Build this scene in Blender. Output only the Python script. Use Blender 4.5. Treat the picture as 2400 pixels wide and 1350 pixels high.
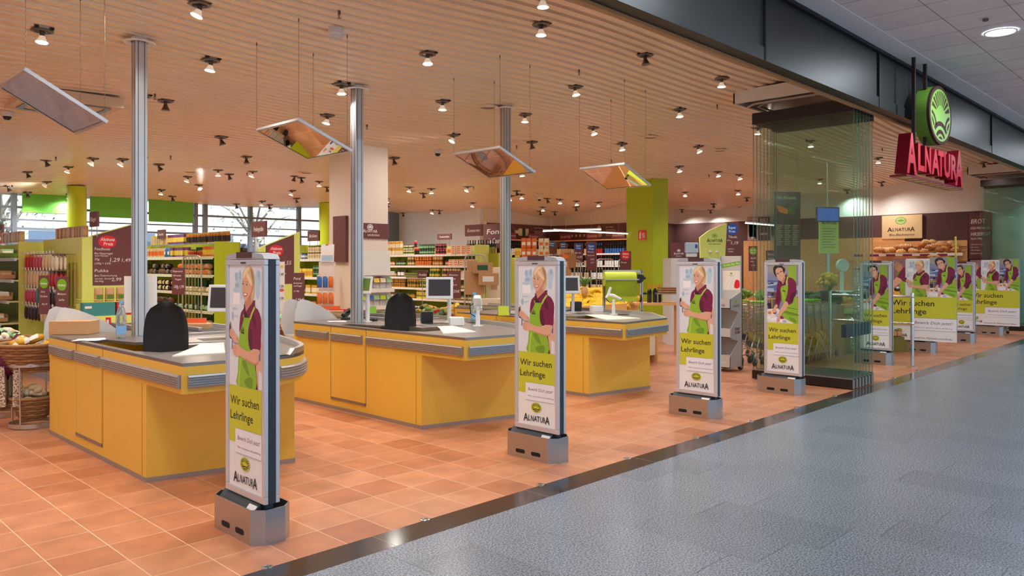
import bpy, math, random
import numpy as np
from mathutils import Vector, Matrix
R = random.Random(7)
SC = bpy.context.scene
COL = SC.collection
for _o in list(bpy.data.objects): bpy.data.objects.remove(_o)

# ------------------------------------------------------------------ camera
# world: X runs along the shop front, Y into the shop, Z up; the lens is at (0,0,1.55)
FPX, HOR, TH, EYE = 1813.0, 622.0, math.atan(1768/1813), 1.55
cd = bpy.data.cameras.new('camera'); cam = bpy.data.objects.new('camera', cd); COL.objects.link(cam)
cam.location = (0, 0, EYE)
cam.rotation_euler = (math.pi/2, 0, TH-math.pi/2)
cd.sensor_fit = 'HORIZONTAL'; cd.sensor_width = 36; cd.lens = 36*FPX/2400
cd.shift_y = -(675-HOR)/2400
cd.clip_start = .05; cd.clip_end = 500
SC.camera = cam

# ------------------------------------------------------------------ view, world, daylight
SC.view_settings.view_transform = 'Standard'; SC.view_settings.look = 'None'
SC.view_settings.gamma = 1; SC.view_settings.use_curve_mapping = False
SC.view_settings.exposure = 0.50
W = bpy.data.worlds.new('World'); SC.world = W; W.use_nodes = True
_bg = W.node_tree.nodes['Background']
_bg.inputs[0].default_value = (.80, .90, 1.0, 1); _bg.inputs[1].default_value = 0.74

sun = bpy.data.lights.new('sun','SUN'); sun.energy = 3.5; sun.angle = .02; sun.color = (1,.97,.93)
_s = bpy.data.objects.new('sun', sun); COL.objects.link(_s); _s.rotation_euler = (math.radians(42), 0, math.radians(12))
def area(name, loc, rot, sx, sy, power, col):
    l = bpy.data.lights.new(name, 'AREA'); l.shape = 'RECTANGLE'; l.size = sx; l.size_y = sy
    l.energy = power; l.color = col
    o = bpy.data.objects.new(name, l); COL.objects.link(o); o.location = loc; o.rotation_euler = rot
    return o

LAMP_W = 55.0          # power of one ceiling spotlight
LAMP_COL = (1.0, .94, .86)
# ------------------------------------------------------------------ helpers
_cs, _sn = math.cos(TH), math.sin(TH)
def ray(px, py):
    a = (px-1200)/FPX; b = (HOR-py)/FPX
    return (_cs+a*_sn, _sn-a*_cs, b)
def at(px, py, X=None, Y=None, Z=None):
    """the place a pixel of the photo shows, on a known plane"""
    r = ray(px, py)
    if X is not None: t = X/r[0]
    elif Y is not None: t = Y/r[1]
    else: t = (Z-EYE)/r[2]
    return Vector((r[0]*t, r[1]*t, EYE+r[2]*t))

def lin(c):
    return tuple((x/255/12.92 if x/255 <= .04045 else ((x/255+.055)/1.055)**2.4) for x in c)
MATS = {}
def mat(name, c=(200,200,200), rough=.5, metal=0., emit=0., trans=0., alpha=1., coat=0., bump=None, ior=1.45, spec=None):
    if name in MATS: return MATS[name]
    m = bpy.data.materials.new(name); m.use_nodes = True
    p = m.node_tree.nodes['Principled BSDF']
    k = lin(c)+(1,)
    p.inputs['Base Color'].default_value = k
    p.inputs['Roughness'].default_value = rough
    p.inputs['Metallic'].default_value = metal
    p.inputs['IOR'].default_value = ior
    if spec is not None: p.inputs['Specular IOR Level'].default_value = spec
    if emit: p.inputs['Emission Color'].default_value = k; p.inputs['Emission Strength'].default_value = emit
    if trans: p.inputs['Transmission Weight'].default_value = trans
    if coat: p.inputs['Coat Weight'].default_value = coat
    if alpha < 1: p.inputs['Alpha'].default_value = alpha
    if bump:
        sc, st = bump; nt = m.node_tree
        tc = nt.nodes.new('ShaderNodeTexCoord'); n = nt.nodes.new('ShaderNodeTexNoise'); b = nt.nodes.new('ShaderNodeBump')
        n.inputs['Scale'].default_value = sc; n.inputs['Detail'].default_value = 3
        b.inputs['Strength'].default_value = st; b.inputs['Distance'].default_value = .01
        nt.links.new(tc.outputs['Object'], n.inputs['Vector']); nt.links.new(n.outputs['Fac'], b.inputs['Height'])
        nt.links.new(b.outputs['Normal'], p.inputs['Normal'])
    MATS[name] = m
    return m

def noise_mat(name, c1, c2, scale=8, rough=.5, metal=0., stretch=(1,1,1), detail=3, lo=.35, hi=.65, coat=0.):
    if name in MATS: return MATS[name]
    m = mat(name, c1, rough, metal, coat=coat); nt = m.node_tree; p = nt.nodes['Principled BSDF']
    tc = nt.nodes.new('ShaderNodeTexCoord'); mp = nt.nodes.new('ShaderNodeMapping'); n = nt.nodes.new('ShaderNodeTexNoise'); r = nt.nodes.new('ShaderNodeValToRGB')
    mp.inputs['Scale'].default_value = stretch; n.inputs['Scale'].default_value = scale; n.inputs['Detail'].default_value = detail
    r.color_ramp.elements[0].position = lo; r.color_ramp.elements[1].position = hi
    r.color_ramp.elements[0].color = lin(c1)+(1,); r.color_ramp.elements[1].color = lin(c2)+(1,)
    L = nt.links.new
    L(tc.outputs['Object'], mp.inputs['Vector']); L(mp.outputs['Vector'], n.inputs['Vector']); L(n.outputs['Fac'], r.inputs['Fac']); L(r.outputs['Color'], p.inputs['Base Color'])
    return m

def crom(pts, n=5, closed=True):
    """smooth curve through 2-D points"""
    P = [np.array(p, float) for p in pts]; N = len(P); out = []
    for i in range(N if closed else N-1):
        p0, p1, p2, p3 = (P[(i-1) % N], P[i], P[(i+1) % N], P[(i+2) % N]) if closed else (P[max(i-1,0)], P[i], P[i+1], P[min(i+2,N-1)])
        for k in range(n):
            t = k/n
            out.append(tuple(.5*((2*p1)+(-p0+p2)*t+(2*p0-5*p1+4*p2-p3)*t*t+(-p0+3*p1-3*p2+p3)*t**3)))
    if not closed: out.append(tuple(P[-1]))
    return out

class B:
    """collects shapes; build() links them as ONE mesh object"""
    def __init__(s): s.v = []; s.f = []; s.mi = []; s.sm = []; s.mats = []; s.X = Matrix.Identity(4)
    def m(s, mt):
        if isinstance(mt, str): mt = MATS[mt]
        if mt not in s.mats: s.mats.append(mt)
        return s.mats.index(mt)
    def add(s, vs, fs, mt, smooth=False, X=None):
        b = len(s.v); k = s.m(mt); X = s.X if X is None else s.X @ X
        s.v += [tuple(X @ Vector(v)) for v in vs]
        for f in fs: s.f.append(tuple(b+i for i in f)); s.mi.append(k); s.sm.append(smooth)
        return s
    def box(s, x0, y0, z0, x1, y1, z1, mt, X=None):
        v = [(x0,y0,z0),(x1,y0,z0),(x1,y1,z0),(x0,y1,z0),(x0,y0,z1),(x1,y0,z1),(x1,y1,z1),(x0,y1,z1)]
        return s.add(v, [(0,3,2,1),(4,5,6,7),(0,1,5,4),(1,2,6,5),(2,3,7,6),(3,0,4,7)], mt, X=X)
    def cbox(s, c, d, mt, X=None):
        return s.box(c[0]-d[0]/2, c[1]-d[1]/2, c[2]-d[2]/2, c[0]+d[0]/2, c[1]+d[1]/2, c[2]+d[2]/2, mt, X)
    def prism(s, pts, z0, z1, mt, top=None, X=None, smooth=False):
        n = len(pts)
        a = sum(pts[i][0]*pts[(i+1)%n][1]-pts[(i+1)%n][0]*pts[i][1] for i in range(n))
        if a < 0: pts = pts[::-1]
        v = [(p[0],p[1],z0) for p in pts]+[(p[0],p[1],z1) for p in pts]
        s.add(v, [(i,(i+1)%n,n+(i+1)%n,n+i) for i in range(n)], mt, smooth, X)
        s.add([(p[0],p[1],z1) for p in pts], [tuple(range(n))], top or mt, X=X)
        s.add([(p[0],p[1],z0) for p in pts], [tuple(range(n))[::-1]], mt, X=X)
        return s
    def cyl(s, p0, p1, r, mt, n=12, r2=None, cap=True, smooth=True):
        p0 = Vector(p0); p1 = Vector(p1); d = (p1-p0)
        if d.length < 1e-9: return s
        q = d.to_track_quat('Z', 'Y').to_matrix(); r2 = r if r2 is None else r2
        a = [p0+q@Vector((r*math.cos(2*math.pi*i/n), r*math.sin(2*math.pi*i/n), 0)) for i in range(n)]
        b = [p1+q@Vector((r2*math.cos(2*math.pi*i/n), r2*math.sin(2*math.pi*i/n), 0)) for i in range(n)]
        s.add(a+b, [(i,(i+1)%n,n+(i+1)%n,n+i) for i in range(n)], mt, smooth)
        if cap: s.add(a, [tuple(range(n))[::-1]], mt); s.add(b, [tuple(range(n))], mt)
        return s
    def tube(s, path, r, mt, n=8, closed=False):
        P = [Vector(p) for p in path]; N = len(P); rings = []
        up = Vector((0,0,1)); pn = None
        for i in range(N):
            t = (P[(i+1)%N]-P[i-1]) if closed else (P[min(i+1,N-1)]-P[max(i-1,0)])
            t.normalize()
            if pn is None:
                pn = t.cross(up)
                if pn.length < 1e-3: pn = t.cross(Vector((1,0,0)))
            pn = (pn - t*pn.dot(t)); pn.normalize(); bn = t.cross(pn)
            rr = r[i] if isinstance(r, (list,tuple)) else r
            rings.append([P[i]+rr*(math.cos(2*math.pi*k/n)*pn+math.sin(2*math.pi*k/n)*bn) for k in range(n)])
        vs = [v for g in rings for v in g]; fs = []
        for i in range(N if closed else N-1):
            j = (i+1) % N
            for k in range(n): fs.append((i*n+k, i*n+(k+1)%n, j*n+(k+1)%n, j*n+k))
        s.add(vs, fs, mt, True)
        if not closed: s.add(rings[0], [tuple(range(n))[::-1]], mt); s.add(rings[-1], [tuple(range(n))], mt)
        return s
    def lathe(s, prof, n=16, c=(0,0,0), X=None, smooth=True):
        """prof: (radius, z, material of the band that ends here)"""
        for i in range(1, len(prof)):
            r0, z0 = prof[i-1][:2]; r1, z1, mt = prof[i]
            vs = [(c[0]+r*math.cos(2*math.pi*k/n), c[1]+r*math.sin(2*math.pi*k/n), c[2]+z) for r, z in ((r0,z0),(r1,z1)) for k in range(n)]
            s.add(vs, [(k,(k+1)%n,n+(k+1)%n,n+k) for k in range(n)], mt, smooth, X)
        return s
    def ball(s, c, r, mt, n=12, m=8, X=None):
        if not isinstance(r, (tuple,list)): r = (r,r,r)
        vs = [(c[0],c[1],c[2]-r[2])]; fs = []
        for j in range(1, m):
            a = -math.pi/2+math.pi*j/m
            vs += [(c[0]+r[0]*math.cos(a)*math.cos(2*math.pi*k/n), c[1]+r[1]*math.cos(a)*math.sin(2*math.pi*k/n), c[2]+r[2]*math.sin(a)) for k in range(n)]
        vs.append((c[0],c[1],c[2]+r[2]))
        for k in range(n):
            fs.append((0, 1+(k+1)%n, 1+k)); fs.append((len(vs)-1, len(vs)-1-n+k, len(vs)-1-n+(k+1)%n))
            for j in range(m-2): fs.append((1+j*n+k, 1+j*n+(k+1)%n, 1+(j+1)*n+(k+1)%n, 1+(j+1)*n+k))
        return s.add(vs, fs, mt, True, X)
    def poly(s, pts, mt, smooth=False): return s.add(pts, [tuple(range(len(pts)))], mt, smooth)
    def mesh(s, name):
        me = bpy.data.meshes.new(name); me.from_pydata(s.v, [], s.f)
        for m_ in s.mats: me.materials.append(m_)
        me.polygons.foreach_set('material_index', s.mi); me.polygons.foreach_set('use_smooth', s.sm)
        me.update(); return me
    def build(s, name, parent=None, loc=None, rot=None, bev=0, **props):
        o = bpy.data.objects.new(name, s.mesh(name)); COL.objects.link(o)
        if parent: o.parent = parent
        if loc is not None: o.location = loc
        if rot is not None: o.rotation_euler = rot
        for k, v in props.items():
            if v: o[k] = v
        if bev:
            b = o.modifiers.new('bevel', 'BEVEL'); b.width = bev; b.segments = 2; b.limit_method = 'ANGLE'; b.angle_limit = .7; b.harden_normals = False
        return o

def empty(name, loc, label, cat, group=None, rot=(0,0,0)):
    o = bpy.data.objects.new(name, None); COL.objects.link(o); o.location = loc; o.rotation_euler = rot
    o.empty_display_size = .1; o['label'] = label; o['category'] = cat
    if group: o['group'] = group
    return o
def tag(o, label, cat, group=None):
    o['label'] = label; o['category'] = cat
    if group: o['group'] = group
    return o
def struct(o): o['kind'] = 'structure'; return o
def kids(o): return [c for c in bpy.data.objects if c.parent == o]
def copy_tree(o, parent=None, _k=None):
    c = o.copy(); COL.objects.link(c); c.parent = parent
    for ch in (_k or kids(o)): copy_tree(ch, c)
    return c

# lettering: text turned into flat mesh outlines once per word
_TX = {}
def text_mesh(s, bold=0.):
    if (s, bold) in _TX: return _TX[(s, bold)]
    cu = bpy.data.curves.new('t', 'FONT'); cu.body = s; cu.size = 1; cu.offset = bold; cu.resolution_u = 2
    o = bpy.data.objects.new('t', cu); COL.objects.link(o); dg = bpy.context.evaluated_depsgraph_get()
    me = bpy.data.meshes.new_from_object(o.evaluated_get(dg))
    vs = [tuple(v.co)[:2] for v in me.vertices]; fs = [tuple(p.vertices) for p in me.polygons]
    bpy.data.objects.remove(o); bpy.data.curves.remove(cu); bpy.data.meshes.remove(me)
    _TX[(s, bold)] = (vs, fs); return vs, fs

class Art(B):
    """flat coloured shapes printed on a surface: origin O, right U, up V, out N"""
    def __init__(s, O, U, V, step=.00015):
        super().__init__(); s.O = Vector(O); s.U = Vector(U).normalized(); s.V = Vector(V).normalized(); s.N = s.U.cross(s.V); s.L = 1; s.step = step
    def p3(s, x, y, l): return s.O+s.U*x+s.V*y+s.N*(l*s.step)
    def shape(s, pts, mt, l=None, smooth=0):
        if smooth: pts = crom(pts, smooth)
        n = len(pts); a = sum(pts[i][0]*pts[(i+1)%n][1]-pts[(i+1)%n][0]*pts[i][1] for i in range(n))
        if a < 0: pts = pts[::-1]
        l = s.L if l is None else l; s.L += .25
        s.add([s.p3(p[0], p[1], l) for p in pts], [tuple(range(n))], mt); return s
    def rect(s, x0, y0, x1, y1, mt, l=None): return s.shape([(x0,y0),(x1,y0),(x1,y1),(x0,y1)], mt, l)
    def oval(s, x, y, rx, ry, mt, n=28, l=None): return s.shape([(x+rx*math.cos(2*math.pi*i/n), y+ry*math.sin(2*math.pi*i/n)) for i in range(n)], mt, l)
    def stroke(s, pts, w, mt, l=None, smooth=0):
        if smooth: pts = crom(pts, smooth, False)
        L_, R_ = [], []
        for i, p in enumerate(pts):
            a = pts[max(i-1,0)]; b = pts[min(i+1,len(pts)-1)]; dx, dy = b[0]-a[0], b[1]-a[1]; q = math.hypot(dx,dy) or 1
            L_.append((p[0]-dy/q*w/2, p[1]+dx/q*w/2)); R_.append((p[0]+dy/q*w/2, p[1]-dx/q*w/2))
        l = s.L if l is None else l; s.L += .25
        vs = [s.p3(p[0],p[1],l) for p in R_+L_]; n = len(pts)
        s.add(vs, [(i,i+1,n+i+1,n+i) for i in range(n-1)], mt); return s
    def text(s, t, x, y, h, mt, w=None, cond=1., shear=0., al='l', bold=0., rot=0., l=None):
        """h = cap height; w forces the width"""
        vs, fs = text_mesh(t, bold)
        if not vs: return s
        k = h/.729; x0 = min(v[0] for v in vs); x1 = max(v[0] for v in vs)
        kx = k*cond if w is None else w/(x1-x0); W_ = (x1-x0)*kx
        ox = {'l': 0, 'c': -W_/2, 'r': -W_}[al]; cr, sr = math.cos(rot), math.sin(rot)
        l = s.L if l is None else l; s.L += .25; P = []
        for v in vs:
            a = (v[0]-x0)*kx+ox+shear*v[1]*k; b = v[1]*k
            P.append(s.p3(x+a*cr-b*sr, y+a*sr+b*cr, l))
        s.add(P, fs, mt); return s

def logo_word(A, x, y, h, w, mt):
    """the shop's word mark: tall A at each end, small capitals between, centred on x, base line y"""
    k = w/3.95
    def cap(t, cx, cw, hh, dy=0, bold=.0): A.text(t, x-w/2+cx*k, y+dy, hh, mt, w=cw*k, bold=bold)
    cap('A', 0, .72, h, -.10*h, .012)
    xs = [('L',.76,.30),('N',1.16,.40),('A',1.61,.50),('T',2.08,.42),('U',2.58,.38),('R',3.04,.32)]
    for t, cx, cw in xs: cap(t, cx, cw, h*.72, 0, .012)
    cap('A', 3.33, .66, h, -.10*h, .012)

def logo_dark():
    """dark pieces of the round mark inside the unit disc: rays above, furrows below"""
    out = []
    c = (0, .0)
    for g, w in ((0,.030),(11,.031),(-11,.031),(22.5,.036),(-22.5,.036),(35,.044),(-35,.044),(50,.056),(-50,.056),(68,.070),(-68,.070)):
        th = math.radians(90-g)
        r0, r1 = (.36 if abs(g) < 60 else .44), .86
        d = (math.cos(th), math.sin(th)); q = (-d[1], d[0])
        P = []
        for r, ww in ((r0,w*.55),(r1,w*1.3)): P.append((c[0]+d[0]*r*1.02+q[0]*ww, c[1]+d[1]*r+q[1]*ww))
        for r, ww in ((r1,w*1.3),(r0,w*.55)): P.append((c[0]+d[0]*r*1.02-q[0]*ww, c[1]+d[1]*r-q[1]*ww))
        out.append([p if math.hypot(*p) < .86 else (p[0]*.86/math.hypot(*p), p[1]*.86/math.hypot(*p)) for p in P])
    def arc(cx, cy, ra, rb, a0, a1, n=10, lim=.86):
        o_ = [(cx+ra*math.cos(math.radians(a0+(a1-a0)*i/n)), cy+ra*math.sin(math.radians(a0+(a1-a0)*i/n))) for i in range(n+1)]
        i_ = [(cx+rb*math.cos(math.radians(a0+(a1-a0)*i/n)), cy+rb*math.sin(math.radians(a0+(a1-a0)*i/n))) for i in range(n+1)][::-1]
        P = o_+i_
        return [p if math.hypot(*p) < lim else (p[0]*lim/math.hypot(*p), p[1]*lim/math.hypot(*p)) for p in P]
    out.append(arc(-.02, -1.02, .80, .63, 38, 140)); out.append(arc(-.02, -1.02, .50, .35, 28, 150)); out.append(arc(-.02,-1.02,.26,.12,20,160))
    for sx in (-1, 1):
        for ra, rb in ((.62,.50),(.40,.29),(.19,.09)):
            P = arc(.98, -.52, ra, rb, 105, 168, 8, .86)
            out.append([(sx*p[0], p[1]) for p in P])
    return out
LOGO = logo_dark()
def logo_disc(A, x, y, rx, ry, base, dark):
    A.oval(x, y, rx, ry, base); l = A.L
    for P in LOGO: A.shape([(x+p[0]*rx, y+p[1]*ry) for p in P], dark, l)
def logo(A, x, y, w, base, dark, word=None):
    """oval mark above the word mark; (x,y) = base line centre, w = width of the word"""
    logo_disc(A, x, y+w*.40, w*.20, w*.145, base, dark); logo_word(A, x, y, w*.23, w, word or dark)

# plain colours used everywhere
mat('white_paint',(232,228,222),.5); mat('grey_metal',(168,170,174),.38,.6); mat('aluminium',(198,202,208),.34,.75)
mat('dark_grey',(58,62,68),.5); mat('black_plastic',(28,28,30),.42); mat('navy_grey',(52,60,72),.45)
mat('steel',(190,184,178),.32,.85); mat('steel_dark',(120,118,116),.35,.85); mat('chrome',(225,225,225),.12,1.)
mat('yellow',(226,180,70),.42); mat('brown_board',(112,64,66),.62); mat('brown_dark',(84,52,54),.6); mat('lime',(186,204,40),.5)
mat('lime_pale',(222,230,120),.5); mat('cardboard',(190,148,104),.8); mat('cardboard_dark',(160,118,78),.8); mat('chalk',(240,234,230),.8)
mat('ink',(44,34,32),.6); mat('paper',(236,232,230),.7); mat('red_sign',(226,36,46),.45); mat('blue_sign',(30,86,176),.45); mat('green_sign',(120,178,42),.5)
mat('plastic_grey',(206,208,210),.4); mat('plastic_light',(224,224,222),.4); mat('beech',(222,170,112),.45); mat('screen',(58,54,58),.16)
mat('magenta',(140,34,84),.6); mat('pale_green_shelf',(226,232,170),.45); mat('shelf_back',(168,176,52),.6); mat('price_strip',(240,240,232),.4)
# ------------------------------------------------------------------ ceiling height
CP = [(2.6,7.4,3.60),(4.95,7.4,3.63),(7.4,7.4,3.69),(14,7.6,3.66),(22.5,7.9,3.72),(22.5,10.9,3.54),(22.5,12.7,3.36),(22.5,14.2,3.45),(22.5,5.3,4.0),
      (6.9,9.8,3.42),(14.3,9.6,3.45),(3.2,13.2,3.30),(6.2,13.2,3.30),(9.5,13.2,3.31),(12.4,13.2,3.31),(18.3,16,3.05),(18.3,13.3,3.34),(15.3,16,3.16),
      (4,20,3.20),(9,20,3.17),(12,20,3.25),(15.3,20,3.24),(6,16,3.44),(10,16,3.44),(0,9.8,3.46),(-2,13,3.34),(-2,20,3.2),
      (-2,3.5,3.95),(2,3.5,3.95),(6,3.5,3.97),(10.4,3.6,3.98),(16,3.5,3.98),(24,3.5,4.02),(10.4,5.0,3.96),(0,5.2,3.85),(25,20,3.2),(20,18,3.1),(-2,7.4,3.6)]
_P = np.array(CP); _n = len(_P)
def _phi(r2): return r2*np.log(r2+1e-9)*.5
_A = np.zeros((_n+3,_n+3)); _d2 = ((_P[:,None,:2]-_P[None,:,:2])**2).sum(-1)
_A[:_n,:_n] = _phi(_d2)+np.eye(_n)*.15; _A[:_n,_n] = 1; _A[:_n,_n+1:] = _P[:,:2]; _A[_n:,:_n] = _A[:_n,_n:].T
_w = np.linalg.solve(_A, np.concatenate([_P[:,2],[0,0,0]]))
def zc(X, Y):
    r2 = (_P[:,0]-X)**2+(_P[:,1]-Y)**2
    z = float(_phi(r2)@_w[:_n]+_w[_n]+_w[_n+1]*X+_w[_n+2]*Y)
    return z+.040*math.sin(1.05*X-.95*Y)+.018*math.sin(1.9*Y+.6*X)
def on_ceiling(px, py, drop=0.):
    r = ray(px, py); t = 3.0; pt = t
    while t < 34:
        if EYE+r[2]*t >= zc(r[0]*t, r[1]*t)-drop: break
        pt = t; t += .05
    else: t = 33
    a, b = pt, t
    for _ in range(12):
        c = (a+b)/2
        if EYE+r[2]*c >= zc(r[0]*c, r[1]*c)-drop: b = c
        else: a = c
    return Vector((r[0]*b, r[1]*b, zc(r[0]*b, r[1]*b)))

# ------------------------------------------------------------------ floors
def grid_floor(name, c1, c2, c3, grout, rough, px, py, ox, oy, joint, shift=0., speck=None, spec=.5, bumpy=0.):
    m = bpy.data.materials.new(name); m.use_nodes = True; nt = m.node_tree; L = nt.links.new; p = nt.nodes['Principled BSDF']
    def N(t, **k):
        n = nt.nodes.new('ShaderNode'+t)
        for a, b in k.items(): setattr(n, a, b)
        return n
    def MA(op, a, b=None, c=None):
        n = N('Math', operation=op)
        for i, v in enumerate((a,b,c)):
            if v is None: continue
            if isinstance(v, (int,float)): n.inputs[i].default_value = v
            else: L(v, n.inputs[i])
        return n.outputs[0]
    tc = N('TexCoord'); sx = N('SeparateXYZ'); L(tc.outputs['Object'], sx.inputs[0])
    u = MA('DIVIDE', MA('SUBTRACT', sx.outputs[0], ox), px); iu = MA('FLOOR', u)
    v = MA('DIVIDE', MA('SUBTRACT', MA('ADD', sx.outputs[1], MA('MULTIPLY', iu, shift)), oy), py); iv = MA('FLOOR', v)
    fu = MA('FRACT', u); fv = MA('FRACT', v)
    du = MA('MULTIPLY', MA('MINIMUM', fu, MA('SUBTRACT', 1., fu)), px); dv = MA('MULTIPLY', MA('MINIMUM', fv, MA('SUBTRACT', 1., fv)), py)
    line = MA('LESS_THAN', MA('MINIMUM', du, dv), joint/2)
    cb = N('CombineXYZ'); L(iu, cb.inputs[0]); L(iv, cb.inputs[1])
    wn = N('TexWhiteNoise', noise_dimensions='2D'); L(cb.outputs[0], wn.inputs['Vector'])
    rp = N('ValToRGB'); e = rp.color_ramp.elements; e[0].color = lin(c1)+(1,); e[1].color = lin(c3)+(1,); k = e.new(.5); k.color = lin(c2)+(1,)
    L(wn.outputs['Value'], rp.inputs['Fac']); col = rp.outputs['Color']
    if speck:
        s1, s2, sc = speck
        no = N('TexNoise'); no.inputs['Scale'].default_value = sc; no.inputs['Detail'].default_value = 2; L(tc.outputs['Object'], no.inputs['Vector'])
        r2 = N('ValToRGB'); r2.color_ramp.elements[0].position = .38; r2.color_ramp.elements[1].position = .62
        r2.color_ramp.elements[0].color = lin(s1)+(1,); r2.color_ramp.elements[1].color = lin(s2)+(1,); L(no.outputs['Fac'], r2.inputs['Fac'])
        mx = N('MixRGB', blend_type='MULTIPLY'); mx.inputs[0].default_value = 1; L(col, mx.inputs[1]); L(r2.outputs['Color'], mx.inputs[2]); col = mx.outputs[0]
    else:
        no = N('TexNoise'); no.inputs['Scale'].default_value = 5; no.inputs['Detail'].default_value = 4; L(tc.outputs['Object'], no.inputs['Vector'])
        mx = N('MixRGB', blend_type='OVERLAY'); mx.inputs[0].default_value = .35; L(col, mx.inputs[1]); L(no.outputs['Fac'], mx.inputs[2]); col = mx.outputs[0]
    m2 = N('MixRGB'); L(line, m2.inputs[0]); L(col, m2.inputs[1]); m2.inputs[2].default_value = lin(grout)+(1,)
    L(m2.outputs[0], p.inputs['Base Color']); L(MA('ADD', MA('MULTIPLY', line, .3), rough), p.inputs['Roughness'])
    p.inputs['Specular IOR Level'].default_value = spec
    MATS[name] = m; return m
grid_floor('terracotta',(184,118,82),(194,130,94),(170,102,68),(220,184,152),.36,.3115,.3115,2.13,3.66,.005,spec=.5)
grid_floor('granite',(143,153,166),(149,159,172),(137,147,160),(70,74,80),.26,.4236,.797,3.777,1.902,.005,shift=.1585,speck=((150,154,160),(255,255,255),95.),spec=.5)
grid_floor('threshold_stone',(58,50,48),(54,48,47),(62,53,50),(120,112,106),.14,1.27,9.,1.34,0,.004,spec=.6)
grid_floor('mall_tiles',(232,226,230),(226,222,226),(236,230,234),(140,136,140),.8,.625,.625,8.14,3.17,.010,spec=.2)

b = B(); b.box(-3,3.66,-.1,26,20.2,0,'terracotta'); struct(b.build('floor_shop'))
b = B(); b.box(-8,-9,-.1,40,3.44,0,'granite'); struct(b.build('floor_mall'))
b = B(); b.box(-8,3.44,-.1,40,3.66,.001,'threshold_stone'); struct(b.build('floor_threshold'))
for X_ in (.93,1.965,3.004,4.054,5.091,6.13,7.16,8.2,9.25,11.3,12.3):
    b = B(); b.lathe([(.030,0,'chrome'),(.030,.004,'chrome'),(.022,.006,'chrome'),(.016,.003,'steel_dark'),(0,.003,'steel_dark')],16)
    tag(b.build('floor_socket', loc=(X_,3.67,.001)),'small round metal floor socket set along the tiled shop threshold','floor fitting','metal discs along the threshold')

# ------------------------------------------------------------------ corrugated ceiling
def ceiling_mat():
    m = noise_mat('ceiling_sheet',(236,212,182),(244,222,194),60,.36,.2)
    return m
ceiling_mat()
PIT = .143
def ceiling():
    b = B(); xs = np.arange(-3, 26.01, .5); ys = []; y = 3.63; prof = [(0,0),(.58,0),(.67,.034),(.92,.034)]
    while y < 20.3:
        for f, dz in prof: ys.append((y+f*PIT, dz))
        y += PIT
    vs = [(float(x), yy, zc(float(x), yy)+dz) for yy, dz in ys for x in xs]; n = len(xs); fs = []
    for j in range(len(ys)-1):
        for i in range(n-1): fs.append((j*n+i, (j+1)*n+i, (j+1)*n+i+1, j*n+i+1))
    b.add(vs, fs, 'ceiling_sheet')
    return struct(b.build('ceiling_shop'))
ceiling()
b = B(); b.box(-3,3.4,4.3,26,20.3,4.4,'dark_grey'); struct(b.build('ceiling_slab'))

# ------------------------------------------------------------------ walls
mat('wall_white',(236,232,228),.6); mat('wall_bluelit',(226,232,238),.6); mat('wall_cream',(232,218,202),.6); mat('wall_brown',(92,62,62),.6); mat('wall_brown2',(108,66,64),.6)
mat('frame_grey',(120,134,152),.45); mat('blind_green',(112,196,72),.6)
g = mat('window_glass',(255,255,255),.02,trans=1.,ior=1.01)
def wall(name, x0, y0, x1, y1, z0=0, z1=4.3, m='wall_white'):
    b = B(); b.box(min(x0,x1),min(y0,y1),z0,max(x0,x1),max(y0,y1),z1,m); return struct(b.build(name))
wall('wall_left',-3.1,3.5,-3,20.2)
wall('wall_left_wing',15.3,16.2,15.42,20.1,m='wall_bluelit')  # white wall; the bluish light from the windows is mixed into its colour
wall('wall_wine_back',15.42,16.06,18.42,16.2,m='wall_cream')
wall('wall_wine_side',18.3,12.9,18.42,16.06,m='wall_cream')
wall('wall_service',18.42,14.3,22.5,14.42,m='wall_cream')
wall('wall_right',22.5,3.5,22.62,14.42)
wall('wall_back_sill',-3,20.1,15.4,20.2,z1=.9,m='frame_grey')
# brown lower bands on the walls
b = B(); b.box(22.49,5.0,0,22.5,14.3,2.94,'wall_brown'); b.box(18.43,14.29,0,22.49,14.3,2.95,'wall_brown'); struct(b.build('wall_brown_band'))
# window wall: mullions, rails, glass
wx = [-2.0,.9,2.75,4.62,6.05,7.42,8.72,8.98,10.25,11.75,13.2,15.0]
b = B()
for x in wx: b.box(x-.05,20.04,.9,x+.05,20.16,3.4,'frame_grey')
for z, h_ in ((2.86,.05),(2.58,.03),(2.38,.05),(1.9,.05),(.9,.06)): b.box(-3,20.05,z-h_/2,15.3,20.14,z+h_/2,'frame_grey')
b.box(14.9,20.0,.9,15.3,20.2,3.4,'frame_grey')
w = b.build('window_1'); struct(w)
b = B(); b.box(-3,20.19,.9,15.3,20.195,3.4,'window_glass'); b.build('pane', w)
for x0, x1, zz, lb_ in ((4.75,5.95,2.75,'left of the lime column'),(6.15,7.35,2.72,'right of the lime column'),(7.5,8.62,2.66,'just right of the nearest post')):
    b = B(); b.box(x0,19.98,zz,x1,19.995,3.35,'blind_green'); b.cyl((x0,19.98,zz),(x1,19.98,zz),.014,'blind_green')
    tag(b.build('roller_blind'),'green roller blind in the rear shop window, '+lb_,'blind','green blinds at the rear window')
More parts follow.
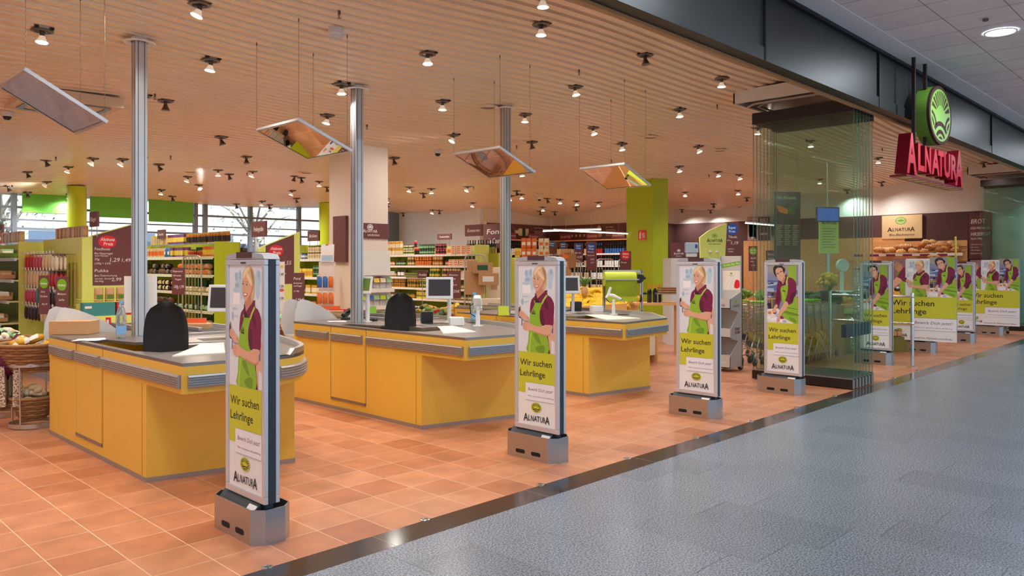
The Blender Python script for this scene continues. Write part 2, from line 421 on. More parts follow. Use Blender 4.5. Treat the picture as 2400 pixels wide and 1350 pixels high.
# street outside: house, road, trees
mat('house_white',(250,250,250),.7); mat('house_window',(120,140,165),.3); mat('street',(150,160,175),.8); mat('roof_dark',(96,110,128),.5); mat('leaf_pale',(196,222,190),.7); mat('bark',(170,165,155),.8)
b = B(); b.box(-30,20.2,-.2,60,70,-.1,'street'); struct(b.build('ground_street'))
b = B(); b.box(-4,34,0,30,42,9,'house_white'); h = b.build('house'); tag(h,'white apartment house across the street behind the shop windows','building')
for i in range(9):
    for z in (1.6,4.3):
        b = B(); b.box(-2.2+i*3.5,33.95,z,-1.0+i*3.5,34.0,z+1.3,'house_window'); b.build('window', h)
b = B(); b.box(-6,27,1.9,26,29,2.35,'roof_dark'); b.box(-6,27,0,26,27.1,.9,'roof_dark')
for i in range(11): b.box(-5+i*3,27.1,0,-4.9+i*3,27.2,1.9,'roof_dark')
tag(b.build('shelter'),'long low grey shelter roof outside the shop windows','shelter')
def tree(x, y, h, s, lab):
    t = empty('street_tree',(x,y,0),lab,'tree')
    b = B(); b.tube([(0,0,0),(.1,0,h*.5),(0,.1,h*.8)],[.14,.1,.04],'bark')
    for k in range(7):
        a = k*.9; b.tube([(0,0,h*.5+k*.12),(math.cos(a)*s*.5,math.sin(a)*s*.5,h*.75+k*.1),(math.cos(a)*s*.9,math.sin(a)*s*.9,h*.8+k*.15)],[.05,.03,.01],'bark',5)
    b.build('trunk', t)
    b = B(); rr = random.Random(int(x*10))
    for k in range(420):
        a = rr.random()*6.28; r_ = s*math.sqrt(rr.random()); z = h*(.55+.5*rr.random()); q = .09
        c = Vector((r_*math.cos(a), r_*math.sin(a), z)); u = Vector((rr.gauss(0,1),rr.gauss(0,1),rr.gauss(0,1))).normalized()*q; v = u.orthogonal().normalized()*q*.6
        b.poly([c-u, c-v, c+u, c+v],'leaf_pale')
    b.build('foliage', t)
tree(5.3,24.4,4.4,1.3,'pale green tree outside the leftmost rear window'); tree(13.0,25.2,4.2,1.6,'thin street tree outside the rear window beside the white pillar'); tree(19.5,26,4.4,1.5,'small tree outside the narrow rear window at the right end')

# ------------------------------------------------------------------ pillars
mat('pillar_cream',(232,216,204),.6); mat('pillar_green',(176,196,24),.55); mat('pillar_lime',(196,222,40),.5)
b = B(); b.box(6.64,9.8,0,7.28,10.45,3.62,'pillar_cream'); struct(b.build('pillar_cream'))
b = B(); b.box(14.25,9.6,0,14.85,10.3,3.6,'pillar_green'); struct(b.build('pillar_green'))
for X_, n_ in ((5.55,'a'),(11.9,'b')):
    b = B(); b.lathe([(.19,0,'pillar_lime'),(.19,3.3,'pillar_lime')],32); struct(b.build('pillar_round_lime', loc=(X_,18.9,0)))

# ------------------------------------------------------------------ beam over the shop front, mall ceiling
mat('beam_metal',(40,42,44),.42,.0,spec=.35); mat('beam_seam',(14,15,17),.6); mat('mall_plain',(236,236,240),.7); mat('trim_wood',(176,128,84),.5)
b = B(); b.box(-8,3.49,3.53,40,3.62,4.25,'beam_metal'); b.box(-8,3.47,3.53,40,3.49,3.66,'beam_metal'); bm_ = struct(b.build('beam_front'))
b = B()
for x in (-1.9,1.1,4.15,7.07,10.15,12.95,15.7,18.6,21.5): b.box(x-.014,3.463,3.535,x+.014,3.491,4.24,'beam_seam')
b.box(-8,3.44,4.21,40,3.49,4.25,'beam_seam'); b.build('seam', bm_)
b = B(); b.box(-8,3.62,3.50,40,3.66,3.56,'trim_wood'); struct(b.build('trim_1'))
b = B(); b.box(-8,3.17,4.25,40,3.62,4.28,'mall_plain'); struct(b.build('ceiling_mall_border'))
b = B(); b.box(-8,-9,4.26,40,3.17,4.29,'mall_tiles'); struct(b.build('ceiling_mall'))
# ------------------------------------------------------------------ printed pictures
for n_, c_ in {'p_bg':(226,226,232),'p_blue':(190,210,224),'p_blue2':(168,190,208),'p_hair':(222,186,138),'p_hair2':(240,214,172),'p_hair3':(178,134,92),'p_skin':(228,172,142),'p_skin2':(206,142,112),
               'p_shirt':(128,30,72),'p_shirt2':(96,26,54),'p_apron':(148,188,48),'p_apron2':(118,156,40),'p_apron3':(176,208,84),'p_dark':(48,36,40),'p_lip':(190,80,84),'p_white':(246,242,240),
               'p_peach':(226,178,152),'p_steel':(150,150,150),'p_mhair':(44,38,44),'p_mhair2':(96,92,102),'p_bg1':(164,156,148),'p_bg2':(140,138,168),'p_bg3':(92,112,168),'p_bg4':(176,190,214),'p_col':(150,184,58),
               'p_table':(190,148,70),'p_purple':(132,44,100),'p_veg':(236,226,214),'p_orange':(228,132,60),'p_eye':(60,50,60),'p_lime':(202,200,52),'p_tag':(238,234,238),'p_wall3':(150,104,110),'p_yel':(240,190,50)}.items():
    mat(n_, c_, .55)

def mapper(x0, x1, z0, z1, ax, aw, hz, k0, k1):
    def f(x, y):
        u = (x-ax)/aw; z = 1.55-(y-hz)/(k0+k1*u)*.699; v = (1.56-z)/.709
        return (x0+u*(x1-x0), z1-v*(z1-z0))
    return f
def woman_picture(A, x0, x1, z0, z1):
    f = mapper(x0,x1,z0,z1,62,506,124,1111,45); kx = (x1-x0)/506
    def S(p, m, sm=4): A.shape([f(*q) for q in p], m, smooth=sm)
    def O(x, y, rx, ry, m): c = f(x,y); A.oval(c[0],c[1],rx*kx,ry*kx,m,14)
    def K(p, w, m, sm=4): A.stroke([f(*q) for q in p], w*kx, m, smooth=sm)
    A.rect(x0,z0,x1,z1,'p_bg')
    for q in ((205,250,48,62,'p_blue'),(170,215,22,34,'p_blue2'),(235,205,20,40,'p_blue2'),(185,300,38,22,'p_blue2'),(255,350,30,70,'p_blue'),(510,240,42,70,'p_blue'),(520,200,18,30,'p_blue2'),(505,350,30,60,'p_blue'),(170,345,60,20,'p_blue'),(115,590,18,34,'p_blue2'),(170,590,34,10,'p_blue'),(150,520,46,10,'p_blue')): O(*q)
    S([(120,370),(232,372),(230,480),(118,478)],'p_white',0)
    S([(470,860),(566,830),(567,1275),(490,1265),(468,1050)],'p_peach'); S([(520,1090),(566,1120),(566,1276),(520,1270)],'p_bg',0); S([(528,905),(548,905),(545,1005),(528,1000)],'p_bg3',0)
    K([(107,800),(106,905)],10,'p_dark',0)
    S([(64,660),(90,690),(84,740),(110,800),(64,790)],'p_dark')
    S([(455,1040),(475,1040),(506,1272),(470,1272)],'p_shirt2',0)
    S([(288,600),(396,606),(370,680),(362,780),(374,860),(405,930),(462,1040),(474,1274),(188,1243),(196,1120),(206,1000),(214,880),(224,760),(244,690)],'p_apron',3)
    S([(232,1000),(250,1000),(232,1150),(226,1246),(206,1244),(214,1120)],'p_apron3'); S([(270,1010),(330,1020),(380,1150),(330,1120),(290,1070)],'p_apron2'); S([(300,940),(400,960),(430,1035),(330,1005),(260,980)],'p_apron2'); S([(380,1160),(430,1180),(420,1260),(350,1255),(300,1200)],'p_apron2')
    S([(306,470),(440,440),(462,442),(470,500),(505,520),(540,570),(560,640),(554,790),(545,900),(480,902),(432,893),(398,905),(372,860),(360,780),(366,700),(398,608),(372,604),(330,600),(300,600),(282,640),(240,720),(222,738),(228,640),(248,560),(292,515)],'p_shirt',3)
    S([(380,700),(410,720),(420,820),(430,893),(398,903),(372,860),(362,780)],'p_shirt2'); S([(440,560),(480,620),(470,700),(440,660),(420,600)],'p_shirt2')
    K([(392,615),(420,560),(462,502)],20,'p_apron3'); K([(290,604),(290,572)],12,'p_apron3',0)
    S([(312,440),(410,410),(432,450),(372,520),(334,546),(312,500)],'p_skin2')
    S([(310,478),(328,545),(312,600),(292,598),(298,510)],'p_shirt2',0); S([(338,540),(456,440),(458,478),(376,590),(352,575)],'p_shirt'); S([(318,548),(350,572),(366,604),(300,600)],'p_dark',0)
    S([(268,255),(264,320),(276,380),(296,425),(322,446),(350,448),(388,424),(420,372),(444,300),(420,240),(340,196),(285,215)],'p_skin',4)
    S([(350,448),(388,424),(420,372),(440,310),(430,290),(404,350),(372,400),(335,440)],'p_skin2',3)
    S([(268,240),(276,188),(305,145),(345,118),(395,116),(432,148),(456,215),(462,300),(456,372),(432,440),(412,438),(410,386),(430,340),(426,290),(404,292),(360,250),(322,212),(300,235),(276,262)],'p_hair',4)
    S([(300,170),(345,130),(385,130),(330,190),(290,232),(282,225)],'p_hair2'); S([(400,130),(438,180),(452,270),(440,320),(430,260),(405,190)],'p_hair3'); S([(350,180),(400,240),(425,300),(400,290),(362,250),(335,212)],'p_hair2')
    S([(428,296),(442,300),(438,340),(424,346)],'p_skin2')
    for ex, ey in ((286,288),(338,296)):
        O(ex,ey,17,8,'p_white'); O(ex+1,ey,8,8,'p_eye'); K([(ex-18,ey-3),(ex,ey-10),(ex+18,ey-3)],5,'p_hair3')
    K([(270,266),(286,260),(300,266)],5,'p_hair3'); K([(320,270),(342,264),(364,276)],5,'p_hair3')
    K([(304,290),(296,335),(306,350),(322,348)],5,'p_skin2')
    S([(284,368),(318,372),(354,372),(344,394),(318,402),(296,392)],'p_lip',3); S([(292,374),(318,377),(346,376),(334,390),(316,393),(300,387)],'p_white',3)
    # arms and hands
    S([(432,893),(538,902),(526,970),(504,1030),(470,1040),(400,1030),(320,1000),(240,968),(214,962),(204,902),(232,880),(300,905),(370,916),(428,912)],'p_skin',3)
    K([(300,990),(400,1020),(470,1034),(505,1020)],12,'p_skin2')
    S([(122,880),(136,858),(200,856),(240,884),(222,966),(150,964),(126,944),(120,915)],'p_skin',3)
    for k in range(4): K([(124+k*2,880+k*20),(150,876+k*21),(176,882+k*20)],4,'p_skin2')
    K([(82,640),(90,706),(104,770)],11,'p_table',0)
    S([(68,742),(78,716),(104,706),(132,722),(170,760),(204,790),(214,846),(196,848),(140,820),(96,796),(72,776)],'p_skin',3)
    for k in range(3): K([(72+k*6,742+k*18),(98,738+k*18),(120,748+k*16)],4,'p_skin2')
    K([(192,790),(200,820)],9,'p_hair3',0); K([(100,800),(140,840),(205,852)],12,'p_steel')
    for k, t in enumerate((0,18,36)): K([(256+t,708-k),(256+t,740)],7,'p_dark',0)
    K([(250,742),(302,750)],8,'p_dark',0); K([(276,700),(280,690)],8,'p_dark',0)
def man_picture(A, x0, x1, z0, z1):
    f = mapper(x0,x1,z0,z1,82,626,175,1030,35); kx = (x1-x0)/626
    def S(p, m, sm=4): A.shape([f(*q) for q in p], m, smooth=sm)
    def O(x, y, rx, ry, m): c = f(x,y); A.oval(c[0],c[1],rx*kx,ry*kx,m,14)
    def K(p, w, m, sm=4): A.stroke([f(*q) for q in p], w*kx, m, smooth=sm)
    A.rect(x0,z0,x1,z1,'p_bg2')
    S([(82,122),(708,122),(708,230),(500,300),(300,330),(82,300)],'p_bg1',0)
    S([(82,430),(330,440),(330,620),(82,620)],'p_bg3',0); S([(82,480),(300,470),(270,520),(82,545)],'p_bg4',0); S([(82,575),(215,585),(215,650),(82,640)],'p_bg4',0)
    S([(82,640),(330,660),(330,990),(82,990)],'p_mhair2',0)
    for q in ((120,500,38,10,'p_mhair'),(180,490,40,14,'p_mhair'),(100,700,30,22,'p_bg3'),(130,735,34,18,'p_bg4'),(190,690,28,28,'p_dark'),(238,690,24,34,'p_purple'),(190,745,26,12,'p_bg3'),(120,880,46,34,'p_dark'),(150,930,50,30,'p_mhair')): O(*q)
    S([(82,760),(290,765),(290,785),(82,790)],'p_table',0); K([(178,780),(178,950)],18,'p_table',0); K([(120,785),(120,850)],14,'p_table',0)
    S([(505,130),(668,130),(668,480),(505,430)],'p_col',0); S([(668,130),(708,130),(708,520),(668,520)],'p_bg2',0)
    S([(660,540),(708,540),(708,1000),(660,1000)],'p_bg4',0); S([(664,730),(708,735),(708,1000),(690,900)],'p_table',0); O(680,660,16,50,'p_bg3')
    S([(82,960),(300,950),(520,1140),(620,1234),(82,1204)],'p_veg',0)
    for q in ((130,1030,40,30,'p_orange'),(200,1060,34,30,'p_veg'),(235,1015,42,44,'p_purple'),(110,1120,40,30,'p_white'),(180,1150,50,30,'p_white'),(285,1085,42,40,'p_bg4'),(260,1140,34,40,'p_white'),(380,1115,56,34,'p_purple'),(370,1180,40,28,'p_white'),(430,1190,42,28,'p_bg4'),(215,1020,10,8,'p_white')): O(*q)
    S([(350,510),(380,545),(465,525),(500,530),(505,600),(490,740),(455,815),(510,882),(590,850),(640,712),(662,760),(690,900),(705,1000),(705,1238),(620,1226),(430,1130),(366,1060),(400,980),(420,920),(390,840),(370,740),(352,600)],'p_apron',2)
    S([(430,1010),(690,1060),(700,1090),(560,1080),(400,1030)],'p_apron2'); K([(430,940),(560,950),(700,975)],7,'p_dark'); K([(420,1000),(560,1030),(700,1070)],7,'p_dark'); S([(520,1110),(640,1150),(660,1220),(560,1170)],'p_apron2'); S([(400,600),(420,700),(440,800),(410,740),(388,640)],'p_apron3')
    S([(318,440),(400,470),(462,330),(500,378),(580,394),(640,448),(668,520),(664,690),(622,760),(592,850),(512,885),(450,812),(480,730),(502,600),(500,530),(466,520),(380,546),(354,600),(372,760),(352,840),(296,930),(234,862),(262,720),(276,580),(290,490)],'p_shirt',3)
    S([(560,700),(620,650),(655,690),(622,760),(592,850),(540,800)],'p_shirt2'); S([(290,600),(330,640),(340,780),(300,860),(262,800)],'p_shirt2'); K([(470,730),(560,760),(620,750)],10,'p_shirt2'); K([(470,790),(540,820),(600,810)],10,'p_shirt2')
    K([(494,372),(478,450),(484,530)],36,'p_apron3')
    S([(330,440),(380,470),(440,380),(460,330),(478,400),(440,500),(390,530),(350,500)],'p_shirt2'); S([(380,465),(430,430),(442,370),(452,400),(420,480),(392,510)],'p_skin2')
    S([(250,240),(290,205),(370,205),(408,262),(438,300),(444,372),(420,430),(392,466),(362,462),(320,428),(282,376),(258,310)],'p_skin',4)
    S([(420,430),(392,466),(362,462),(330,436),(380,440),(420,370),(430,320),(442,360)],'p_skin2',3)
    S([(206,262),(204,215),(226,178),(262,148),(302,128),(350,134),(388,158),(402,190),(438,216),(446,256),(432,292),(444,330),(424,316),(404,270),(378,214),(300,208),(256,238),(252,290),(278,372),(262,372),(232,330),(214,300)],'p_mhair',4)
    for q in ((280,165,20,10),(318,148,22,9),(352,160,16,10),(300,188,24,8)): O(*q,'p_mhair2')
    for ex, ey in ((302,334),(370,296)): O(ex,ey,20,8,'p_white'); O(ex,ey,9,8,'p_eye')
    K([(272,328),(292,310),(324,308)],12,'p_mhair'); K([(340,292),(362,272),(394,272)],12,'p_mhair')
    K([(336,310),(342,355),(354,366),(370,354)],7,'p_skin2'); K([(336,412),(366,416),(404,378)],7,'p_lip'); K([(344,408),(372,406),(398,384)],5,'p_white')
    S([(434,290),(448,285),(450,330),(440,350)],'p_skin')
    S([(258,876),(298,906),(262,960),(276,1010),(232,1030),(186,1016),(176,986),(212,944)],'p_skin',3)
    S([(456,818),(512,886),(452,985),(388,1040),(350,1100),(338,1180),(306,1206),(274,1204),(276,1160),(300,1090),(330,1000),(390,910)],'p_skin',3)
    for k in range(4): K([(284+k*14,1120+k*6),(276+k*14,1196)],5,'p_skin2')
    K([(392,618),(450,628)],8,'p_dark',0); K([(394,632),(448,644)],12,'p_dark',0)
def third_picture(A, x0, x1, z0, z1):
    def f(x, y): return (x0+(x-75)/195*(x1-x0), z1-(y-82)/(600-82)*(z1-z0))
    kx = (x1-x0)/195
    def S(p, m, sm=4): A.shape([f(*q) for q in p], m, smooth=sm)
    def O(x, y, rx, ry, m): c = f(x,y); A.oval(c[0],c[1],rx*kx,ry*kx,m,12)
    A.rect(x0,z0,x1,z1,'p_wall3')
    for i in range(26): O(80+R.random()*180, 90+R.random()*200, 4+R.random()*6, 4+R.random()*6, R.choice(['p_bg4','p_peach','p_shirt2','p_bg2']))
    S([(180,400),(230,380),(268,400),(268,598),(215,598),(190,500)],'p_apron'); S([(150,280),(180,250),(200,330),(160,350)],'p_apron2')
    S([(210,230),(268,220),(268,405),(215,398),(170,380),(160,330),(190,280)],'p_shirt')
    S([(150,350),(215,395),(140,480),(80,515),(80,440),(120,380)],'p_skin')
    S([(120,190),(170,160),(210,170),(225,210),(205,250),(170,265),(135,235)],'p_skin2'); S([(110,190),(120,150),(165,130),(215,160),(222,195),(170,170),(150,215)],'p_hair3')
    S([(78,520),(130,525),(180,560),(190,598),(78,598)],'p_yel'); O(95,575,18,22,'red_sign'); O(150,530,40,26,'p_dark'); O(160,500,22,14,'p_white')

def poster(xf, y1, man, mirrored=False, z0=.26, z1=1.56, w=.36, parent=None, facing=-1):
    """narrow poster: left edge at y1, faces -X"""
    A = Art((xf, y1, 0), (0,-1,0), (0,0,1))
    if facing > 0: A = Art((xf, y1, 0), (0,1,0), (0,0,1))
    A.rect(0,z0,w,z1,'paper',0)
    (man_picture if man else woman_picture)(A, 0, w, .851, z1)
    A.shape([(0,.851),(w,.851),(w,.605),(.2*w,.605),(.2*w,.522),(0,.522)],'p_lime')
    A.shape([(.2*w,.46),(w,.46),(w,.603),(.2*w,.603)],'p_tag'); A.rect(.21*w,.461,w,.4635,'p_steel')
    A.text('Wir suchen', .045*w, .742, .052, 'ink', w=.88*w, bold=.012); A.text('Lehrlinge', .045*w, .655, .052, 'ink', w=.70*w, bold=.012)
    A.text('Bewirb Dich jetzt!', .27*w, .540, .026, 'p_shirt2', w=.67*w, shear=.22); A.text('Mehr auf alnatura.de/ausbildung', .27*w, .492, .012, 'p_dark', w=.70*w)
    logo(A, .5*w, .298, .715*w, 'p_lime', 'ink')
    return A.build('poster', parent)

# ------------------------------------------------------------------ security gates
mat('gate_frame',(214,216,224),.35,.55); mat('gate_side',(150,176,200),.35,.6); mat('tub_steel',(178,164,150),.36,.7); mat('tub_steel2',(168,178,188),.30,.85); mat('gate_cap',(186,190,196),.4,.4); mat('slot_dark',(20,20,22),.7)
def tub(parent, Y0=3.96, L_=.56, W_=.24):
    def ring(o): 
        c = .06-o*.4; x0, x1, y0, y1 = o, W_-o, o, L_-o
        return [(x0,y0+c),(x0,y1-c),(x0+c,y1),(x1-c,y1),(x1,y1-c),(x1,y0+c),(x1-c,y0),(x0+c,y0)]
    a, i = ring(0), ring(.006); n = 8; b = B()
    vs = [(p[0],p[1]+Y0,z) for z in (0,.195) for p in a]+[(p[0],p[1]+Y0,z) for z in (.195,.02) for p in i]
    for k in range(n):
        q = (k+1)%n; mt = 'tub_steel' if k in (0,4) else 'tub_steel2'
        b.add([vs[k],vs[q],vs[n+q],vs[n+k]], [(3,2,1,0)], mt)
        b.add([vs[n+k],vs[n+q],vs[2*n+q],vs[2*n+k]], [(3,2,1,0)], 'tub_steel2'); b.add([vs[2*n+k],vs[2*n+q],vs[3*n+q],vs[3*n+k]], [(3,2,1,0)], 'steel_dark')
    b.add([(p[0],p[1]+Y0,.02) for p in i], [tuple(range(n))], 'steel_dark')
    o = b.build('base', parent)
    for yy in (.16,.33):
        s = B(); P = [(-.001, Y0+L_-.06-yy+.045*math.cos(t)*1.0+(.0), .052+.016*math.sin(t)) for t in [i_*math.pi/8 for i_ in range(16)]]
        P = [(-.0015, Y0+L_-.045-yy+(.034 if math.cos(t)>0 else -.034)+.016*math.cos(t), .052+.016*math.sin(t)) for t in [i_*math.pi/8+.01 for i_ in range(16)]]
        s.poly(P[::-1], 'slot_dark'); s.poly([(p[0]-.0004,p[1]+.0,p[2]+.0) for p in P], 'slot_dark'); s.build('slot', o)
def gate(X0, dy, man, label, wide=None):
    """X0 = front of the steel base; the poster looks along -X"""
    t = empty('security_gate', (X0, dy, 0), label, 'security gate', 'poster gates along the shop front')
    tub(t)
    b = B(); b.box(.075,3.985,.02,.12,4.40,1.585,'navy_grey'); b.build('core', t)
    b = B()
    for xf, xb in ((.05,.075),(.12,.145)):
        y0, y1, z0, z1, w_ = 3.955, 4.425, .225, 1.583, .032
        for (a, c, e, g) in ((y0,z0,y1,z0+w_*1.3),(y0,z1-w_,y1,z1),(y0,z0+w_*1.3,y0+w_,z1-w_),(y1-w_,z0+w_*1.3,y1,z1-w_)): b.box(xf,a,c,xb,e,g,'gate_frame')
        b.box(xf+.008,y0+w_,z0+w_,xb-.008,y1-w_,z1-w_,'paper')
    b.box(.076,3.955,.225,.12,3.985,1.583,'navy_grey')
    b.build('frame', t, bev=.004)
    poster(.0575, 4.385, man, parent=t, z0=.272, z1=1.552, w=.39)
    b = B()
    P = [(3.955,1.585),(4.425,1.585),(4.40,1.612),(4.30,1.622),(4.08,1.622),(3.98,1.612)]
    b.add([(x,p[0],p[1]) for x in (.05,.145) for p in P], [tuple(range(6)),tuple(range(6,12))[::-1]]+[(i,6+i,6+(i+1)%6,(i+1)%6) for i in range(6)][::1],'gate_cap')
    b.build('cap', t)
    b = B(); b.box(.046,4.10,1.592,.149,4.28,1.626,'brown_dark'); b.build('alarm_lamp', t)
    b = B(); b.box(.048,4.17,1.560,.05,4.23,1.569,'dark_grey'); b.build('maker_plate', t)
    b = B(); b.add([(.012,4.02,.12),(.012,4.46,.12),(.012,4.02,.16),(.012,4.46,.16),(.07,4.02,.225),(.07,4.46,.225),(.075,4.02,.02),(.075,4.46,.02)],[(0,1,3,2)[::-1],(2,3,5,4)[::-1],(0,2,4,6),(1,3,5,7)[::-1]],'dark_grey'); b.build('electronics_box', t)
    b = B(); b.add([(.026,4.03,.180),(.026,4.12,.180),(.048,4.12,.204),(.048,4.03,.204)],[(0,1,2,3)],'paper'); b.build('sticker', t)
    return t
gate(2.05,0,False,'security gate with woman poster nearest the camera, in front of the first yellow checkout')
gate(4.52,0,False,'security gate with woman poster in front of the second yellow checkout')
gate(6.95,0,False,'security gate with woman poster standing beside the third yellow checkout and magazine stand')
gate(8.93,0,True,'security gate with curly-haired man poster, just left of the folded glass panels')
gate(12.62,.20,True,'security gate with man poster just behind the chrome rail, seen past the glass')
gate(14.86,.20,False,'security gate whose front is covered by the wide three-person poster')
gate(17.40,.20,True,'security gate with man poster between the two wide three-person posters')
gate(19.75,.20,False,'farthest security gate, behind the wire basket tower')
def wide_banner(X_, y1, label, z0=.22, z1=1.67, w=1.06):
    t = empty('wide_poster', (X_,y1,0), label, 'poster')
    b = B(); b.box(0,-w,z0,.03,0,z1,'gate_side'); b.build('panel', t)
    A = Art((-.001,0,0),(0,-1,0),(0,0,1)); h = z1-z0; k = w/1.06
    zp = z1-.465*h; A.rect(0,z0,w,z1,'paper',0)
    third_picture(A,0,.235*w,zp+.03,z1); woman_picture(A,.225*w,.60*w,zp,z1-.02); man_picture(A,.60*w,w,zp,z1)
    A.shape([(0,zp),(w,zp),(w,z0+.28*h),(.31*w,z0+.28*h),(.31*w,z0+.18*h),(0,z0+.18*h)],'p_lime')
    A.shape([(.31*w,z0+.13*h),(w,z0+.13*h),(w,z0+.275*h),(.31*w,z0+.275*h)],'p_tag')
    A.text('Wir suchen',.01*w,z0+.425*h,.10,'ink',w=.66*w,bold=.012); A.text('Lehrlinge',.01*w,z0+.325*h,.10,'ink',w=.54*w,bold=.012)
    A.text('Bewirb Dich jetzt!',.37*w,z0+.205*h,.05,'p_shirt2',w=.56*w,shear=.22); A.text('Mehr auf alnatura.de/ausbildung',.37*w,z0+.155*h,.02,'p_dark',w=.56*w)
    logo(A,.13*w,z0+.045*h,.24*w,'p_lime','ink'); A.text('Sinnvoll für Mensch und Erde',.29*w,z0+.028*h,.026,'p_dark',w=.64*w,shear=.2)
    A.build('print', t)
wide_banner(14.82,4.86,'wide poster with three workers, right behind the chrome rail post')
wide_banner(19.70,4.78,'wide poster with three workers, partly hidden by the tower of wire baskets',w=.95)
# ------------------------------------------------------------------ checkouts
mat('counter_steel',(150,144,140),.34,.8); mat('bumper',(162,150,142),.42,.5); mat('bumper_cool',(150,156,164),.4,.5); mat('yellow_side',(236,190,50),.42); mat('belt',(46,46,48),.6); mat('cream_plate',(232,222,200),.45); mat('inner_yellow',(232,196,70),.5)
OUT = [(0,8.05),(0,5.10)]+[(.62,5.02)]+crom([(.62,5.02),(.80,5.07),(1.0,5.28),(1.14,5.62),(1.26,6.05)],4,False)[1:]+[(1.45,6.8),(1.50,7.4),(1.50,9.0),(.80,9.0),(.80,8.05)]
OUT3 = [(0,8.05),(0,5.20),(1.02,5.30),(1.2,5.62),(1.36,6.05),(1.52,6.8),(1.55,7.4),(1.55,9.0),(.80,9.0),(.80,8.05)]
CAV = [(.055,7.18),(.055,6.10),(.16,5.86),(.46,5.86),(.74,6.30),(.74,6.75),(.30,6.78),(.22,7.22)]
def ring_mesh(b, outer, inner, z0, z1, mt, walls=True):
    """flat slab with a hole, built as a strip round the hole"""
    import mathutils
    v3 = [[Vector((p[0],p[1],0)) for p in outer],[Vector((p[0],p[1],0)) for p in inner[::-1]]]
    tri = mathutils.geometry.tessellate_polygon(v3); al = outer+inner[::-1]
    for z, flip in ((z1,False),(z0,True)):
        vs = [(p[0],p[1],z) for p in al]; fs = []
        for t in tri:
            a, c, e = [al[i] for i in t]; ar = (c[0]-a[0])*(e[1]-a[1])-(e[0]-a[0])*(c[1]-a[1])
            t = tuple(t) if (ar > 0) != flip else tuple(t)[::-1]; fs.append(t)
        b.add(vs, fs, mt)
    for P in ((outer, inner) if walls else ()):
        n = len(P); vs = [(p[0],p[1],z0) for p in P]+[(p[0],p[1],z1) for p in P]
        b.add(vs, [(i,(i+1)%n,n+(i+1)%n,n+i) for i in range(n)], mt)
def bumper_run(parent, P, z0, z1, mt, side):
    """ribbed impact strip along the plan path P"""
    b = B(); prof = [(0,z0),(.022,z0+.004),(.028,z0+.014)]; n = 4; hh = (z1-z0-.028)/n
    for k in range(n):
        a = z0+.014+k*hh; prof += [(.028,a+.002),(.022,a+.006),(.022,a+.010),(.028,a+.014)]
    prof += [(.028,z1-.012),(.020,z1-.003),(0,z1)]
    N_ = len(P); nor = []
    for i in range(N_):
        a = P[max(i-1,0)]; c = P[min(i+1,N_-1)]; d = Vector((c[0]-a[0],c[1]-a[1])).normalized(); nor.append(Vector((d.y,-d.x))*side)
    vs = [(P[i][0]+nor[i].x*o, P[i][1]+nor[i].y*o, z) for i in range(N_) for o, z in prof]; m_ = len(prof)
    b.add(vs, [(i*m_+k,(i+1)*m_+k,(i+1)*m_+k+1,i*m_+k+1) for i in range(N_-1) for k in range(m_-1)], mt)
    for i in (0, N_-1): b.add([vs[i*m_+k] for k in range(m_)], [tuple(range(m_))], 'bumper_cool')
    return b.build('bumper', parent)
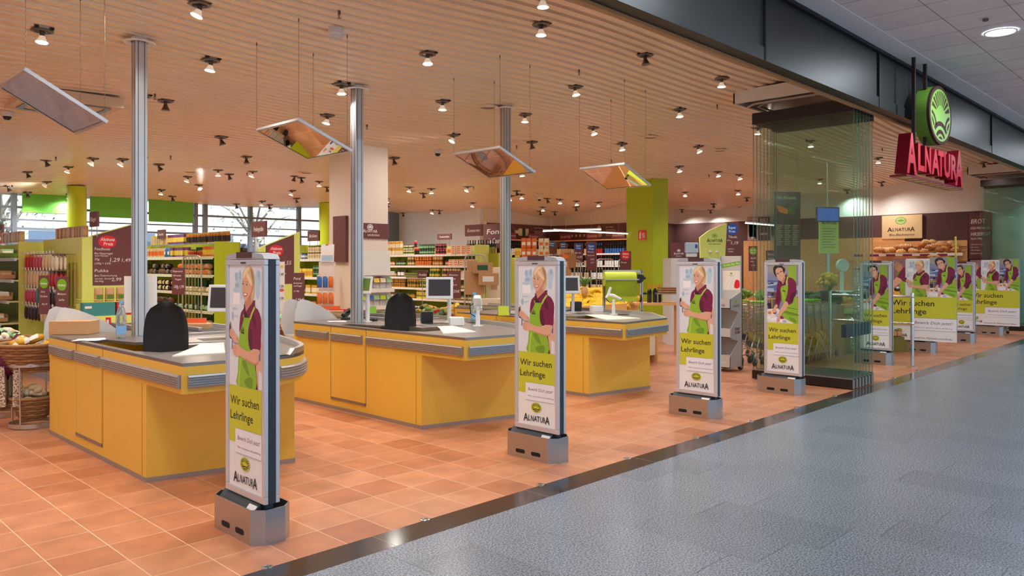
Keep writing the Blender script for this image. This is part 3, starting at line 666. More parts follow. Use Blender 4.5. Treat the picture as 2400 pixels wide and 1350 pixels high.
def checkout(X0, label, out, third=False):
    t = empty('checkout_counter', (X0,0,0), label, 'checkout counter', None)
    y0 = out[1][1]
    # body: plan of the yellow carcass
    body = [(.0,8.03),(.0,5.72),(1.03,5.47 if not third else 5.56),(1.10,6.0),(1.3,6.8),(1.40,7.4),(1.40,8.9),(.82,8.9),(.82,8.03)]
    b = B(); n = len(body); cav = [(.03,7.9),(.03,5.95),(.78,5.85),(.80,7.9)]
    for i in range(n):
        a, c = body[i], body[(i+1)%n]; b.add([(a[0],a[1],.035),(c[0],c[1],.035),(c[0],c[1],.70),(a[0],a[1],.70)],[(0,1,2,3)],'yellow')
    for i in range(4):
        a, c = cav[i], cav[(i+1)%4]; b.add([(a[0],a[1],.02),(c[0],c[1],.02),(c[0],c[1],.87),(a[0],a[1],.87)],[(0,3,2,1)],'inner_yellow')
    ring_mesh(b, [body[0],body[1],body[2],body[3],body[4],body[5],body[6],body[7],body[8]], cav[::1], .69, .70, 'yellow', False)
    b.build('body', t)
    b = B(); pl = [(p[0]+(.004 if p[0]<.01 else -.006)*-1, p[1]) for p in body]; b.prism(pl, 0, .035, 'bumper'); b.build('kick_plate', t)
    # upper apron under the worktop, set out to the worktop edge
    n = len(out); b = B()
    for i in range(n):
        a, c = out[i], out[(i+1)%n]; b.add([(a[0],a[1],.70),(c[0],c[1],.70),(c[0],c[1],.882),(a[0],a[1],.882)],[(0,1,2,3)],'yellow')
    ring_mesh(b, out, CAV, .70, .705, 'yellow', False); b.build('apron', t)
    # seams and the service door of the left flank
    b = B()
    for y in (7.27,6.62): b.box(-.0012,y-.003,.10,.001,y+.003,.905,'steel_dark')
    b.box(-.0012,5.80,.035,.001,5.803,.70,'brown_dark'); b.build('seam', t)
    d = B(); d.box(-.006,6.635,.13,.001,7.255,.735,'yellow'); d = d.build('door', t, bev=.002)
    b = B(); b.box(-.009,6.625,.105,.001,7.265,.130,'counter_steel'); b.cyl((-.012,6.94,.118),(-.006,6.94,.118),.006,'steel',8); b.build('sill_strip', d)
    # bumpers on the left flank, the front, round the corner
    for a, c in ((7.98,7.31),(7.25,6.68),(6.60,y0+.03)): bumper_run(t, [(0,a),(0,a-.01),(0,c)], .735, .825, 'bumper', 1)
    if not third:
        bumper_run(t, [(.03,5.098),(.3,5.063),(.60,5.022)], .735, .825, 'bumper_cool', 1)
        bumper_run(t, [q for q in out if .64 < q[0] < 1.3 and q[1] < 6.3], .735, .835, 'bumper', 1)
    else: bumper_run(t, [(.03,5.203),(.5,5.25),(1.01,5.298)], .735, .825, 'bumper_cool', 1)
    # steel worktop with raised rim
    b = B(); ring_mesh(b, out, CAV, .882, .905, 'counter_steel'); b.build('worktop', t)
    b = B(); rp = [q for q in out if q[0] > (.60 if not third else 1.0) and q[1] < 9.7 and q[0] > .79 or (q[0] > .6 and q[1] < 5.4)]
    rp = [q for q in out[2:-2]]
    vs = []; 
    for i, q in enumerate(rp):
        a = rp[max(i-1,0)]; c = rp[min(i+1,len(rp)-1)]; dd = Vector((c[0]-a[0],c[1]-a[1])).normalized(); nn = Vector((-dd.y,dd.x))
        zt = .905 if (third and q[1] < 5.4) or q[1] < 5.05 else .945
        vs += [(q[0],q[1],.88),(q[0],q[1],zt),(q[0]+nn.x*.035,q[1]+nn.y*.035,zt),(q[0]+nn.x*.04,q[1]+nn.y*.04,.904)]
    b.add(vs, [(i*4+k,(i+1)*4+k,(i+1)*4+k+1,i*4+k+1) for i in range(len(rp)-1) for k in range(3)], 'steel'); b.build('rim', t)
    # belt, scanner plate, packing plate
    b = B(); b.box(.86,7.15,.905,1.36,8.95,.917,'belt'); b.box(.83,7.08,.905,1.39,7.15,.925,'steel'); b.box(.80,7.1,.905,.86,8.95,.935,'steel'); b.build('conveyor_belt', t)
    b = B(); b.prism([(.60,6.42),(1.18,6.30),(1.26,6.75),(.66,6.86)],.905,.909,'steel'); b.prism([(.74,6.46),(.98,6.41),(1.02,6.62),(.78,6.68)],.909,.911,'black_plastic'); b.build('scanner', t)
    b = B(); b.prism([(.10,5.52),(.46,5.46),(.78,6.16),(.60,6.20),(.50,6.05)] if not third else [(.12,5.55),(.62,5.42),(.86,6.2),(.66,6.3)],.905,.913,'cream_plate'); b.build('packing_plate', t)
    b = B(); b.box(.46,6.28,.60,.76,6.86,.902,'steel'); b.build('drawer_unit', t)
    b = B(); b.box(.06,7.24,.10,.80,7.28,.88,'inner_yellow'); b.box(.10,7.23,.12,.76,7.242,.45,'yellow'); b.build('inner_cabinet', t)
    return t
checkout(2.13,'yellow checkout counter nearest the camera, with curved steel packing end',OUT)
checkout(4.64,'yellow checkout counter between the other two, with the black telephone on it',OUT)
checkout(7.16,'farthest yellow checkout counter, with a square steel packing corner',OUT3,True)

def post(X_, Y_, label):
    t = empty('ceiling_post', (X_,Y_,0), label, 'post', 'slim aluminium posts at the checkouts')
    z1 = zc(X_,Y_)+.05; b = B(); s = .052
    b.box(-s,-s,.906,s,s,z1,'aluminium')
    for x in (-.028,.028): b.box(x-.004,-s-.0015,.906,x+.004,-s,z1,'steel_dark')
    for y in (-.028,.028): b.box(-s-.0015,y-.004,.906,-s,y+.004,z1,'steel_dark')
    b.build('profile', t, bev=.003)
    b = B(); b.lathe([(.14,z1-.085,'white_paint'),(.13,z1-.095,'white_paint'),(.075,z1-.085,'white_paint'),(.07,z1-.04,'white_paint')],24); b.build('ceiling_ring', t)
post(2.70,7.42,'slim grey post rising from the nearest yellow checkout to the ceiling')
post(5.05,7.38,'slim grey post rising from the checkout with the telephone')
post(7.46,7.40,'slim grey post at the farthest yellow checkout, beside the cordoned jar shelves')

def chair(X_, Y_, rz, label):
    t = empty('office_chair', (X_,Y_,0), label, 'chair', 'black chairs at the checkouts', (0,0,rz))
    # curved back: grid shaped outline
    b = B(); nu, nv = 10, 14; F, K = [], []
    for j in range(nv+1):
        v = j/nv; z = .60+.66*v; hw = .165*(1-.35*max(0,(v-.55)/.45)**2.2)*(.86+.14*min(1,v/.25)); hw *= math.sqrt(max(0,1-max(0,(v-.86)/.15)**2)) if v > .86 else 1
        for i in range(nu+1):
            u = -1+2*i/nu; x = u*hw; y = .05*(u*u)*-1+.04*math.sin(v*math.pi)-.10*(1-v)*.3
            F.append((x,y+.028*(1-u*u*.8),z)); K.append((x,y-.022,z))
    n = nu+1; fs = [(j*n+i,j*n+i+1,(j+1)*n+i+1,(j+1)*n+i) for j in range(nv) for i in range(nu)]
    m_ = len(F); ed = []
    loop = [i for i in range(n)]+[j*n+nu for j in range(1,nv+1)]+[nv*n+i for i in range(nu-1,-1,-1)]+[j*n for j in range(nv-1,0,-1)]
    b.add(F+K, [f[::-1] for f in fs]+[tuple(m_+i for i in f) for f in fs]+[(loop[k],loop[(k+1)%len(loop)],m_+loop[(k+1)%len(loop)],m_+loop[k]) for k in range(len(loop))],'chair_cloth',True)
    b.build('backrest', t)
    b = B(); b.prism(crom([(-.18,.02),(-.22,.28),(-.15,.46),(.15,.46),(.22,.28),(.18,.02)],4),.48,.56,'chair_cloth'); b.build('seat', t, bev=.02)
    b = B(); b.tube([(0,-.03,.85),(0,-.05,.6),(0,.05,.46),(0,.2,.46)],.02,'black_plastic',6); b.build('back_bracket', t)
    b = B(); b.cyl((0,.22,.08),(0,.22,.48),.028,'steel_dark'); b.build('gas_lift', t)
    b = B()
    for k in range(5):
        a = k*2*math.pi/5; b.tube([(0,.22,.10),(.27*math.cos(a),.22+.27*math.sin(a),.06)],[.025,.014],'black_plastic',6); b.ball((.27*math.cos(a),.22+.27*math.sin(a),.028),.028,'black_plastic',8,6)
    b.build('star_base', t)
mat('chair_cloth',(34,30,32),.75,bump=(300,.3))
chair(2.50,6.30,math.radians(-25),'black office chair behind the nearest yellow checkout')
chair(5.02,6.55,math.radians(-25),'black office chair at the checkout with the black telephone')

# ------------------------------------------------------------------ screens and card terminals
def monitor(px, py, Z, X_, w, h, rz, label, tilt=.12, pole=None, scr='screen', arm=True, zb=.905):
    p = at(px,py,X=X_) ; t = empty('monitor', p, label, 'monitor', None, (0,0,rz))
    b = B(); b.X = Matrix.Rotation(-tilt,4,'X'); b.box(-w/2,0,-h/2,w/2,.035,h/2,'plastic_grey'); b.box(-w*.3,.035,-h*.3,w*.3,.07,h*.3,'plastic_grey'); b.build('housing', t, bev=.006)
    b = B(); b.X = Matrix.Rotation(-tilt,4,'X'); b.box(-w/2+.028,-.002,-h/2+.036,w/2-.028,.001,h/2-.026,scr); b.build('screen', t)
    if arm:
        b = B(); hgt = p.z-zb; q = (.10,.16)
        b.tube([(0,.06,0),(.05,.11,-.02),(q[0],q[1],-.10)],[.03,.03,.028],'plastic_grey',8); b.cyl((q[0],q[1],-hgt),(q[0],q[1],-.06),.022,'plastic_grey',12); b.cyl((q[0],q[1],-hgt),(q[0],q[1],-hgt+.012),.05,'plastic_grey',16); b.build('stand', t)
    return t
monitor(1030,675,0,5.60,.30,.245,math.radians(-44),'grey touch monitor turned to the cashier of the checkout with the telephone')
monitor(522,699,0,3.16,.30,.245,math.radians(-58),'grey monitor half hidden by the nearest poster gate',arm=True)
monitor(1336,667,0,7.92,.28,.235,math.radians(-30),'grey touch monitor on the farthest yellow checkout')
mat('lcd_green',(110,138,66),.25)
def small_display(px, py, X_, rz, label, scr, pole_at=None):
    p = at(px,py,X=X_); t = empty('customer_display', p, label, 'display', None, (0,0,rz))
    b = B(); b.X = Matrix.Rotation(-.2,4,'X'); b.box(-.075,0,-.10,.075,.02,.10,'plastic_light'); b.build('housing', t, bev=.006)
    b = B(); b.X = Matrix.Rotation(-.2,4,'X'); b.box(-.055,-.002,-.065,.055,.0005,.075,scr); b.build('screen', t)
    b = B(); b.cyl((-.02,.05,-(p.z-.906)),(-.02,.05,-.02),.024,'plastic_light',12); b.cyl((-.02,.05,-(p.z-.906)),(-.02,.05,-(p.z-.906)+.01),.05,'plastic_light',14); b.box(-.04,.0,-.04,0,.06,.0,'plastic_light'); b.build('pole', t)
small_display(334,684,2.80,math.radians(-42),'small tilted display on the post of the nearest checkout','screen')
small_display(858,668,5.12,math.radians(-75),'small display with a green screen beside the post of the telephone checkout','lcd_green')
def terminal(px, py, X_, rz, label):
    p = at(px,py,X=X_); t = empty('card_terminal', (p.x,p.y,.906), label, 'card terminal', 'card terminals on stalks', (0,0,rz))
    h = .21; b = B(); b.cyl((0,0,0),(0,0,.008),.055,'plastic_light',20); b.cyl((0,0,0),(0,0,h*.55),.024,'plastic_light',12); b.cyl((0,0,h*.55),(0,0,h),.019,'plastic_light',12); b.build('stalk', t)
    Xm = Matrix.Translation((0,0,h+.03))@Matrix.Rotation(-.75,4,'X')
    b = B(); b.X = Xm; b.prism(crom([(-.036,-.10),(-.043,0),(-.036,.09),(0,.10),(.036,.09),(.043,0),(.036,-.10),(0,-.108)],3),-.02,.022,'plastic_light'); b.build('handset', t, bev=.005)
    b = B(); b.X = Xm; b.box(-.026,.03,.0215,.026,.07,.024,'lcd_green'); b.build('screen', t)
    b = B(); b.X = Xm
    for r_ in range(4):
        for c_ in range(3): b.box(-.026+c_*.019,-.07+r_*.021,.0215,-.012+c_*.019,-.057+r_*.021,.026,'dark_grey')
    b.build('keypad', t)
    b = B(); b.tube([(.03,-.03,h),(.06,-.09,h-.03),(-.06,-.09,h-.03),(-.03,-.03,h)],.004,'chrome',6); b.build('wire_guard', t)
    b = B(); b.tube([(-.03,.04,h+.05),(-.09,.05,h),(-.08,.03,h-.08),(-.03,.01,.10)],.006,'black_plastic',6); b.build('cord', t)
terminal(1120,762,5.62,math.radians(-50),'card terminal on a white stalk at the telephone checkout')
terminal(633,775,3.20,math.radians(-60),'card terminal peeking out behind the nearest poster gate')
def hand_scanner(px, py, X_, label):
    p = at(px,py,X=X_); t = empty('hand_scanner', (p.x,p.y,.906), label, 'scanner', None, (0,0,math.radians(-45)))
    b = B(); b.cyl((0,0,0),(0,0,.008),.055,'plastic_light',20); b.cyl((0,0,0),(0,0,.10),.024,'plastic_light',12); b.cyl((0,0,.10),(0,0,.20),.02,'plastic_light',12); b.build('stalk', t)
    b = B(); b.tube([(-.10,0,.22),(-.07,0,.26),(0,0,.25),(.10,0,.20)],[.016,.022,.022,.016],'plastic_light',10); b.tube([(-.07,0,.25),(-.05,0,.32),(-.035,0,.36)],[.022,.018,.014],'plastic_light',10); b.build('gun', t)
    b = B(); b.tube([(.10,0,.20),(.15,0,.15)],.006,'steel',6); b.ball((.10,0,.20),.014,'black_plastic',8,6); b.tube([(-.10,0,.21),(-.05,.02,.16),(.0,.02,.17)],.006,'black_plastic',6); b.build('holder', t)
hand_scanner(1438,739,8.16,'white hand scanner on a stalk on the farthest checkout')
def boxobj(name, px, py, zb, d, m, label, cat, rz=0, X=None, Y=None, top=None, group=None, bev=.004, arr=None):
    p = at(px,py,Z=zb) if X is None and Y is None else at(px,py,X=X,Y=Y)
    b = B(); b.box(-d[0]/2,-d[1]/2,0,d[0]/2,d[1]/2,d[2],m)
    o = b.build(name, loc=(p.x,p.y,zb), rot=(0,0,rz), bev=bev); tag(o,label,cat,group); return o
a = math.radians(-35)
boxobj('receipt_printer',1070,762,.906,(.15,.16,.085),'plastic_light','light grey receipt printer in front of the telephone checkout monitor','printer',a)
boxobj('cash_printer',1000,757,.906,(.13,.15,.13),'black_plastic','black cash printer beside the grey receipt printer','printer',a)
boxobj('receipt_printer',1398,731,.906,(.15,.16,.085),'plastic_light','light grey receipt printer on the farthest checkout','printer',a)
boxobj('cash_printer',1350,728,.906,(.13,.15,.13),'black_plastic','black cash printer on the farthest checkout left of the grey one','printer',a)
boxobj('paper_pad',1460,737,.908,(.12,.16,.006),'black_plastic','flat black pad on the steel top of the farthest checkout','pad',a)
boxobj('paper_pad',1100,756,.908,(.08,.12,.006),'black_plastic','flat black pad beside the card terminal of the telephone checkout','pad',a)
boxobj('cardboard_box',175,782,.906,(.36,.22,.125),'cardboard','open brown cardboard box at the rear corner of the nearest checkout','box',math.radians(-42))
boxobj('snack_carton',780,738,.906,(.26,.16,.055),'cardboard','blue and orange printed carton by the telephone','carton',math.radians(-38))
boxobj('snack_carton',455,772,.906,(.32,.14,.06),'cardboard','orange printed carton behind the nearest office chair','carton',math.radians(-40))
boxobj('snack_carton',802,733,.906,(.26,.14,.05),'red_sign','red printed carton behind the black telephone','carton',math.radians(-38))
mat('orange_print',(226,98,52),.6)
for px,py,mt_,lb in ((775,726,'orange_print','orange lid sleeve of the carton by the telephone'),(455,757,'orange_print','orange header standing on the carton behind the nearest chair')):
    p = at(px,py,Z=.97); b = B(); b.box(-.12,-.005,0,.12,.005,.05,mt_); tag(b.build('carton_header',loc=p,rot=(0,0,math.radians(-38))),lb,'carton header')
mat('pet',(210,226,236),.08,trans=.85,ior=1.2); mat('cap_blue',(96,176,220),.4); mat('label_blue',(120,170,214),.5)
def water_bottle(p, h, label, col='cap_blue'):
    t = empty('water_bottle', p, label, 'bottle'); r = h*.13; b = B()
    b.lathe([(0,0,'pet'),(r*.9,0,'pet'),(r,h*.04,'pet'),(r,h*.3,'pet'),(r*.92,h*.33,'pet'),(r,h*.36,'pet'),(r,h*.62,'pet'),(r*.6,h*.80,'pet'),(r*.38,h*.88,'pet'),(r*.38,h*.93,'pet')],20); b.build('body', t)
    b = B(); b.lathe([(r*.42,h*.92,col),(r*.42,h,col),(0,h,col)],14); b.build('cap', t)
    b = B(); b.lathe([(r*1.01,h*.12,'label_blue'),(r*1.01,h*.34,'label_blue')],20); b.build('label', t)
water_bottle(at(284,792,Z=.906),.33,'clear water bottle with blue cap beside the nearest post')
water_bottle(Vector((5.92,6.36,.906)),.34,'clear water bottle with blue cap behind the card terminal')
b = B(); b.box(-.02,-.015,0,.02,.015,.12,'red_sign'); b.box(-.012,-.016,.02,.012,-.0155,.10,'paper'); tag(b.build('juice_carton',loc=at(254,772,Z=.906),rot=(0,0,-.7)),'slim red packet standing left of the water bottle','packet')
b = B()
for i in range(4): b.box(-.10+i*.01,-.09,.0+i*.002,.10+i*.012,.07,.002+i*.002,'paper',X=Matrix.Rotation(.12*i,4,'Z'))
tag(b.build('paper_stack',loc=at(205,797,Z=.907),rot=(0,0,-.6)),'loose white papers on the nearest checkout','papers')
b = B()
for i in range(3): b.box(-.10,-.07,i*.002,.10,.07,.0015+i*.002,'paper',X=Matrix.Rotation(.1*i,4,'Z'))
tag(b.build('paper_stack',loc=at(790,754,Z=.907),rot=(0,0,-.5)),'white papers under the black telephone','papers')
# telephone
p = at(822,748,Z=.906); t = empty('telephone', p, 'black desk telephone on the second yellow checkout', 'telephone', None, (0,0,math.radians(-55)))
b = B(); b.add([(-.09,-.10,0),(.09,-.10,0),(.09,.10,0),(-.09,.10,0),(-.09,-.10,.02),(.09,-.10,.02),(.09,.10,.085),(-.09,.10,.085)],[(0,3,2,1),(4,5,6,7),(0,1,5,4),(1,2,6,5),(2,3,7,6),(3,0,4,7)],'black_plastic'); b.build('base', t, bev=.008)
b = B(); b.tube([(-.06,-.09,.05),(-.06,-.05,.075),(-.06,.05,.10),(-.06,.10,.10)],[.026,.016,.016,.028],'black_plastic',8); b.build('handset', t)
b = B()
for r_ in range(4):
    for c_ in range(4): b.box(-.01+c_*.02,-.07+r_*.022,.03+r_*.0072,.003+c_*.02,-.055+r_*.022,.036+r_*.0072,'plastic_light')
b.build('keypad', t)
b = B(); b.lathe([(.05,0,'black_plastic'),(.05,.02,'black_plastic'),(.035,.035,'black_plastic'),(.0,.035,'black_plastic')],16); tag(b.build('coin_tray',loc=at(875,752,Z=.907)),'round black tray left of the middle office chair','tray')
b = B(); b.add([(-.05,-.03,0),(.05,-.03,0),(.05,0,.10),(-.05,0,.10),(.05,.03,0),(-.05,.03,0)],[(0,1,2,3),(3,2,4,5)],'green_sign'); tag(b.build('table_card',loc=at(873,736,Z=.906),rot=(0,0,-.6)),'small green tent card behind the round black tray','card')
b = B(); b.add([(-.07,-.03,0),(.07,-.03,0),(.07,0,.12),(-.07,0,.12),(.07,.03,0),(-.07,.03,0)],[(0,1,2,3),(3,2,4,5)],'lime'); tag(b.build('table_card',loc=at(1180,739,Z=.906),rot=(0,0,-.6)),'lime tent card left of the second poster gate','card')
# divider bars on the belts
for X0, n_, lb in ((2.13,2,'nearest'),(4.64,2,'telephone'),(7.16,2,'farthest')):
    for k in range(n_):
        b = B(); b.box(-.02,-.17,0,.02,.17,.035,'steel'); o = b.build('divider_bar', loc=(X0+1.1,7.5+.5*k,.918), rot=(0,0,.1*k), bev=.004); tag(o,'metal shopping divider on the belt of the %s checkout'%lb,'divider','dividers on the %s belt'%lb)
mat('bag_black',(40,36,40),.4)
# ------------------------------------------------------------------ spotlights
mat('lamp_on',(255,246,232),.5,emit=9.); mat('lamp_cool',(225,240,255),.5,emit=14.); mat('lamp_side',(235,215,190),.35,emit=.35); mat('ring_metal',(120,108,100),.3,.8)
SPOTS = [  # pixel of the ring, kind (w warm lit, c cool lit, o facing away), tilt degrees, tilt heading degrees
 (99,70,'w',6,0),(468,8,'w',22,-60),(494,140,'w',8,-60),(336,224,'w',14,-90),(388,236,'o',0,0),(767,270,'w',14,-60),(518,321,'o',20,100),(577,367,'o',10,60),
 (108,375,'o',25,120),(160,391,'w',20,-60),(64,403,'o',25,110),(110,426,'w',45,-80),(19,436,'o',25,110),(64,451,'o',25,60),(218,371,'w',30,-60),(287,373,'w',30,-60),(332,369,'w',25,-60),(372,385,'o',30,110),
 (440,414,'w',20,-60),(466,433,'w',35,60),(378,445,'w',10,-60),(511,398,'w',0,0),(537,408,'o',20,100),(404,460,'o',20,60),(163,455,'c',10,-60),(592,401,'w',20,-60),(690,412,'o',20,-110),(706,416,'o',20,60),(748,425,'w',0,0),(766,438,'o',20,60),
 (684,447,'w',20,-60),(694,465,'o',20,110),(614,472,'w',15,-60),(631,480,'o',15,110),(554,478,'o',20,60),
 (1002,125,'w',8,20),(1268,56,'w',2,0),(1348,203,'w',12,60),(1037,237,'w',2,0),(800,197,'w',4,40),(1230,268,'w',2,0),(1063,316,'w',28,-60),(1246,333,'o',15,110),(1390,299,'w',18,60),(1457,337,'c',10,50),(923,370,'o',15,70),
 (960,438,'w',14,-60),(1011,442,'w',8,30),(1096,437,'w',25,-60),(1223,400,'w',8,60),(1211,447,'o',15,60),(992,453,'o',15,110),(907,465,'w',4,0),(908,477,'o',15,110),(1108,475,'w',14,-60),(1014,492,'w',20,-60),(1030,493,'o',0,0),(945,499,'o',0,0),(1019,503,'o',8,60),
 (1157,491,'o',15,60),(1197,459,'w',20,-60),(1222,455,'c',10,40),(1283,465,'o',20,60),(1312,467,'c',10,40),(1351,471,'c',10,40),(1402,474,'c',10,40),(1467,478,'w',10,40),(1272,485,'c',8,40),(1350,485,'o',10,60),(1300,496,'o',10,60),(1266,495,'o',10,60),
 (1512,128,'o',8,60),(1691,183,'w',2,0),(1592,256,'w',8,40),(1776,299,'w',2,0),(1636,343,'w',25,60),(1591,390,'c',15,50),(1682,402,'c',15,50),(1733,409,'c',15,50),(1606,450,'w',15,-30),(1730,446,'w',8,0),(1750,463,'o',10,60),(1672,478,'o',10,60),(1735,485,'o',15,60),
 (1598,490,'o',10,60),(1665,492,'o',10,60),(1801,241,'w',15,60),(2058,370,'w',4,0),(2066,427,'o',15,60),(2305,381,'o',10,60),(2345,397,'c',4,0),(1921,420,'w',4,0),(1985,445,'o',10,60),(1900,330,'w',4,0),(2200,420,'w',10,60)]
def spot_protos():
    P = {}
    for kind, lens in (('w','lamp_on'),('c','lamp_cool'),('o','ring_metal')):
        r = B()
        for k in range(24):
            a = 2*math.pi*k/24
        r.lathe([(.088,-.004,'ring_metal'),(.088,-.016,'ring_metal'),(.062,-.020,'ring_metal'),(.055,-.004,'steel_dark'),(0,-.004,'black_plastic')],20)
        for k in range(4):
            a = math.pi/4+k*math.pi/2; r.cbox((.085*math.cos(a),.085*math.sin(a),.008),(.03,.03,.02),'black_plastic')
        r.cyl((0,0,-.05),(0,0,-.004),.02,'ring_metal',10)
        h = B(); h.lathe([(.018,-.0,'ring_metal'),(.024,-.012,'ring_metal'),(.028,-.028,'lamp_side' if kind != 'o' else 'ring_metal'),(.050,-.070,'lamp_side' if kind != 'o' else 'ring_metal')],18)
        l = B(); l.lathe([(.050,-.068,lens),(.030,-.0725,lens),(0,-.073,lens)],18)
        P[kind] = (r.mesh('ring'), h.mesh('reflector'), l.mesh('lens'))
    return P
_sp = spot_protos()
LIGHTS = {}
for k_, col_, e_ in (('w',LAMP_COL,LAMP_W),('c',(.86,.93,1.0),LAMP_W*1.1),('o',LAMP_COL,LAMP_W)):
    l = bpy.data.lights.new('spot_'+k_,'SPOT'); l.energy = e_; l.color = col_; l.spot_size = math.radians(150); l.spot_blend = .9; l.shadow_soft_size = .05; LIGHTS[k_] = l
SPLOC = []
def where(px, py):
    """words for where a lamp hangs, by what is near it in the photo"""
    v = 'near the front edge' if py < 160 else 'above the checkouts' if py < 300 else 'over the aisles' if py < 400 else 'near the rear'
    return v
def side(px):
    for x, s in ((130,'at the far left'),(300,'left of the nearest post'),(560,'right of the nearest post'),(780,'left of the cream pillar'),(1000,'right of the cream pillar'),(1180,'left of the third post'),(1480,'left of green pillar'),(1700,'right of the green pillar'),(1830,'left of the folded glass'),(2100,'behind the folded glass')):
        if px < x: return s
    return 'behind the red sign'
from collections import Counter
_labs = [('%s spotlight %s, %s' % ({'w':'warm','c':'bluish','o':'turned-away'}[k], where(x,y), side(x)), x, y) for x, y, k, a, h in SPOTS]
def uniq(labels):
    """labels shared by several get their rank from left to right"""
    c = Counter(l for l, x, y in labels); out = []
    ords = ['leftmost','second from left','third from left','fourth from left','fifth from left','sixth from left','seventh from left','eighth from left','ninth from left']
    for l, x, y in labels:
        if c[l] == 1: out.append(l); continue
        k = sorted([(b_, c_) for a_, b_, c_ in labels if a_ == l]).index((x,y)); n = c[l]
        out.append('%s, %s' % (l, 'rightmost' if k == n-1 else ords[min(k,8)]))
    return out
_ul = uniq(_labs)
for i, (px, py, kind, tilt, head) in enumerate(SPOTS):
    p = on_ceiling(px, py, .0); SPLOC.append(p)
    t = empty('ceiling_spotlight', (p.x,p.y,p.z), _ul[i], 'spotlight', 'ceiling spotlights in the shop')
    hd = math.radians(head); d = Vector((math.sin(TH)*math.sin(hd)*1+math.cos(TH)*-math.cos(hd), -math.cos(TH)*math.sin(hd)-math.sin(TH)*math.cos(hd), 0))
    ax = Vector((0,0,1)).cross(d)
    q = Matrix.Rotation(math.radians(-tilt), 4, ax) if tilt else Matrix.Identity(4)
    for j, me in enumerate(_sp[kind]):
        o = bpy.data.objects.new(('mount_ring','reflector','lens')[j], me); COL.objects.link(o); o.parent = t
        if j: o.matrix_local = Matrix.Translation((0,0,-.045))@q
    if p.x > 13.6 and p.y > 14.9: continue
    lo = bpy.data.objects.new('spot_light', LIGHTS[kind]); COL.objects.link(lo); lo.parent = t; lo.matrix_local = Matrix.Translation((0,0,-.045))@q@Matrix.Translation((0,0,-.09))
for i, (X_, Y_) in enumerate(((.9,4.6),(-.9,5.2),(.4,6.2),(-1.6,7.0),(.1,7.9),(-1.2,9.2),(.9,9.6),(2.3,4.5),(3.7,4.6),(2.0,5.7),(5.0,4.5),(-2.2,4.3),(-.4,11.4),(1.4,11.8))):
    t = empty('ceiling_spotlight', (X_,Y_,zc(X_,Y_)), 'warm spotlight above the left part of the picture, outside the frame', 'spotlight', 'spotlights outside the frame')
    for j, me in enumerate(_sp['w']):
        o = bpy.data.objects.new(('mount_ring','reflector','lens')[j], me); COL.objects.link(o); o.parent = t
        if j: o.location = (0,0,-.045)
    lo = bpy.data.objects.new('spot_light', LIGHTS['w']); COL.objects.link(lo); lo.parent = t; lo.location = (0,0,-.135)
# small ceiling fittings
def put(name, px, py, b, label, cat, group=None, rot=None):
    p = on_ceiling(px, py); return tag(b.build(name, loc=p, rot=rot), label, cat, group)
mat('sprinkler',(120,104,92),.4,.6); mat('detector',(226,224,224),.5); mat('smoked',(40,38,40),.12)
_sl = [(795,25),(363,220),(860,292),(1357,163),(1211,341),(1433,374),(1681,245),(400,365),(579,404),(1662,409),(1800,428),(1110,437),(2068,347),(131,367)]
for (px, py), lb in zip(_sl, uniq([('small sprinkler head %s, %s' % (where(x,y), side(x)), x, y) for x, y in _sl])):
    b = B(); b.cyl((0,0,0),(0,0,-.035),.012,'sprinkler',8); b.cyl((0,0,-.035),(0,0,-.065),.004,'sprinkler',6); b.lathe([(.018,-.066,'sprinkler'),(0,-.068,'sprinkler')],8); b.tube([(.012,0,-.035),(.016,0,-.05),(.006,0,-.064)],.002,'sprinkler',4); b.tube([(-.012,0,-.035),(-.016,0,-.05),(-.006,0,-.064)],.002,'sprinkler',4)
    put('sprinkler', px, py, b, lb, 'sprinkler', 'sprinkler heads in the shop ceiling')
b = B(); b.lathe([(.068,0,'detector'),(.072,-.03,'detector'),(.064,-.034,'detector'),(.070,-.042,'detector'),(.066,-.062,'detector'),(.045,-.085,'plastic_grey'),(0,-.092,'plastic_grey')],24); put('smoke_detector',788,68,b,'round grey smoke detector in the front part of the shop ceiling','smoke detector')
_dl = [(17,262,'dome camera at the left edge below the air outlet'),(1026,352,'white dome camera right of the cream pillar'),(1264,462,'white dome camera near the wine shelves'),(820,386,'dome camera above the cream pillar')]
for px, py, lb in _dl[:3]:
    t = empty('dome_camera', on_ceiling(px,py), lb, 'camera', 'dome cameras')
    b = B(); b.lathe([(.06,0,'detector'),(.064,-.05,'detector'),(.058,-.058,'detector')],20); b.build('housing', t)
    b = B(); b.lathe([(.045,-.056,'smoked'),(.040,-.082,'smoked'),(.02,-.098,'smoked'),(0,-.10,'smoked')],20); b.build('dome', t)
for px, py, lb in ((1142,250,'round slotted air outlet beside the top of the third post'),(445,402,'round air outlet right of the nearest post'),(718,404,'round air outlet left of the cream pillar'),(1523,321,'thin ring air outlet left of the folded glass, nearer one'),(1686,352,'round air outlet left of the folded glass, farther one'),(963,447,'round air outlet right of the cream pillar'),(1265,452,'round air outlet in front of the wine shelves'),(1602,484,'round air outlet right of the green pillar')):
    b = B(); b.lathe([(.13,.01,'ring_metal'),(.15,-.006,'pillar_cream'),(.10,-.014,'pillar_cream')],28)
    for k in range(4): b.lathe([(.096-.022*k,-.013,'steel_dark'),(.090-.022*k,-.004,'steel_dark'),(.080-.022*k,-.014,'pillar_cream')],28)
    put('air_outlet', px, py, b, lb, 'air outlet', 'round air outlets')
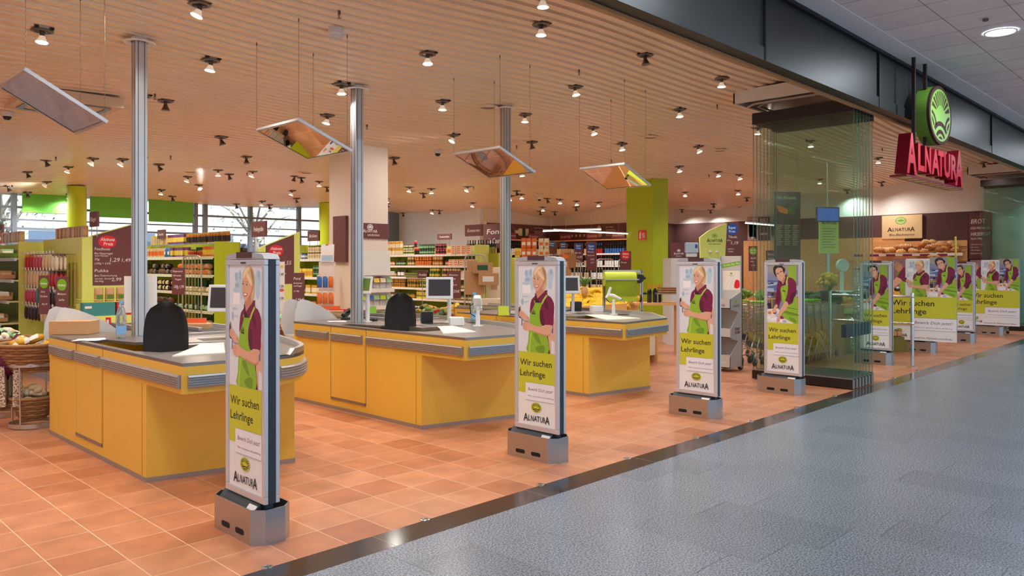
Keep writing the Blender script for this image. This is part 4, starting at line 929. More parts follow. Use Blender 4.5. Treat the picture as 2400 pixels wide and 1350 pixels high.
# air cassette at the left
p = on_ceiling(150, 235); t = empty('air_cassette', (p.x,p.y,p.z-.10), 'large square air conditioning cassette behind the leftmost hanging mirror', 'air conditioner')
mat('cassette',(214,190,160),.5)
def rr(h, r): return [(sx*(h-r)+r*math.cos(a), sy*(h-r)+r*math.sin(a)) for sx, sy, a0 in ((1,1,0),(-1,1,90),(-1,-1,180),(1,-1,270)) for a in [math.radians(a0+15*k) for k in range(7)]]
b = B(); b.box(-.48,-.48,.01,.48,.48,.12,'cassette'); b.build('panel', t)
b = B(); ring_mesh(b, rr(.40,.10), rr(.34,.08), 0, .011, 'steel_dark'); b.build('air_slot', t)
b = B()
for k in range(9): b.box(-.14+.035*k,-.12,.002,-.125+.035*k,.12,.011,'steel_dark')
b.build('grille', t)

# ------------------------------------------------------------------ hanging mirrors over the checkouts
mat('mirror',(235,235,235),.015,1.)
for (x0, y0, y1, za, zb, dx), lb in zip([(1.485,6.2,6.92,2.915,2.615,.54),(3.54,6.07,6.83,2.825,2.605,.56),(5.895,5.94,6.69,2.825,2.60,.575),(7.89,5.74,6.46,2.815,2.585,.585)],
      ['tilted ceiling mirror nearest the left edge','tilted ceiling mirror hanging left of the second post','tilted ceiling mirror hanging in front of the third post','rightmost tilted ceiling mirror, in front of the green pillar']):
    t = empty('ceiling_mirror', (x0,y0,za), lb, 'mirror', 'tilted mirrors above the checkouts')
    dz = zb-za; L_ = y1-y0; th_ = .022; nn = Vector((dz,0,-dx)).normalized()
    def pt(u, v, o): return Vector((dx*u, L_*v, dz*u))+nn*o
    b = B(); b.add([pt(0,0,.001),pt(1,0,.001),pt(1,1,.001),pt(0,1,.001)],[(0,3,2,1)],'mirror'); b.build('glass', t)
    b = B(); e = .022; q = [(0,0),(1,0),(1,1),(0,1)]
    for k in range(4):
        a, c = q[k], q[(k+1)%4]
        def ins(w): return (min(max(w[0], e/dx), 1-e/dx), min(max(w[1], e/L_), 1-e/L_))
        A0, A1, I0, I1 = pt(*a,.004), pt(*c,.004), pt(*ins(a),.004), pt(*ins(c),.004); B0, B1 = pt(*a,-th_), pt(*c,-th_)
        b.add([A0,A1,I1,I0,B0,B1],[(0,1,2,3),(0,4,5,1)],'aluminium')
    b.add([pt(0,0,-th_),pt(1,0,-th_),pt(1,1,-th_),pt(0,1,-th_)],[(0,1,2,3)],'aluminium'); b.build('frame', t)
    for u, v in ((0,0),(0,1),(1,.12),(1,.9)):
        w = pt(u,v,-th_); X_, Y_ = x0+w.x, y0+w.y; b = B(); b.cyl(w,(w.x,w.y,zc(X_,Y_)-za+.01),.0016,'steel_dark',5); b.cyl((w.x,w.y,zc(X_,Y_)-za-.03),(w.x,w.y,zc(X_,Y_)-za),.006,'steel_dark',6); b.build('wire', t)

# ------------------------------------------------------------------ folded glass panels
gm = bpy.data.materials.new('green_glass'); gm.use_nodes = True; _gn = gm.node_tree; _gn.nodes.clear()
_o = _gn.nodes.new('ShaderNodeOutputMaterial'); _mx = _gn.nodes.new('ShaderNodeMixShader'); _tr = _gn.nodes.new('ShaderNodeBsdfTransparent'); _gl = _gn.nodes.new('ShaderNodeBsdfGlossy'); _fr = _gn.nodes.new('ShaderNodeFresnel')
_tr.inputs[0].default_value = (.948,.980,.970,1); _gl.inputs['Roughness'].default_value = .01; _fr.inputs[0].default_value = 1.28
_gn.links.new(_fr.outputs[0],_mx.inputs[0]); _gn.links.new(_tr.outputs[0],_mx.inputs[1]); _gn.links.new(_gl.outputs[0],_mx.inputs[2]); _gn.links.new(_mx.outputs[0],_o.inputs[0])
SC.cycles.transparent_max_bounces = 40; SC.cycles.max_bounces = 9
MATS['green_glass'] = gm
ge = mat('glass_edge',(70,128,112),.1); mat('rail_dark',(54,46,44),.4,.5); mat('rail_light',(150,146,140),.4,.5)
def glass_stack(X0, n, y0, y1, ztop, label, pitch=.105):
    t = empty('folding_glass_wall', (X0,y0,0), label, 'glass wall')
    L_ = y1-y0
    for k in range(n):
        x = k*pitch; dy = 0 if k < n-2 else .07
        b = B(); b.add([(x,dy,.13),(x,L_+dy,.13),(x,L_+dy,ztop-.15),(x,dy,ztop-.15)],[(0,1,2,3)],'green_glass')
        b = B(); b.box(x-.005,dy,.13,x+.005,L_+dy,ztop-.15,'green_glass'); g_ = b.build('glass_panel', t)
        b = B(); b.box(x-.0055,dy-.002,.13,x+.0055,dy+.001,ztop-.15,'glass_edge'); b.box(x-.0055,L_+dy-.001,.13,x+.0055,L_+dy+.002,ztop-.15,'glass_edge'); b.build('edge', g_)
        b = B(); b.box(x-.034,dy,.012,x+.034,L_+dy,.125,'rail_dark'); b.box(x-.030,dy+.01,.125,x+.030,L_+dy-.01,.135,'rail_light'); b.box(x-.036,dy-.004,.012,x+.036,dy,.125,'rail_light'); b.build('bottom_rail', t)
        b = B(); b.box(x-.034,dy,ztop-.15,x+.034,L_+dy,ztop,'rail_dark'); b.box(x-.036,dy-.004,ztop-.15,x+.036,dy,ztop,'beam_seam'); b.build('top_rail', t)
    b = B(); b.box(.02,.10,.64,n*pitch-.08,.16,.80,'navy_grey'); b.build('handle_box', t)
glass_stack(9.87,9,3.68,5.02,3.62,'large folded stack of green-tinted glass panels in the middle of the shop front')
glass_stack(21.45,8,3.68,4.98,3.62,'folded glass panel stack at the far right end of the shop front')
# niche housing over the panels
mat('housing_white',(226,216,206),.5)
for X0, lb in ((9.72,'white ceiling housing above the large folded glass stack'),(21.3,'white ceiling housing above the far right glass stack')):
    t = empty('panel_housing', (X0,3.66,3.62), lb, 'ceiling housing')
    b = B(); z1 = min(zc(X0,5.2),zc(X0,3.7))-3.62
    for q0, q1 in (((0,0),(0,1.55)),((0,1.55),(1.15,1.55)),((1.15,1.55),(1.15,0))):
        b.box(min(q0[0],q1[0])-.012,min(q0[1],q1[1]),.14,max(q0[0],q1[0])+.012,max(q0[1],q1[1])+.02,z1+.03,'housing_white')
    b.build('skirt', t)
    b = B(); b.box(.03,.05,.20,1.12,1.52,.22,'rail_dark'); b.tube([(.08,.1,.12),(.06,1.3,.12),(.2,1.46,.12),(.9,1.46,.12)],.02,'bumper',6); b.tube([(.16,.1,.12),(.14,1.2,.12),(.3,1.36,.12),(.9,1.36,.12)],.016,'rail_light',6); b.build('track', t)

# ------------------------------------------------------------------ hanging shop sign
mat('sign_red',(196,0,38),.28,emit=.12); mat('sign_red_side',(120,8,28),.3); mat('sign_green',(118,166,62),.45); mat('sign_green_side',(100,140,48),.5); mat('sign_brown',(58,28,26),.7); mat('tray_gold',(230,196,130),.35,.5)
t = empty('shop_sign', (11.6,3.20,3.0), 'hanging shop sign: green round mark above big red letters', 'sign')
def xz(px, py): p = at(px,py,Y=3.18); return (p.x-11.6, p.z-3.0)
c0 = xz(2202,271); rx_, rz_ = .50, .395
def extr(b, pts, y0, y1, mf, ms):
    n = len(pts); a = sum(pts[i][0]*pts[(i+1)%n][1]-pts[(i+1)%n][0]*pts[i][1] for i in range(n))
    if a < 0: pts = pts[::-1]
    b.add([(p[0],y0,p[1]) for p in pts],[tuple(range(n))],mf); b.add([(p[0],y1,p[1]) for p in pts],[tuple(range(n))[::-1]],ms)
    b.add([(p[0],y,p[1]) for y in (y0,y1) for p in pts],[(i,n+i,n+(i+1)%n,(i+1)%n) for i in range(n)],ms)
el = lambda rx, rz: [(c0[0]+rx*math.cos(2*math.pi*i/48), c0[1]+rz*math.sin(2*math.pi*i/48)) for i in range(48)]
b = B(); extr(b, el(rx_,rz_), -.0, .16, 'sign_green_side','sign_green_side'); b.build('disc_box', t)
b = B(); extr(b, el(rx_,rz_), -.035, 0, 'sign_brown','sign_brown'); b.build('disc_rim', t)
A = Art((c0[0],-.0355,c0[1]),(1,0,0),(0,0,1)); A.oval(0,0,rx_*.89,rz_*.89,'sign_green',n=48)
for P in LOGO: A.shape([(p[0]*rx_*.95, p[1]*rz_*.95) for p in P],'sign_brown',2)
A.build('sun_mark', t)
# letters, solid
def letter3d(ch, xl, xr, zb, zt, depth=.15):
    vs, fs = text_mesh(ch, .035); x0 = min(v[0] for v in vs); x1 = max(v[0] for v in vs); z1 = max(v[1] for v in vs); z0 = min(v[1] for v in vs)
    P = [(xl+(v[0]-x0)/(x1-x0)*(xr-xl), zb+(v[1]-z0)/(z1-z0)*(zt-zb)) for v in vs]
    b = B(); b.add([(p[0],0,p[1]) for p in P], fs, 'sign_red'); b.add([(p[0],depth,p[1]) for p in P], [f[::-1] for f in fs], 'sign_red_side')
    ec = Counter()
    for f in fs:
        for i in range(len(f)): ec[(f[i],f[(i+1)%len(f)])] += 1
    n = len(P); side_ = [e for e in ec if (e[1],e[0]) not in ec]
    b.add([(p[0],0,p[1]) for p in P]+[(p[0],depth,p[1]) for p in P], [(i,n+i,n+j,j) for i, j in side_], 'sign_red_side')
    o = b.build('letter_'+ch.lower(), t); return o
zt0 = xz(2145,303)[1]; LX = [xz(x,400)[0] for x in (2130,2153,2156,2171,2172,2186,2188,2206,2203,2216,2217,2231,2233,2247,2243,2261)]
for k, (ch, a_) in enumerate((('A',0),('L',2),('N',4),('A',6),('T',8),('U',10),('R',12),('A',14))):
    big = k in (0,7); zb = -.02 if big else .05; zt = .50 if big else .40
    if big: xl, xr = LX[a_], LX[a_+1]
    else: xl, xr = LX[a_], LX[a_+1]
    base = xz(2195,418)[1]
    letter3d(ch, xl, xr, base+zb, base+zt)
b = B(); base = xz(2195,418)[1]; b.box(LX[0]-.02,-.0,base-.06,LX[15]+.02,.20,base-.035,'sign_red_side')
b.build('tray', t)
for k in range(8):
    b = B(); b.box(LX[0]+.1+k*.3,.01,base-.062,LX[0]+.27+k*.3,.14,base-.0605,'tray_gold'); b.build('slot', t)
b = B()
for px in (2161,2187):
    x = xz(px,300)[0]; b.box(x-.022,.06,.0,x+.022,.10,1.25,'rail_dark')
b.build('hanger', t)
# ------------------------------------------------------------------ mall ceiling fittings
mat('downlight',(235,250,255),.5,emit=12.)
for i, (px, py, lb) in enumerate(((2345,76,'round downlight in the mall ceiling at the upper right corner'),)):
    p = at(px,py,Z=4.25); t = empty('downlight', p, lb, 'downlight'); b = B(); b.lathe([(.17,.005,'white_paint'),(.165,-.006,'white_paint'),(.15,-.004,'white_paint')],32); b.build('trim', t)
    b = B(); b.lathe([(.15,-.003,'downlight'),(0,-.003,'downlight')],32); b.build('diffuser', t)
for X_, Y_ in ((11.1,2.3),(6.2,2.3),(16.4,2.3),(21.5,2.3),(1.2,2.3),(11.1,-1.5),(6.2,-1.5),(16.4,-1.5)):
    area('mall_light', (X_,Y_,4.23), (0,0,0), .3, .3, 40, (.82,.93,1.0))
p = at(2310,45,Z=4.25); b = B(); b.cyl((0,0,0),(0,0,-.02),.03,'sprinkler',12); tag(b.build('sprinkler',loc=p),'small sprinkler in the mall ceiling left of the downlight','sprinkler')
# ------------------------------------------------------------------ packaged goods: one mesh per kind and colour
PAL = {'gold':(214,160,40),'honey':(196,120,30),'red':(190,40,40),'green':(96,130,50),'dgreen':(44,84,50),'olive':(130,124,48),'pink':(196,70,96),'orange':(228,120,50),'cream':(236,224,196),'blue':(60,110,180),
 'brown':(120,78,50),'dark':(52,40,40),'white':(240,238,234),'lemon':(236,206,70),'tan':(206,168,120),'purple':(120,60,120),'teal':(60,140,140),'kraft':(196,152,104),'mint':(150,196,150),'sand':(222,196,150),'lid':(60,70,50),'lidg':(210,190,120)}
for k_, c_ in PAL.items(): mat('g_'+k_, c_, .45)
mat('wine_glass',(22,26,20),.12); mat('wine_red',(60,16,24),.12)
_PM = {}
def pm(kind, c1='cream', c2='white'):
    key = (kind, c1, c2)
    if key in _PM: return _PM[key]
    b = B(); a, c = 'g_'+c1, 'g_'+c2
    if kind == 'jar': b.lathe([(0,0,a),(.036,0,a),(.040,.006,a),(.040,.03,a),(.0405,.032,c),(.0405,.072,c),(.040,.074,a),(.040,.092,a),(.034,.102,a),(.036,.103,'g_lid'),(.036,.118,'g_lid'),(0,.119,'g_lid')],12)
    elif kind == 'tall_jar': b.lathe([(0,0,a),(.034,0,a),(.036,.01,a),(.0365,.04,c),(.0365,.10,c),(.036,.13,a),(.028,.145,a),(.031,.147,'g_lidg'),(.031,.165,'g_lidg'),(0,.166,'g_lidg')],12)
    elif kind == 'tin': b.lathe([(0,0,'steel'),(.036,0,'steel'),(.036,.006,a),(.036,.05,a),(.0362,.05,c),(.0362,.08,c),(.036,.10,a),(.034,.104,'steel'),(0,.104,'steel')],12)
    elif kind == 'bottle':
        b.lathe([(0,0,a),(.035,0,a),(.037,.01,a),(.0375,.06,c),(.0375,.15,c),(.037,.18,a),(.030,.205,a),(.015,.23,a),(.0135,.26,a),(.0150,.262,c),(.0150,.30,c),(0,.301,c)],12)
    elif kind == 'wine':
        b.lathe([(0,0,'wine_glass'),(.036,0,'wine_glass'),(.038,.008,'wine_glass'),(.0382,.05,c),(.0382,.14,c),(.038,.142,'wine_glass'),(.038,.185,'wine_glass'),(.028,.21,'wine_glass'),(.014,.235,'wine_glass'),(.0145,.236,a),(.0145,.305,a),(0,.306,a)],12)
    elif kind == 'carton': b.box(-.045,-.03,0,.045,.03,.16,a); b.box(-.0455,-.0305,.03,.0455,.0305,.11,c)
    elif kind == 'flatbox': b.box(-.075,-.055,0,.075,.055,.045,a); b.box(-.0755,-.05,.010,-.02,.0,.036,c); b.box(-.05,-.0555,.010,.05,-.0550,.036,c)
    elif kind == 'milk':
        b.box(-.035,-.035,0,.035,.035,.17,a); b.box(-.0355,-.0355,.03,.0355,.0355,.10,c); b.add([(-.035,-.035,.17),(.035,-.035,.17),(.035,.035,.17),(-.035,.035,.17),(-.035,0,.205),(.035,0,.205)],[(0,1,5,4),(2,3,4,5),(1,2,5),(3,0,4)],a)
    elif kind == 'bag':
        N_ = 6; rows = [(0,.040,.028),(.04,.048,.032),(.10,.047,.028),(.15,.044,.014),(.172,.046,.002)]; vs = []; fs = []
        for z, w, d in rows: vs += [(-w,0,z),(-w*.6,-d,z),(w*.6,-d,z),(w,0,z),(w*.6,d,z),(-w*.6,d,z)]
        for j in range(len(rows)-1):
            for i in range(6): fs.append((j*6+i,j*6+(i+1)%6,(j+1)*6+(i+1)%6,(j+1)*6+i))
        b.add(vs, fs, a, True); b.add(vs[:6],[(5,4,3,2,1,0)],a); b.box(-.030,-.0335,.045,.030,.0335,.10,c)
    elif kind == 'hangbag':
        vs = []; fs = []; rows = [(-.02,.040,.002),(-.05,.042,.014),(-.12,.042,.020),(-.19,.040,.016),(-.215,.040,.002)]
        for z, w, d in rows: vs += [(-w,0,z),(-w*.6,-d,z),(w*.6,-d,z),(w,0,z),(w*.6,d,z),(-w*.6,d,z)]
        for j in range(len(rows)-1):
            for i in range(6): fs.append((j*6+i,(j+1)*6+i,(j+1)*6+(i+1)%6,j*6+(i+1)%6))
        b.add(vs, fs, a, True); b.box(-.04,-.003,-.045,.04,.003,0,c)
    elif kind == 'pouch':
        vs = []; fs = []; rows = [(0,.085,.006),(.02,.10,.045),(.06,.095,.05),(.085,.06,.03),(.09,.02,.01)]
        for z, w, d in rows: vs += [(-w,0,z),(-w*.6,-d,z),(w*.6,-d,z),(w,0,z),(w*.6,d,z),(-w*.6,d,z)]
        for j in range(len(rows)-1):
            for i in range(6): fs.append((j*6+i,j*6+(i+1)%6,(j+1)*6+(i+1)%6,(j+1)*6+i))
        b.add(vs, [f for k, f in enumerate(fs) if not (6 <= k < 18 and k%3 == 1)], a, True); b.add(vs, [f for k, f in enumerate(fs) if 6 <= k < 18 and k%3 == 1], c, True); b.add(vs[-6:],[(0,1,2,3,4,5)],c)
    elif kind == 'thin': b.box(-.075,-.010,0,.075,.010,.12,a); b.box(-.06,-.0105,.02,.06,.0105,.09,c)
    elif kind == 'tray':
        b.box(-.16,-.11,0,.16,.11,.006,a); b.box(-.16,-.11,0,-.155,.11,.06,a); b.box(.155,-.11,0,.16,.11,.06,a); b.box(-.16,-.11,0,.16,-.105,.045,a); b.box(-.16,.105,0,.16,.11,.11,a); b.box(-.09,-.1105,.01,.09,-.110,.035,c)
    _PM[key] = b.mesh(kind); return _PM[key]
NAMEOF = {'jar':'glass_jar','tall_jar':'glass_jar','tin':'food_tin','bottle':'bottle','wine':'wine_bottle','carton':'carton','flatbox':'food_box','milk':'drink_carton','bag':'food_bag','hangbag':'snack_packet','pouch':'food_pouch','thin':'chocolate_bar','tray':'cardboard_tray'}
CATOF = {'glass_jar':'jar','food_tin':'tin','bottle':'bottle','wine_bottle':'wine bottle','carton':'carton','food_box':'box','drink_carton':'carton','food_bag':'bag','snack_packet':'packet','food_pouch':'bag','chocolate_bar':'packet','cardboard_tray':'tray'}
WIDE = {'jar':.088,'tall_jar':.08,'tin':.08,'bottle':.084,'wine':.088,'carton':.10,'flatbox':.165,'milk':.078,'bag':.105,'hangbag':.09,'pouch':.19,'thin':.02,'tray':.33}
HIGH = {'jar':.12,'tall_jar':.167,'tin':.105,'bottle':.30,'wine':.306,'carton':.16,'flatbox':.046,'milk':.20,'bag':.17,'pouch':.09,'thin':.11,'tray':.05}
def item(kind, c1, c2, loc, rz, label, group, tilt=0., s=1.):
    o = bpy.data.objects.new(NAMEOF[kind], pm(kind,c1,c2)); COL.objects.link(o)
    o.location = loc; o.rotation_euler = (tilt,0,rz); o.scale = (s,s,s)
    o['label'] = label; o['category'] = CATOF[NAMEOF[kind]]; o['group'] = group
    return o
CW = {'gold':'golden','honey':'honey-coloured','dgreen':'dark green','dark':'dark','lid':'dark','tan':'tan','kraft':'brown paper','mint':'mint green','sand':'sand-coloured','lemon':'yellow'}
KW = {'jar':'jar','tall_jar':'tall jar','tin':'tin','bottle':'bottle','wine':'wine bottle','carton':'carton','flatbox':'flat box','milk':'drink carton','bag':'bag','hangbag':'hanging packet','pouch':'soft bag','thin':'thin packet','tray':'tray'}
def row(P0, P1, z, specs, where_, nrm, depth=.10, stack=1, jit=.006, tilt=0., rzj=.06, s=1.):
    """a run of goods from P0 to P1 on a board at height z; specs = [(share, kind, colour1, colour2, stack)]; nrm = outward direction of the shelf"""
    P0 = Vector((P0[0],P0[1],0)); P1 = Vector((P1[0],P1[1],0)); d = P1-P0; L_ = d.length; d.normalize()
    rz = math.atan2(nrm[1],nrm[0])+math.pi/2
    tot = sum(q[0] for q in specs); u = .02
    for share, kind, c1, c2, st in specs:
        end = u+share/tot*(L_-.02); w = WIDE[kind]*s
        lb = '%s %s with %s print, %s' % (CW.get(c1,c1), KW[kind], CW.get(c2,c2), where_)
        while u+w*.95 <= end:
            c = P0+d*(u+w/2)-Vector((nrm[0],nrm[1],0))*(.04+R.random()*jit*3)
            n = st if isinstance(st,int) else R.choice(st)
            for k in range(n):
                item(kind,c1,c2,(c.x+R.uniform(-jit,jit),c.y+R.uniform(-jit,jit),z+k*HIGH.get(kind,.1)*s),rz+R.uniform(-rzj,rzj),lb,'%s %ss %s'%(CW.get(c1,c1),KW[kind],where_[:60]),tilt,s)
            u += w
        u = max(u,end)
def shelf_unit(name, P0, P1, nrm, label, levels, depth=.42, top=1.95, back='shelf_back', board='pale_green_shelf', ends='lime_pale', base=.12, strips=True, deep=None):
    """gondola side: boards at the heights in levels, fronts along P0-P1 facing nrm"""
    P0 = Vector((P0[0],P0[1],0)); P1 = Vector((P1[0],P1[1],0)); N_ = Vector((nrm[0],nrm[1],0)).normalized(); d = (P1-P0).normalized(); L_ = (P1-P0).length
    t = empty(name, P0, label, 'shelf', None, (0,0,math.atan2(d.y,d.x)))
    sgn = 1 if d.cross(N_).z > 0 else -1      # local +y or -y is outward
    def bx(b, x0, y0, z0, x1, y1, z1, m): b.box(x0,min(sgn*y0,sgn*y1),z0,x1,max(sgn*y0,sgn*y1),z1,m)
    b = B(); bx(b,0,-depth-.03,0,L_,-depth,top,back); b.build('back_panel', t)
    b = B(); bx(b,0,-depth,0,L_,-.03,base,'grey_metal'); b.build('plinth', t)
    for x in (-.015, L_):
        b = B(); bx(b,x,-depth,0,x+.015,-.02,top,ends); b.build('side_panel', t)
    for i, z in enumerate(levels):
        dd = 0 if deep is None else deep[i]
        b = B(); bx(b,0,-depth,z-.025,L_,dd,z-.003,board); o = b.build('shelf_board', t)
        if strips:
            b = B(); bx(b,0,dd,z-.045,L_,dd+.006,z+.002,'price_strip'); 
            x = .05
            while x < L_-.06: bx(b,x,dd+.006,z-.038,x+.05,dd+.0075,z-.008,'white_paint'); x += .13
            b.build('price_strip', o)
    return t

# ---- jar shelves right of the cream pillar
W4 = '%s board of jar shelves right of pillar'
Pa, Pb = at(905,600,X=11.35), at(1112,600,X=11.35)
ya, yb = Pa.y, Pb.y
lev = [1.80,1.545,1.28,1.03,.78,.50,.20]
shelf_unit('jar_shelf',(11.35,ya),(11.35,yb),(-1,0),'long pale green shelf unit full of jars, right of the cream pillar',lev,top=2.0)
ordw = ['top','second','third','fourth','fifth','sixth','lowest']
Z4 = [[(2.4,'tall_jar','gold','cream',2),(1.5,'jar','cream','green',2),(.8,'tall_jar','red','dark',(1,2)),(2.2,'jar','dgreen','mint',2),(1.6,'jar','pink','dark',2),(.6,'carton','cream','orange',1),(3,'flatbox','cream','orange',4)],
      [(1.2,'jar','orange','white',1),(1.5,'jar','dark','mint',1),(1.0,'jar','olive','sand',2),(2.2,'jar','orange','honey',2),(1.5,'jar','honey','sand',2),(.6,'jar','red','sand',1),(3,'flatbox','cream','orange',3)],
      [(1,'jar','olive','sand',1),(.8,'carton','dark','white',1),(2.0,'tray','olive','green',2),(1.0,'jar','green','lemon',2),(1.5,'jar','brown','sand',2),(1.2,'tall_jar','cream','white',1)],
      [(2,'jar','honey','olive',2),(1.2,'jar','olive','gold',2),(2,'tin','green','lemon',2),(3,'jar','green','sand',1)],
      [(1.5,'jar','brown','sand',1),(1.2,'jar','olive','gold',1),(3,'tin','lemon','green',2),(2,'jar','olive','cream',1)],
      [(2,'tall_jar','brown','white',1),(2,'jar','cream','dark',1),(3,'jar','olive','cream',1)]]
for i, sp in enumerate(Z4): row((11.35,ya),(11.35,yb-.02),lev[i],sp,W4%ordw[i],(-1,0))
row((11.5,ya-1.0),(11.5,yb),2.0-.02,[(5,'wine','dark','olive',1)],'standing on top of the jar shelves, at the back',(-1,0)) if False else None
# bottles on the neighbouring run behind
shelf_unit('bottle_shelf',(12.2,ya+.2),(12.2,yb-.3),(1,0),'shelf unit back to back with the jar shelves, dark bottles on its top',[1.80,1.5,1.2],top=1.82)
row((12.0,ya-2.1),(12.0,yb+.0),1.823,[(5,'wine','dark','olive',1)],'row above jar shelves, before pale wall',(-1,0),jit=.01)

# ---- shelf with yellow packets left of the cream pillar
W3 = '%s board of shelf left of pillar'
Pa, Pb = at(702,600,X=7.75), at(768,600,X=7.75); ya3, yb3 = Pa.y+.5, Pb.y-.5
lev3 = [1.67,1.33,1.02,.70,.40,.15]
shelf_unit('grocery_shelf',(7.75,ya3),(7.75,yb3),(-1,0),'shelf unit with soups and packets just left of the cream pillar',lev3,top=1.95)
Z3 = [[(2,'tin','cream','white',1),(1,'jar','blue','white',1),(3,'jar','cream','sand',2),(2,'jar','honey','orange',2)],
      [(1,'bag','kraft','sand',1),(1.2,'carton','lemon','gold',1),(2.5,'tin','dgreen','mint',2)],
      [(2,'jar','olive','sand',1),(2,'carton','gold','cream',1),(2,'bag','gold','white',1)],
      [(1,'bag','sand','white',1),(3,'bag','orange','white',1)],
      [(1.3,'bag','green','dgreen',1),(3,'bag','gold','sand',1)]]
for i, sp in enumerate(Z3): row((7.75,ya3),(7.75,yb3),lev3[i],sp,W3%ordw[i],(-1,0))

# ---- middle shelves (bread and crispbread bags)
W2 = '%s board of shelf behind nearest chair'
lev2 = [1.69,1.40,1.12,.83,.50,.18]
ya2, yb2 = 15.2, 11.7
shelf_unit('bread_shelf',(5.35,ya2),(5.35,yb2),(-1,0),'pale green shelf unit with bagged bread behind the nearest office chair',lev2,top=1.92,ends='lime')
Z2 = [[(1,'jar','green','dgreen',2),(1,'tin','orange','white',1),(3,'carton','sand','orange',1),(1,'bag','blue','white',1),(2,'carton','purple','lemon',1),(2,'jar','honey','red',1),(1.3,'carton','orange','lemon',1)],
      [(2,'pouch','brown','tan',2),(3,'pouch','dark','brown',(1,2)),(3,'pouch','tan','orange',2)],
      [(2,'pouch','tan','cream',1),(3,'pouch','dark','sand',2),(3,'pouch','sand','white',1)],
      [(4,'pouch','brown','dark',2),(3,'pouch','dark','mint',1)],
      [(4,'pouch','dark','white',1),(3,'pouch','sand','tan',2)]]
for i, sp in enumerate(Z2): row((5.35,ya2),(5.35,yb2),lev2[i],sp,W2%ordw[i],(-1,0),jit=.012,rzj=.2)
row((5.6,14.9),(5.6,11.75),1.93,[(2,'carton','lemon','sand',1),(2,'carton','purple','lemon',1),(4,'tall_jar','honey','dark',1)],'top of bread shelf, before rear windows',(-1,0))

# ---- head panels with chalk offers
def chalk(A, lines, mt='chalk'):
    for t_, x, y, h, w in lines: A.text(t_, x, y, h, mt, w=w, shear=.18)
def head_panel(X0, X1, Y_, zt0, zt1, label, lines, side_l, side_r, zb=0):
    t = empty('offer_panel', (X0,Y_,0), label, 'offer board'); w = X1-X0
    b = B()
    def prof(x): return zt0+(zt1-zt0)*((x)/w)**.9
    n = 10; P = [(0,zb)]+[(w,zb)]+[(w*(1-i/n),prof(w*(1-i/n))) for i in range(n+1)]
    extr(b, P, 0, .03, 'lime_pale','lime_pale'); b.build('panel', t)
    b = B(); P = [(side_l,1.28),(w-side_r,1.28)]+[((w-side_r)+(side_l-(w-side_r))*i/n,prof((w-side_r)+(side_l-(w-side_r))*i/n)-.012) for i in range(n+1)]
    extr(b, P, -.006, 0, 'brown_board','brown_board'); b.build('chalkboard', t)
    A = Art((side_l,-.007,0),(1,0,0),(0,0,1)); bw = w-side_l-side_r
    A.oval(bw*.36,prof(bw*.36)-.10,.115,.085,'red_sign'); A.text('Aktions',bw*.36,prof(bw*.36)-.09,.045,'white_paint',w=.18,al='c',bold=.02,shear=.1); A.text('Preis',bw*.38,prof(bw*.36)-.15,.045,'white_paint',w=.12,al='c',bold=.02,shear=.1)
    chalk(A, [(s_,x*bw,z,h,ww*bw) for s_,x,z,h,ww in lines]); A.build('lettering', t)
    return t
head_panel(3.38,4.04,11.3,1.90,2.13,'tall maroon offer board with red oval, left of the nearest post',[('Foodloose',.04,1.755,.04,.38),('Bio-Nussriegel',.04,1.70,.028,.44),('vom Feinsten',.04,1.67,.024,.34),('35g',.04,1.62,.03,.12),('(100g = 3,69)',.04,1.565,.026,.40),('1,29',.42,1.60,.055,.24),('1,49',.72,1.60,.05,.22),('Pukka',.04,1.46,.042,.34),('Bio-Teemischung',.04,1.40,.026,.56),('versch. Sorten',.04,1.36,.024,.44),('36/40g',.04,1.325,.024,.22),('2,99',.46,1.335,.05,.24)],.13,.02)
head_panel(5.38,6.04,10.3,1.79,2.05,'tall maroon offer board with red oval, behind the nearest poster gate',[('Alnatura',.04,1.66,.04,.40),('Bio-Schnitten',.04,1.59,.03,.46),('200g',.04,1.53,.026,.2),('1,55',.62,1.56,.06,.26),('vers. Sorten',.3,1.42,.026,.4)],.11,.10)
# goods on the end of the left gondola
b = B(); b.box(3.30,10.92,1.02,4.02,11.28,1.04,'lime_pale')
for z in (1.07,1.10): b.tube([(3.30,11.28,z),(3.30,10.92,z),(4.02,10.92,z),(4.02,11.28,z)],.004,'lime_pale',5)
b.box(3.30,10.92,.02,4.02,11.28,1.02,'lime_pale'); tag(b.build('end_display'),'pale green end display below the left maroon offer board','display')
row((3.42,10.98),(3.98,10.98),1.04,[(3,'bag','kraft','green',1)],'end display below left offer board',(0,-1),s=1.25)
row((3.34,10.86),(3.98,10.86),.80,[(1.2,'carton','teal','mint',1),(.6,'carton','red','orange',1),(.8,'carton','orange','red',1)],'in the lowest row of the end display under the left offer board',(0,-1),s=1.3) if False else None
for x0, x1, m_, lb in ((3.22,3.60,'g_teal','teal gift box at the foot of the left offer board'),(3.62,3.80,'g_red','red gift box at the foot of the left offer board'),(3.82,3.98,'g_orange','orange gift box at the foot of the left offer board')):
    b = B(); b.box(0,0,0,x1-x0,.12,.17,m_); b.box(.02,-.001,.10,min(.1,x1-x0-.02),0,.13,'white_paint'); tag(b.build('gift_box',loc=(x0,10.72,.90)),lb,'box')
b = B(); b.box(3.15,10.70,.0,4.0,10.90,.90,'lime_pale'); tag(b.build('low_shelf'),'low pale shelf carrying the coloured gift boxes','shelf')

